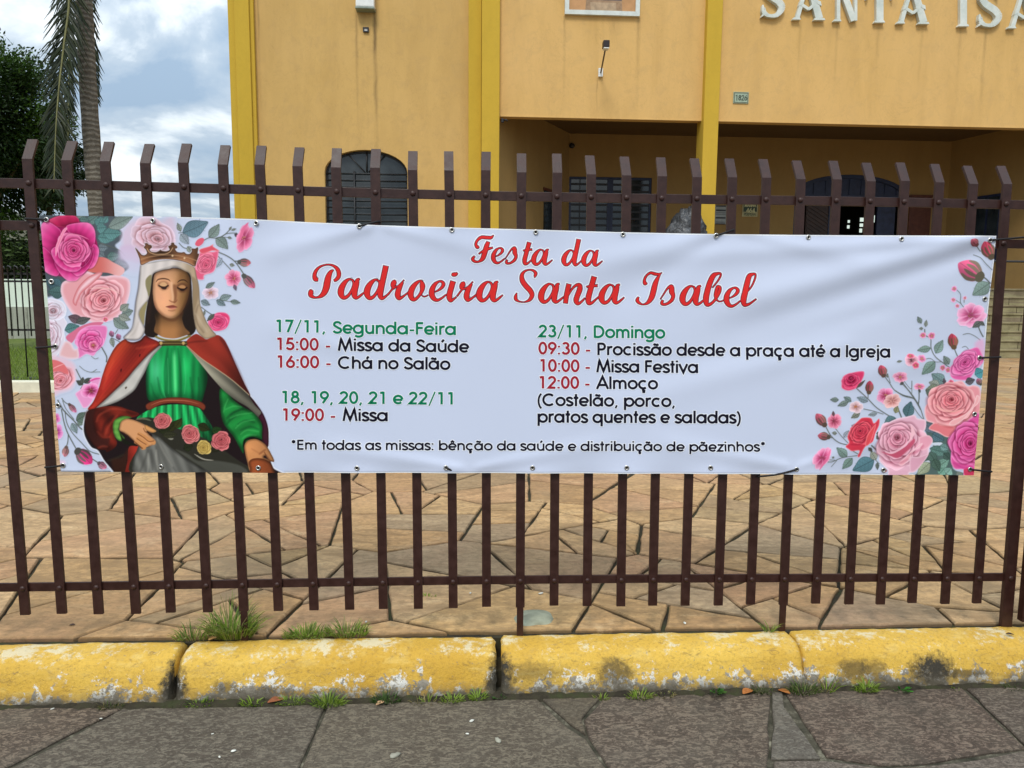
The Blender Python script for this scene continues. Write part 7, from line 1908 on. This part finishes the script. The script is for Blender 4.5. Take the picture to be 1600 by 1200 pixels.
bm = bmesh.new(); tube(bm, [(c_[0] + .03, c_[1] - .02, c_[2]), (c_[0] + .09, c_[1] - .03, c_[2] + .02), (c_[0] + .13, c_[1] - .03, c_[2] - .02)], .022, 8); obj('arm', bm, M_IRON, bl)

# bundle under a grey plastic sheet in front of the column
def m_tarp():
    b = MatB('grey_plastic_sheet', .35, .6); b.color(b.ramp(b.noise(3.2, 6, .65, dist=.8), [(.36, (.022, .024, .028)), (.58, (.055, .058, .064)), (.74, (.17, .175, .19))]))
    b.bump(b.noise(7, 5, .6, dist=1.2), .8, .06); return b.m
tx0, tx1 = FX(1039, 340, 15.75), FX(1105, 340, 15.75); tz = FZ(1070, 325.5, 15.75)
bm = bmesh.new(); bmesh.ops.create_icosphere(bm, subdivisions=5, radius=1.0)
cxx, hw = (tx0 + tx1) / 2, (tx1 - tx0) / 2
for v in bm.verts:
    p = v.co.copy(); n_ = p.normalized()
    k = 1 + .20 * noise.noise(n_ * 1.7 + Vector((3, 1, 7))) - .34 * abs(noise.noise(n_ * 2.6 + Vector((1, 5, 2)))) - .18 * abs(noise.noise(n_ * 6 + Vector((2, 2, 2)))) + .14
    p = n_ * k
    zz = p.z
    up = max(0, zz)
    sx = 1.0 - .30 * up ** 2
    v.co = Vector((cxx + .06 * hw * (1 if zz > .3 else 0) + p.x * hw * sx * .95, 15.75 + p.y * .45, tz - .72 + zz * (.70 if zz > 0 else .62)))
tag(obj('covered_bundle', bm, m_tarp(), smooth=True), 'lumpy bundle under a crumpled grey plastic sheet before the yellow column', 'bundle')

# ================================================================ churchyard at the left
# white kerb, lawn, low wall, inner fence
bm = bmesh.new(); 
box(bm, -13.0, -4.4, 7.24, 7.42, ZP - .1, ZP + .145, .015)
wk = obj('white_kerb', bm, simple('whitewashed_kerb', (.66, .64, .50), .8, .3, var=.16, scale=5, bump=.4, bscale=40)); tag(wk, 'low whitewashed kerb edging the lawn at the left', 'kerb')
bm = bmesh.new(); box(bm, -13, -4.4, 7.85, 7.98, ZP - .1, ZP + .13); tag(obj('low_wall', bm, simple('mossy_wall', (.06, .07, .045), .9, .2, var=.4, scale=7)), 'dark mossy footing under the black inner fence', 'wall')
lx, ly = np.meshgrid(np.linspace(-24, -4.2, 60), np.linspace(7.4, 17.2, 40))
lz = ZP + .10 + np.clip((ly - 7.9) / 9, 0, 1) * .10 + .03 * np.sin(lx * 2.3) * np.sin(ly * 1.7)
idx = np.arange(60 * 40).reshape(40, 60)
m_ = MatB('lawn_earth', .95, .2); m_.color(m_.ramp(m_.noise(5, 5, .6), [(.3, (.06, .075, .018)), (.5, (.10, .14, .03)), (.7, (.15, .17, .05))]))
tag(obj('lawn', np_mesh('lawn', np.stack([lx, ly, lz], -1).reshape(-1, 3), np.stack([idx[:-1, :-1], idx[:-1, 1:], idx[1:, 1:], idx[1:, :-1]], -1).reshape(-1, 4), m_.m, smooth=True)), kind='structure')

class Cards:
    """many leaf-sized faces in one mesh"""
    def __init__(s): s.V, s.F, s.C = [], [], []
    def leaf(s, p, d, n, L, w, c, fold_=.2):
        d = d.normalized(); sd = d.cross(n)
        if sd.length < 1e-4: sd = d.cross(Vector((1, 0, .2)))
        sd.normalize(); u = sd.cross(d)
        b = len(s.V)
        for q in (p, p + d * L * .45 + sd * w * .5 + u * w * fold_, p + d * L, p + d * L * .45 - sd * w * .5 + u * w * fold_): s.V.append(tuple(q))
        s.F.append((b, b + 1, b + 2, b + 3)); s.C += [c] * 4
    def build(s, name, mat, parent=None):
        return obj(name, np_mesh(name, s.V, s.F, mat, col=s.C), parent=parent)
def m_leaf(name, rough=.55, trans=.25):
    b = MatB(name, rough, .35); at = b.attr(); b.color(at)
    tr_ = b.n.new('ShaderNodeBsdfTranslucent'); b.l.new(at, tr_.inputs[0])
    mx = b.n.new('ShaderNodeMixShader'); mx.inputs[0].default_value = trans
    b.l.new(b.b.outputs[0], mx.inputs[1]); b.l.new(tr_.outputs[0], mx.inputs[2])
    b.l.new(mx.outputs[0], b.n['Material Output'].inputs[0]); return b.m
M_LEAF, M_GRASS = m_leaf('tree_leaf'), m_leaf('grass_blade', .5, .35)
def m_bark(name, c1, c2):
    b = MatB(name, .9, .2); b.color(b.ramp(b.noise(1, 6, .65, b.map((9, 9, 2.2))), [(.35, c1), (.65, c2)])); b.bump(b.noise(1, 5, .6, b.map((22, 22, 5))), .7, .02); return b.m
M_BARK = m_bark('brown_bark', (.06, .045, .03), (.16, .12, .075))
grs = random.Random(77)
cd = Cards()
for k in range(9000):
    x = grs.uniform(-11, -4.8); y = grs.uniform(7.45, 13.5)
    a = grs.uniform(0, 6.28); d = Vector((math.cos(a) * .45, math.sin(a) * .45, 1))
    g = grs.uniform(.7, 1.3)
    cd.leaf(Vector((x, y, ZP + .09 + max(0, min(1, (y - 7.9) / 9)) * .10)), d, Vector((math.sin(a), -math.cos(a), .1)), grs.uniform(.06, .17), .014, (.20 * g, .28 * g, .05 * g), 0)
tag(cd.build('lawn_grass', M_GRASS), kind='stuff', label='bright green grass on the lawn behind the white kerb')
# black inner fence with curled tips
inf = thing('inner_fence', (-7.5, 7.92, ZP), 'slim black inner fence with curled tips in front of the hedge', 'fence')
M_BLK = simple('black_fence_paint', (.016, .015, .016), .5, .4)
zt_, zr1, zr2, zr3, zs_ = FZ(30, 415, 7.92), FZ(30, 427.5, 7.92), FZ(30, 439.5, 7.92), FZ(30, 515.5, 7.92), FZ(30, 525, 7.92)
pk_me, lg_me = None, None
k = 0; x = -12.4
while x < -4.6:
    long_ = k % 3 == 1
    key = lg_me if long_ else pk_me
    if key is None:
        bm = bmesh.new()
        zb_ = ZP + .12 if long_ else zs_
        tube(bm, [(0, 0, zb_), (0, 0, zr2), (0, .0, zt_ - .14), (.004, -.01, zt_ - .05), (.03, -.035, zt_ - .005), (.07, -.05, zt_ - .02), (.085, -.055, zt_ - .06)], .0105, 6)
        key = bpy.data.meshes.new('bar'); bm.to_mesh(key); bm.free(); key.materials.append(M_BLK)
        if long_: lg_me = key
        else: pk_me = key
    o = bpy.data.objects.new('bar', key); link(o); attach(o, inf); o.location = (x, 7.92, 0)
    x += .088; k += 1
for z in (zr1, zr2, zr3):
    bm = bmesh.new(); box(bm, -12.6, -4.5, 7.933, 7.945, z - .014, z + .014); obj('rail', bm, M_BLK, inf)
# far wall, hedge and building behind the lawn
zA_, zB_, zC_ = FZ(30, 533, 17), FZ(30, 479.5, 17), FZ(30, 436, 17)
bw = thing('boundary_wall', (-12, 17, ZP), 'pale wall with a whitewashed top and grey panelled foot behind the inner fence', 'wall')
bm = bmesh.new(); box(bm, -26, -6.0, 17.0, 17.25, ZP - .2, zB_); obj('base_panel', bm, simple('grey_wall_base', (.36, .37, .31), .85, .2, var=.12, scale=1.5, bump=.4, bscale=8), bw)
bm = bmesh.new(); box(bm, -26, -6.0, 17.04, 17.2, zB_ + .002, zC_); obj('upper_panel', bm, simple('whitewashed_wall', (.72, .80, .70), .8, .3, var=.06, scale=2), bw)
bm = bmesh.new()
for i in range(50):
    x = -25.5 + i * .4; box(bm, x, x + .04, 16.985, 16.9995, zA_, zB_ - .02)
obj('rib', bm, simple('wall_rib', (.30, .30, .25), .85, .2), bw)
def crown(name, parent, c, r, n, L, pal, seed, clumps=40, hollow=.55):
    """foliage: leaf faces gathered in clumps through the crown's volume, gaps between them"""
    q = random.Random(seed); cdx = Cards()
    cl = []
    for i in range(clumps):
        while True:
            v = Vector((q.uniform(-1, 1), q.uniform(-1, 1), q.uniform(-1, 1)))
            if hollow < v.length < 1.0: break
        k = 1 + .22 * noise.noise(v * 2.2 + Vector((seed, 0, 0)))
        cl.append((Vector((c[0] + v.x * r[0] * k, c[1] + v.y * r[1] * k, c[2] + v.z * r[2] * k)), q.uniform(.20, .42), q.choice(pal), v))
    for i in range(n):
        p0, cr_, pc_, v = q.choice(cl)
        d = Vector((q.gauss(0, 1), q.gauss(0, 1), q.gauss(0, 1)))
        if d.length > 2.1: d = d.normalized() * q.uniform(.4, 2.1)
        p = p0 + d * cr_ * .52 * min(r)
        g = q.uniform(.65, 1.35)
        dd = (p - Vector(c)).normalized() + Vector((q.uniform(-1, 1), q.uniform(-1, 1), q.uniform(-1, .6))) * .9
        cdx.leaf(p, dd, Vector((q.uniform(-1, 1), q.uniform(-1, 1), 1)), L * q.uniform(.6, 1.3), L * q.uniform(.35, .6), tuple(w * g for w in pc_), .12)
    return cdx.build(name, M_LEAF, parent)
hd = thing('hedge', (-13, 18.6, ZP), 'tall mottled green hedge growing behind the pale wall', 'hedge')
q = random.Random(5); cdx = Cards()
for i in range(15000):
    x = q.uniform(-20, -7.5); z = ZP + 3.45 * q.random() ** .8 + .25 * noise.noise(Vector((x * .8, 3, 1)))
    y = 18.4 + q.random() ** 1.5 * .7 + .35 * noise.noise(Vector((x * 1.3, z * 1.3, 5)))
    g = q.uniform(.6, 1.4) * (1 + .5 * noise.noise(Vector((x * 1.6, y, z * 1.8))))
    cdx.leaf(Vector((x, y, z)), Vector((q.uniform(-1, 1), -1, q.uniform(-.6, .8))), Vector((q.uniform(-1, 1), -.4, 1)), q.uniform(.10, .22), q.uniform(.06, .12), (.06 * g, .095 * g, .028 * g), .1)
cdx.build('foliage', M_LEAF, hd)
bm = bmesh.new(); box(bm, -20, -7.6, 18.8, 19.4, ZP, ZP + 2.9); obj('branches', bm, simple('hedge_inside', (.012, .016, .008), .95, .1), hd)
zt_ = FZ(20, 327, 42)
fb = thing('far_building', (-34, 42, ZP), 'low olive grey building with a curved roof far behind the hedge', 'building')
x0_, x1_ = FX(-90, 335, 42), FX(42, 335, 42)
bm = bmesh.new(); box(bm, x0_, x1_, 42, 50, ZP - .3, zt_ - .8); obj('wall', bm, simple('olive_render', (.20, .20, .15), .9, .2, scale=1), fb)
bm = bmesh.new(); prism(bm, [(x0_ - .2, zt_ - .79), (x1_ + .1, zt_ - .79), (x1_ + .1, zt_ - .35), (x1_ - 1.2, zt_ - .05), ((x0_ + x1_) / 2, zt_ + .15), (x0_ - .2, zt_ - .1)], 41.8, 50); bmesh.ops.recalc_face_normals(bm, faces=bm.faces); obj('roof', bm, simple('roof_grey', (.16, .165, .15), .8, .3, scale=2), fb)

# trees
DK = [(.014, .032, .007), (.022, .050, .010), (.040, .090, .012), (.070, .150, .018), (.018, .038, .009)]
def trunk(parent, pts, r0, r1, name='trunk', mat=None, seg=10):
    bm = bmesh.new(); q_ = _spl(pts, False, 5)
    tube(bm, [Vector(p) for p in q_], r0, seg, r1); return obj(name, bm, mat or M_BARK, parent, smooth=True)
tA = onY(-38, 205, 13.0)
t1 = thing('tree', (float(tA[0]), 13.0, ZP), 'large dark green leafy tree at the left edge of the churchyard', 'tree')
trunk(t1, [(tA[0], 13, ZP - .1), (tA[0] + .1, 13, 2.0), (tA[0] - .05, 13.05, 4.2), (tA[0], 13, 6.2)], .17, .05)
for dx, dz in ((.9, 4.4), (-.8, 4.6), (.6, 5.8)): trunk(t1, [(tA[0], 13, 3.0), (tA[0] + dx * .5, 13, 3.6), (tA[0] + dx, 13.1, dz)], .06, .02, 'limb')
crown('crown', t1, (tA[0], 13.0, float(tA[2])), (1.60, 1.5, 1.95), 75000, .095, DK, 3, 190, .30)
tB = onY(108, 262, 14.2)
t2 = thing('tree', (float(tB[0]), 14.2, ZP), 'smaller dark tree with thin bare lower branches beside the palm', 'tree')
trunk(t2, [(FX(84, 420, 14.2), 14.2, ZP - .1), (FX(76, 330, 14.2), 14.2, 2.9), (FX(80, 300, 14.2), 14.2, 3.5), (FX(92, 250, 14.2), 14.2, 4.4)], .085, .03)
for a, b_ in (((76, 335), (62, 300)), ((78, 318), (98, 296)), ((77, 326), (110, 330)), ((80, 300), (58, 292))):
    A, B = onY(*a, 14.2), onY(*b_, 14.15); trunk(t2, [tuple(A), tuple((A + B) / 2 + np.array((0, 0, .05))), tuple(B)], .03, .012, 'limb')
crown('crown', t2, (float(tB[0]) - .28, 14.2, float(tB[2]) - .08), (.66, .6, .82), 16000, .085, DK[:3] + [(.045, .075, .02)], 9, 60, .2)

# palm with a ringed trunk and hanging fronds
def m_palm():
    b = MatB('ringed_palm_trunk', .9, .2)
    x_, y_, z_ = b.xyz()
    w = b.math('ADD', b.math('MULTIPLY', z_, 82.0), b.math('MULTIPLY', b.noise(2.6, 6, .7), 16.0))
    s_ = b.math('SINE', w)
    n_ = b.noise(1, 6, .7, b.map((16, 16, 5)))
    col = b.mix(b.ramp(s_, [(.0, .75), (.40, 0.0)]), b.ramp(n_, [(.3, (.12, .105, .082)), (.7, (.24, .215, .175))]), (.075, .063, .048))
    b.color(col); b.bump(b.math('ADD', b.math('MULTIPLY', s_, .4), b.math('MULTIPLY', n_, 1.2)), .5, .015); return b.m
YP = 9.0
ptop, pbot = onY(131, 0, YP), onY(152, 330, YP)
sx = (ptop[0] - pbot[0]) / (ptop[2] - pbot[2])
PXZ = lambda z: pbot[0] + sx * (z - pbot[2])
palm = thing('palm_tree', (float(PXZ(ZP)), YP, ZP), 'palm with a grey ringed trunk and hanging fronds beside the church', 'palm')
ZPT = 7.6
bm = bmesh.new()
pts_ = [(PXZ(z) + .02 * math.sin(z * 1.1), YP, z) for z in np.linspace(ZP - .1, ZPT, 40)]
tube(bm, pts_, lambda t_: .132 - .022 * t_ + .003 * math.sin(t_ * 90), 18)
obj('trunk', bm, m_palm(), palm)
M_FR = m_leaf('palm_leaflet', .5, .3)
def frond(base, ctrl, L, seed, pal, droop=.9, n=70, ends=(.12, .98), sides=(1, -1)):
    q_ = random.Random(seed); cdp = Cards()
    R = _spl([tuple(p) for p in ctrl], False, 14)
    bm = bmesh.new(); tube(bm, [Vector(p) for p in R], .022, 6, .006)
    rach = obj('frond', bm, simple('frond_rib', (.20, .20, .085), .6, .3), palm, smooth=True)
    N = len(R)
    for k in range(n):
        t_ = ends[0] + (ends[1] - ends[0]) * k / n
        f = t_ * (N - 1); i = min(int(f), N - 2); p = Vector(R[i]).lerp(Vector(R[i + 1]), f - i)
        ax = (Vector(R[i + 1]) - Vector(R[i])).normalized()
        for sd in sides:
            lat = ax.cross(Vector((0, 1, .15))).normalized() * sd
            d = lat * q_.uniform(.55, 1.0) + ax * q_.uniform(.35, .75) + Vector((0, q_.uniform(-.25, .25), -droop * q_.uniform(.4, 1.0)))
            ll = L * (.45 + .65 * math.sin(math.pi * min(t_ * .95 + .05, 1))) * q_.uniform(.75, 1.15)
            c = q_.choice(pal); g = q_.uniform(.7, 1.3); c = tuple(w * g for w in c)
            d = d.normalized(); mid = p + d * ll * .5; d2 = (d + Vector((q_.uniform(-.2, .2), 0, -.45 * droop))).normalized()
            s_ = d.cross(Vector((0, 1, 0)));
            if s_.length < .05: s_ = Vector((1, 0, 0))
            s_.normalize(); s_ = (s_ + Vector((0, q_.uniform(-.5, .5), 0))).normalized()
            w_ = .018
            b = len(cdp.V)
            e_ = mid + d2 * ll * .5
            cdp.V += [tuple(p - s_ * w_ * .5), tuple(p + s_ * w_ * .5), tuple(mid + s_ * w_ * .6), tuple(mid - s_ * w_ * .6), tuple(e_ + s_ * .002), tuple(e_ - s_ * .002)]
            cdp.F += [(b, b + 1, b + 2, b + 3), (b + 3, b + 2, b + 4, b + 5)]; cdp.C += [c] * 6
    cdp.build('leaflets', M_FR, rach)
PG = [(.014, .024, .010), (.022, .036, .012), (.018, .028, .012), (.04, .05, .018)]
hub = Vector((PXZ(ZPT), YP, ZPT))
F1 = [tuple(hub + Vector((-.05, -.1, .05))), tuple(onY(104, -90, YP - .35))] + [tuple(onY(*p, YP - .4)) for p in ((108, 0), (100, 70), (92, 140), (87, 210), (84, 300))]
frond(hub, F1, .46, 1, PG, .75, 170)
F2 = [tuple(hub + Vector((.05, .1, .05))), tuple(onY(150, -110, YP + .45))] + [tuple(onY(*p, YP + .5)) for p in ((140, -20), (143, 50), (147, 110), (150, 160))]
frond(hub, F2, .30, 2, PG, 1.1, 80)
F3 = [tuple(hub), tuple(onY(112, -80, YP + .1))] + [tuple(onY(*p, YP + .15)) for p in ((108, 20), (108, 90), (107, 170), (106, 260))]
frond(hub, F3, .30, 3, PG, 1.0, 90)
for k, a in enumerate((20, 75, 130, 200, 255, 310)):
    ca, sa = math.cos(R_(a)), math.sin(R_(a))
    frond(hub, [tuple(hub), tuple(hub + Vector((ca * .8, sa * .8, .75))), tuple(hub + Vector((ca * 1.7, sa * 1.7, .7))), tuple(hub + Vector((ca * 2.5, sa * 2.5, .1)))], .5, 20 + k, [(.03, .055, .014), (.045, .08, .02)], .7, 50)

# ================================================================ weeds along the kerb
def tuft(name, p, n, h, spread, label, cat, pal, group=None, wide=.0035, broad=False, lean=(0, 0)):
    q_ = random.Random(hash((round(p[0] * 100), n)) & 0xffff); cdt = Cards()
    for k in range(n):
        a = q_.uniform(0, 6.28); r = spread * math.sqrt(q_.random())
        b0 = Vector((p[0] + math.cos(a) * r, p[1] + math.sin(a) * r * .35, p[2] - .004))
        hh = h * q_.uniform(.35, 1.0) ** 1.2 * (1 - .4 * r / max(spread, .01))
        out = Vector((math.cos(a) * q_.uniform(.1, .9) + lean[0], math.sin(a) * .5 + lean[1], 1)).normalized()
        c = q_.choice(pal); g = q_.uniform(.75, 1.25); c = tuple(w * g for w in c)
        if broad:
            cdt.leaf(b0 + Vector((0, 0, hh * .3)), Vector((out.x * 1.4, out.y - .5, .5)), Vector((0, -.3, 1)), hh * .7, hh * .34, c, .15)
            continue
        s_ = Vector((q_.uniform(-1, 1), q_.uniform(-.4, .4), 0)); s_ = s_.normalized() if s_.length > .01 else Vector((1, 0, 0))
        m1 = b0 + out * hh * .5; d2 = (out + Vector((out.x * .9, out.y * .9, -.35 * q_.random()))).normalized(); m2 = m1 + d2 * hh * .35; e_ = m2 + (d2 + Vector((out.x, out.y, -.5 * q_.random()))).normalized() * hh * .25
        b = len(cdt.V); w = wide
        cdt.V += [tuple(b0 - s_ * w * .4), tuple(b0 + s_ * w * .4), tuple(m1 + s_ * w * .5), tuple(m1 - s_ * w * .5), tuple(m2 + s_ * w * .35), tuple(m2 - s_ * w * .35), tuple(e_ + s_ * .0004), tuple(e_ - s_ * .0004)]
        cdt.F += [(b, b + 1, b + 2, b + 3), (b + 3, b + 2, b + 4, b + 5), (b + 5, b + 4, b + 6, b + 7)]; cdt.C += [c] * 8
    o = cdt.build(name, M_GRASS)
    return tag(o, label, cat, group)
GP = [(.16, .25, .025), (.22, .33, .04), (.25, .34, .06), (.08, .15, .02), (.28, .29, .10)]
DRY = [(.30, .25, .11), (.24, .22, .08)]
def K1(x, y): return onZ(x, y, ZP + .002)
def K0(x, y): return onZ(x, y, .001)
GT = 'grass tufts behind the kerb'
tuft('grass_tuft', K1(362, 994), 380, .19, .075, 'tallest grass tuft growing at the foot of a fence leg behind the kerb', 'grass', GP + DRY[:1], GT, lean=(.05, -.1))
tuft('grass_tuft', K1(300, 997), 120, .085, .065, 'thin grass tuft spilling over the gap between two kerb stones', 'grass', GP + DRY, GT, lean=(0, -.3))
tuft('grass_tuft', K1(478, 993), 260, .065, .085, 'low wide grass tuft behind the long kerb stone, left half', 'grass', GP, GT, lean=(0, -.3))
tuft('grass_tuft', K1(542, 991), 200, .085, .075, 'grass tuft with long thin stalks behind the long kerb stone, right half', 'grass', GP + DRY[:1], GT, lean=(0, -.2))
tuft('grass_tuft', K1(1203, 986), 30, .07, .02, 'few pale grass blades beside the fence leg at the right', 'grass', GP + DRY, GT)
tuft('grass_tuft', K1(663, 931), 40, .02, .05, 'tiny moss tuft in a flagstone joint under the fence', 'grass', GP[:2], GT)
WD = 'weeds along the foot of the kerb'
for x, y, n, h, sp_, lab, pal, broad in (
    (172, 1106, 70, .035, .05, 'sparse dull weed at the kerb foot near the slanting slab joint', [(.06, .09, .02), (.16, .14, .05)], False),
    (312, 1101, 120, .035, .05, 'low weed at the kerb foot just right of the first kerb gap', GP[:2] + [(.05, .09, .02)], False),
    (395, 1100, 110, .04, .045, 'low weed at the kerb foot between the first gap and the red leaf', GP[:2] + [(.06, .08, .03)], False),
    (452, 1098, 130, .04, .045, 'green weed beside a reddish dry leaf at the kerb foot', GP[:3], False),
    (512, 1101, 230, .065, .055, 'bushy weed at the top of the pale slab joint', GP[:3] + [(.07, .11, .04)], False),
    (603, 1096, 170, .05, .05, 'dark green clump at the kerb foot left of the middle gap', [(.04, .08, .02), (.07, .13, .03), (.05, .09, .02)], False),
    (668, 1097, 80, .04, .06, 'straggly straw coloured weed at the kerb foot', DRY + GP[:1], False),
    (708, 1095, 100, .045, .04, 'small weed with white specks near the middle kerb gap', GP[:3], False),
    (746, 1092, 110, .05, .03, 'upright weed just left of the middle kerb gap', GP[:3], False),
    (780, 1091, 26, .04, .025, 'tiny clover like weed inside the middle kerb gap', [(.05, .13, .03), (.08, .18, .04)], True),
    (940, 1091, 60, .03, .03, 'thin weed over the small triangular slab', GP[:2] + DRY[:1], False),
    (1000, 1089, 150, .04, .05, 'grassy weed under the white paint flakes of the third kerb stone', GP[:3] + DRY[:1], False),
    (1040, 1087, 60, .03, .04, 'short thin grass right of the white paint flakes', DRY + GP[:1], False),
    (1119, 1086, 34, .07, .022, 'broad leaved bright weed standing at the third kerb stone', [(.06, .17, .03), (.09, .22, .04)], True),
    (1190, 1082, 70, .045, .04, 'dull weed beside the orange leaf at the kerb foot', [(.07, .10, .03), (.12, .13, .05)], False),
    (1256, 1082, 190, .06, .06, 'spreading weed at the thin crack between two kerb stones', [(.06, .10, .02), (.10, .16, .03), (.20, .19, .08)], False),
    (1292, 1080, 34, .11, .03, 'tall thin grass stalks in front of the last kerb stone', DRY + GP[:2], False),
    (1353, 1079, 180, .065, .038, 'green grass clump left of the large black scuff', GP[:3], False),
    (1410, 1081, 46, .05, .03, 'rosette of bright green leaves under the large black scuff', [(.04, .19, .02), (.06, .24, .03)], True),
    (1492, 1077, 14, .03, .025, 'few bright blades near the right end of the kerb', GP[:3], True),
    (1590, 1076, 70, .03, .05, 'dark low weed at the right picture edge of the kerb foot', [(.05, .08, .02), (.10, .12, .05)], False)):
    tuft('weed', K0(x, y), max(int(n * .7), 12), h * 1.05, sp_, lab, 'weed', pal, WD, broad=broad, lean=(0, -.25))
# dry leaves and litter
def dry_leaf(x, y, L, c, lab, z=.004, plane=K0, name='dry_leaf', group='dry leaves by the kerb'):
    p = plane(x, y); q_ = random.Random(int(x))
    a = q_.uniform(0, 6.28)
    bm = bmesh.new(); N = 7
    rows = []
    for i in range(N):
        t_ = i / (N - 1); w = L * .28 * math.sin(math.pi * min(max(t_, .03), .97)) ** .8
        zz = z + .25 * L * math.sin(t_ * 3.0) * .5
        cx_, cy_ = p[0] + math.cos(a) * L * (t_ - .5), p[1] + math.sin(a) * L * (t_ - .5) * .8
        rows.append([bm.verts.new((cx_ - math.sin(a) * w * s_, cy_ + math.cos(a) * w * s_, p[2] + zz + (.012 if s_ else 0) * L * 12 * .12)) for s_ in (-1, 0, 1)])
    for r0_, r1_ in zip(rows, rows[1:]):
        for k in range(2): bm.faces.new((r0_[k], r0_[k + 1], r1_[k + 1], r1_[k]))
    o = obj(name, bm, simple('dry_leaf_tone', c, .8, .2, var=.35, scale=60)); m_ = o.modifiers.new('thickness', 'SOLIDIFY'); m_.thickness = .0008
    return tag(o, lab, 'leaf', group)
dry_leaf(1168, 1083, .055, (.36, .13, .035), 'curled orange leaf on the slab beside the dull weed')
dry_leaf(432, 1097, .06, (.26, .09, .04), 'reddish brown leaf caught in weeds at the long kerb stone')
dry_leaf(1225, 1083, .045, (.32, .12, .03), 'small orange leaf at the kerb foot under the crack')
dry_leaf(594, 1101, .035, (.42, .26, .14), 'pale tan leaf below the dark green clump')
dry_leaf(335, 999, .05, (.30, .17, .06), 'brown leaf on the kerb beside the tallest grass tuft', plane=lambda x, y: onZ(x, y, ZP))
dry_leaf(113, 978, .02, (.05, .03, .03), 'tiny dark leaf on the flagstone at the left', plane=lambda x, y: onZ(x, y, ZP))
dry_leaf(1578, 993, .028, (.06, .035, .025), 'dark leaf scrap on top of the last kerb stone', plane=lambda x, y: onZ(x, y, ZP))
M_LIT = simple('white_litter', (.62, .62, .55), .7, .3)
M_PEB = simple('pale_pebble', (.30, .29, .23), .8, .3)
LT = 'small white litter specks on the pavement'
q_ = random.Random(8)
def scrap(x, y, s, lab, m_=None, plane=K0):
    p = plane(x, y)
    bm = bmesh.new(); bmesh.ops.create_icosphere(bm, subdivisions=2, radius=1.0)
    a = q_.uniform(0, 3.1)
    for v in bm.verts:
        k = 1 + .35 * noise.noise(v.co * 1.7 + Vector((x, y, 0)))
        u_, w_ = v.co.x * s * 1.5 * k, v.co.y * s * .8 * k
        v.co = Vector((p[0] + u_ * math.cos(a) - w_ * math.sin(a), p[1] + u_ * math.sin(a) + w_ * math.cos(a), p[2] + (v.co.z * .45 + .35) * s * k))
    return tag(obj('litter_scrap', bm, m_ or M_LIT, smooth=True), lab, 'litter', LT)
for x, y, s, lab in ((737, 1127, .006, 'white paper scrap on the large middle slab'), (732, 1146 - 10, .0, ''), (730, 1147, .004, 'white chip below the paper scrap on the middle slab'), (365, 1174, .0055, 'pale chip near the bottom of the left grey slab'), (343, 1183, .004, 'white stick end near the bottom of the left grey slab'), (332, 1147, .003, 'white speck in the middle of the left grey slab'), (82, 1108, .004, 'white chip at the kerb foot on the far left slab'), (158, 1123, .003, 'white speck on the slanting slab joint at the left'),
                   (775, 1158, .0, ''), (1265, 1068, .0, '')):
    if s: scrap(x, y, s, lab)
scrap(617, 1182, .012, 'round flat pale stain stone at the bottom of the middle slab', M_PEB); scrap(778, 1158, .010, 'pale round pebble in the right part of the middle slab', M_PEB)

for x, y, s, lab in ((572, 972, .005, 'white chip on the flagstone behind the long kerb stone'), (735, 927, .005, 'white chip on a flagstone under the fence rail'), (1070, 974, .006, 'white scrap on the long flagstone behind the third kerb stone'), (845, 928, .008, 'cream scrap on the flagstone beside the middle fence leg')):
    scrap(x, y, s, lab, plane=K1)
# mound of mortar at the foot of the middle fence leg
p = K1(838, 966)
bm = bmesh.new(); bmesh.ops.create_icosphere(bm, subdivisions=4, radius=1.0)
for v in bm.verts:
    k = 1 + .25 * noise.noise(v.co * 1.4)
    v.co = Vector((p[0] + v.co.x * .085 * k, p[1] + v.co.y * .075 * k, ZP - .006 + max(v.co.z, -.2) * .022 * k))
tag(obj('mortar_mound', bm, simple('mossy_mortar', (.28, .29, .21), .9, .2, var=.3, scale=14, bump=.5, bscale=50), smooth=True), 'rounded pale mortar mound at the foot of the middle fence leg', 'mortar')
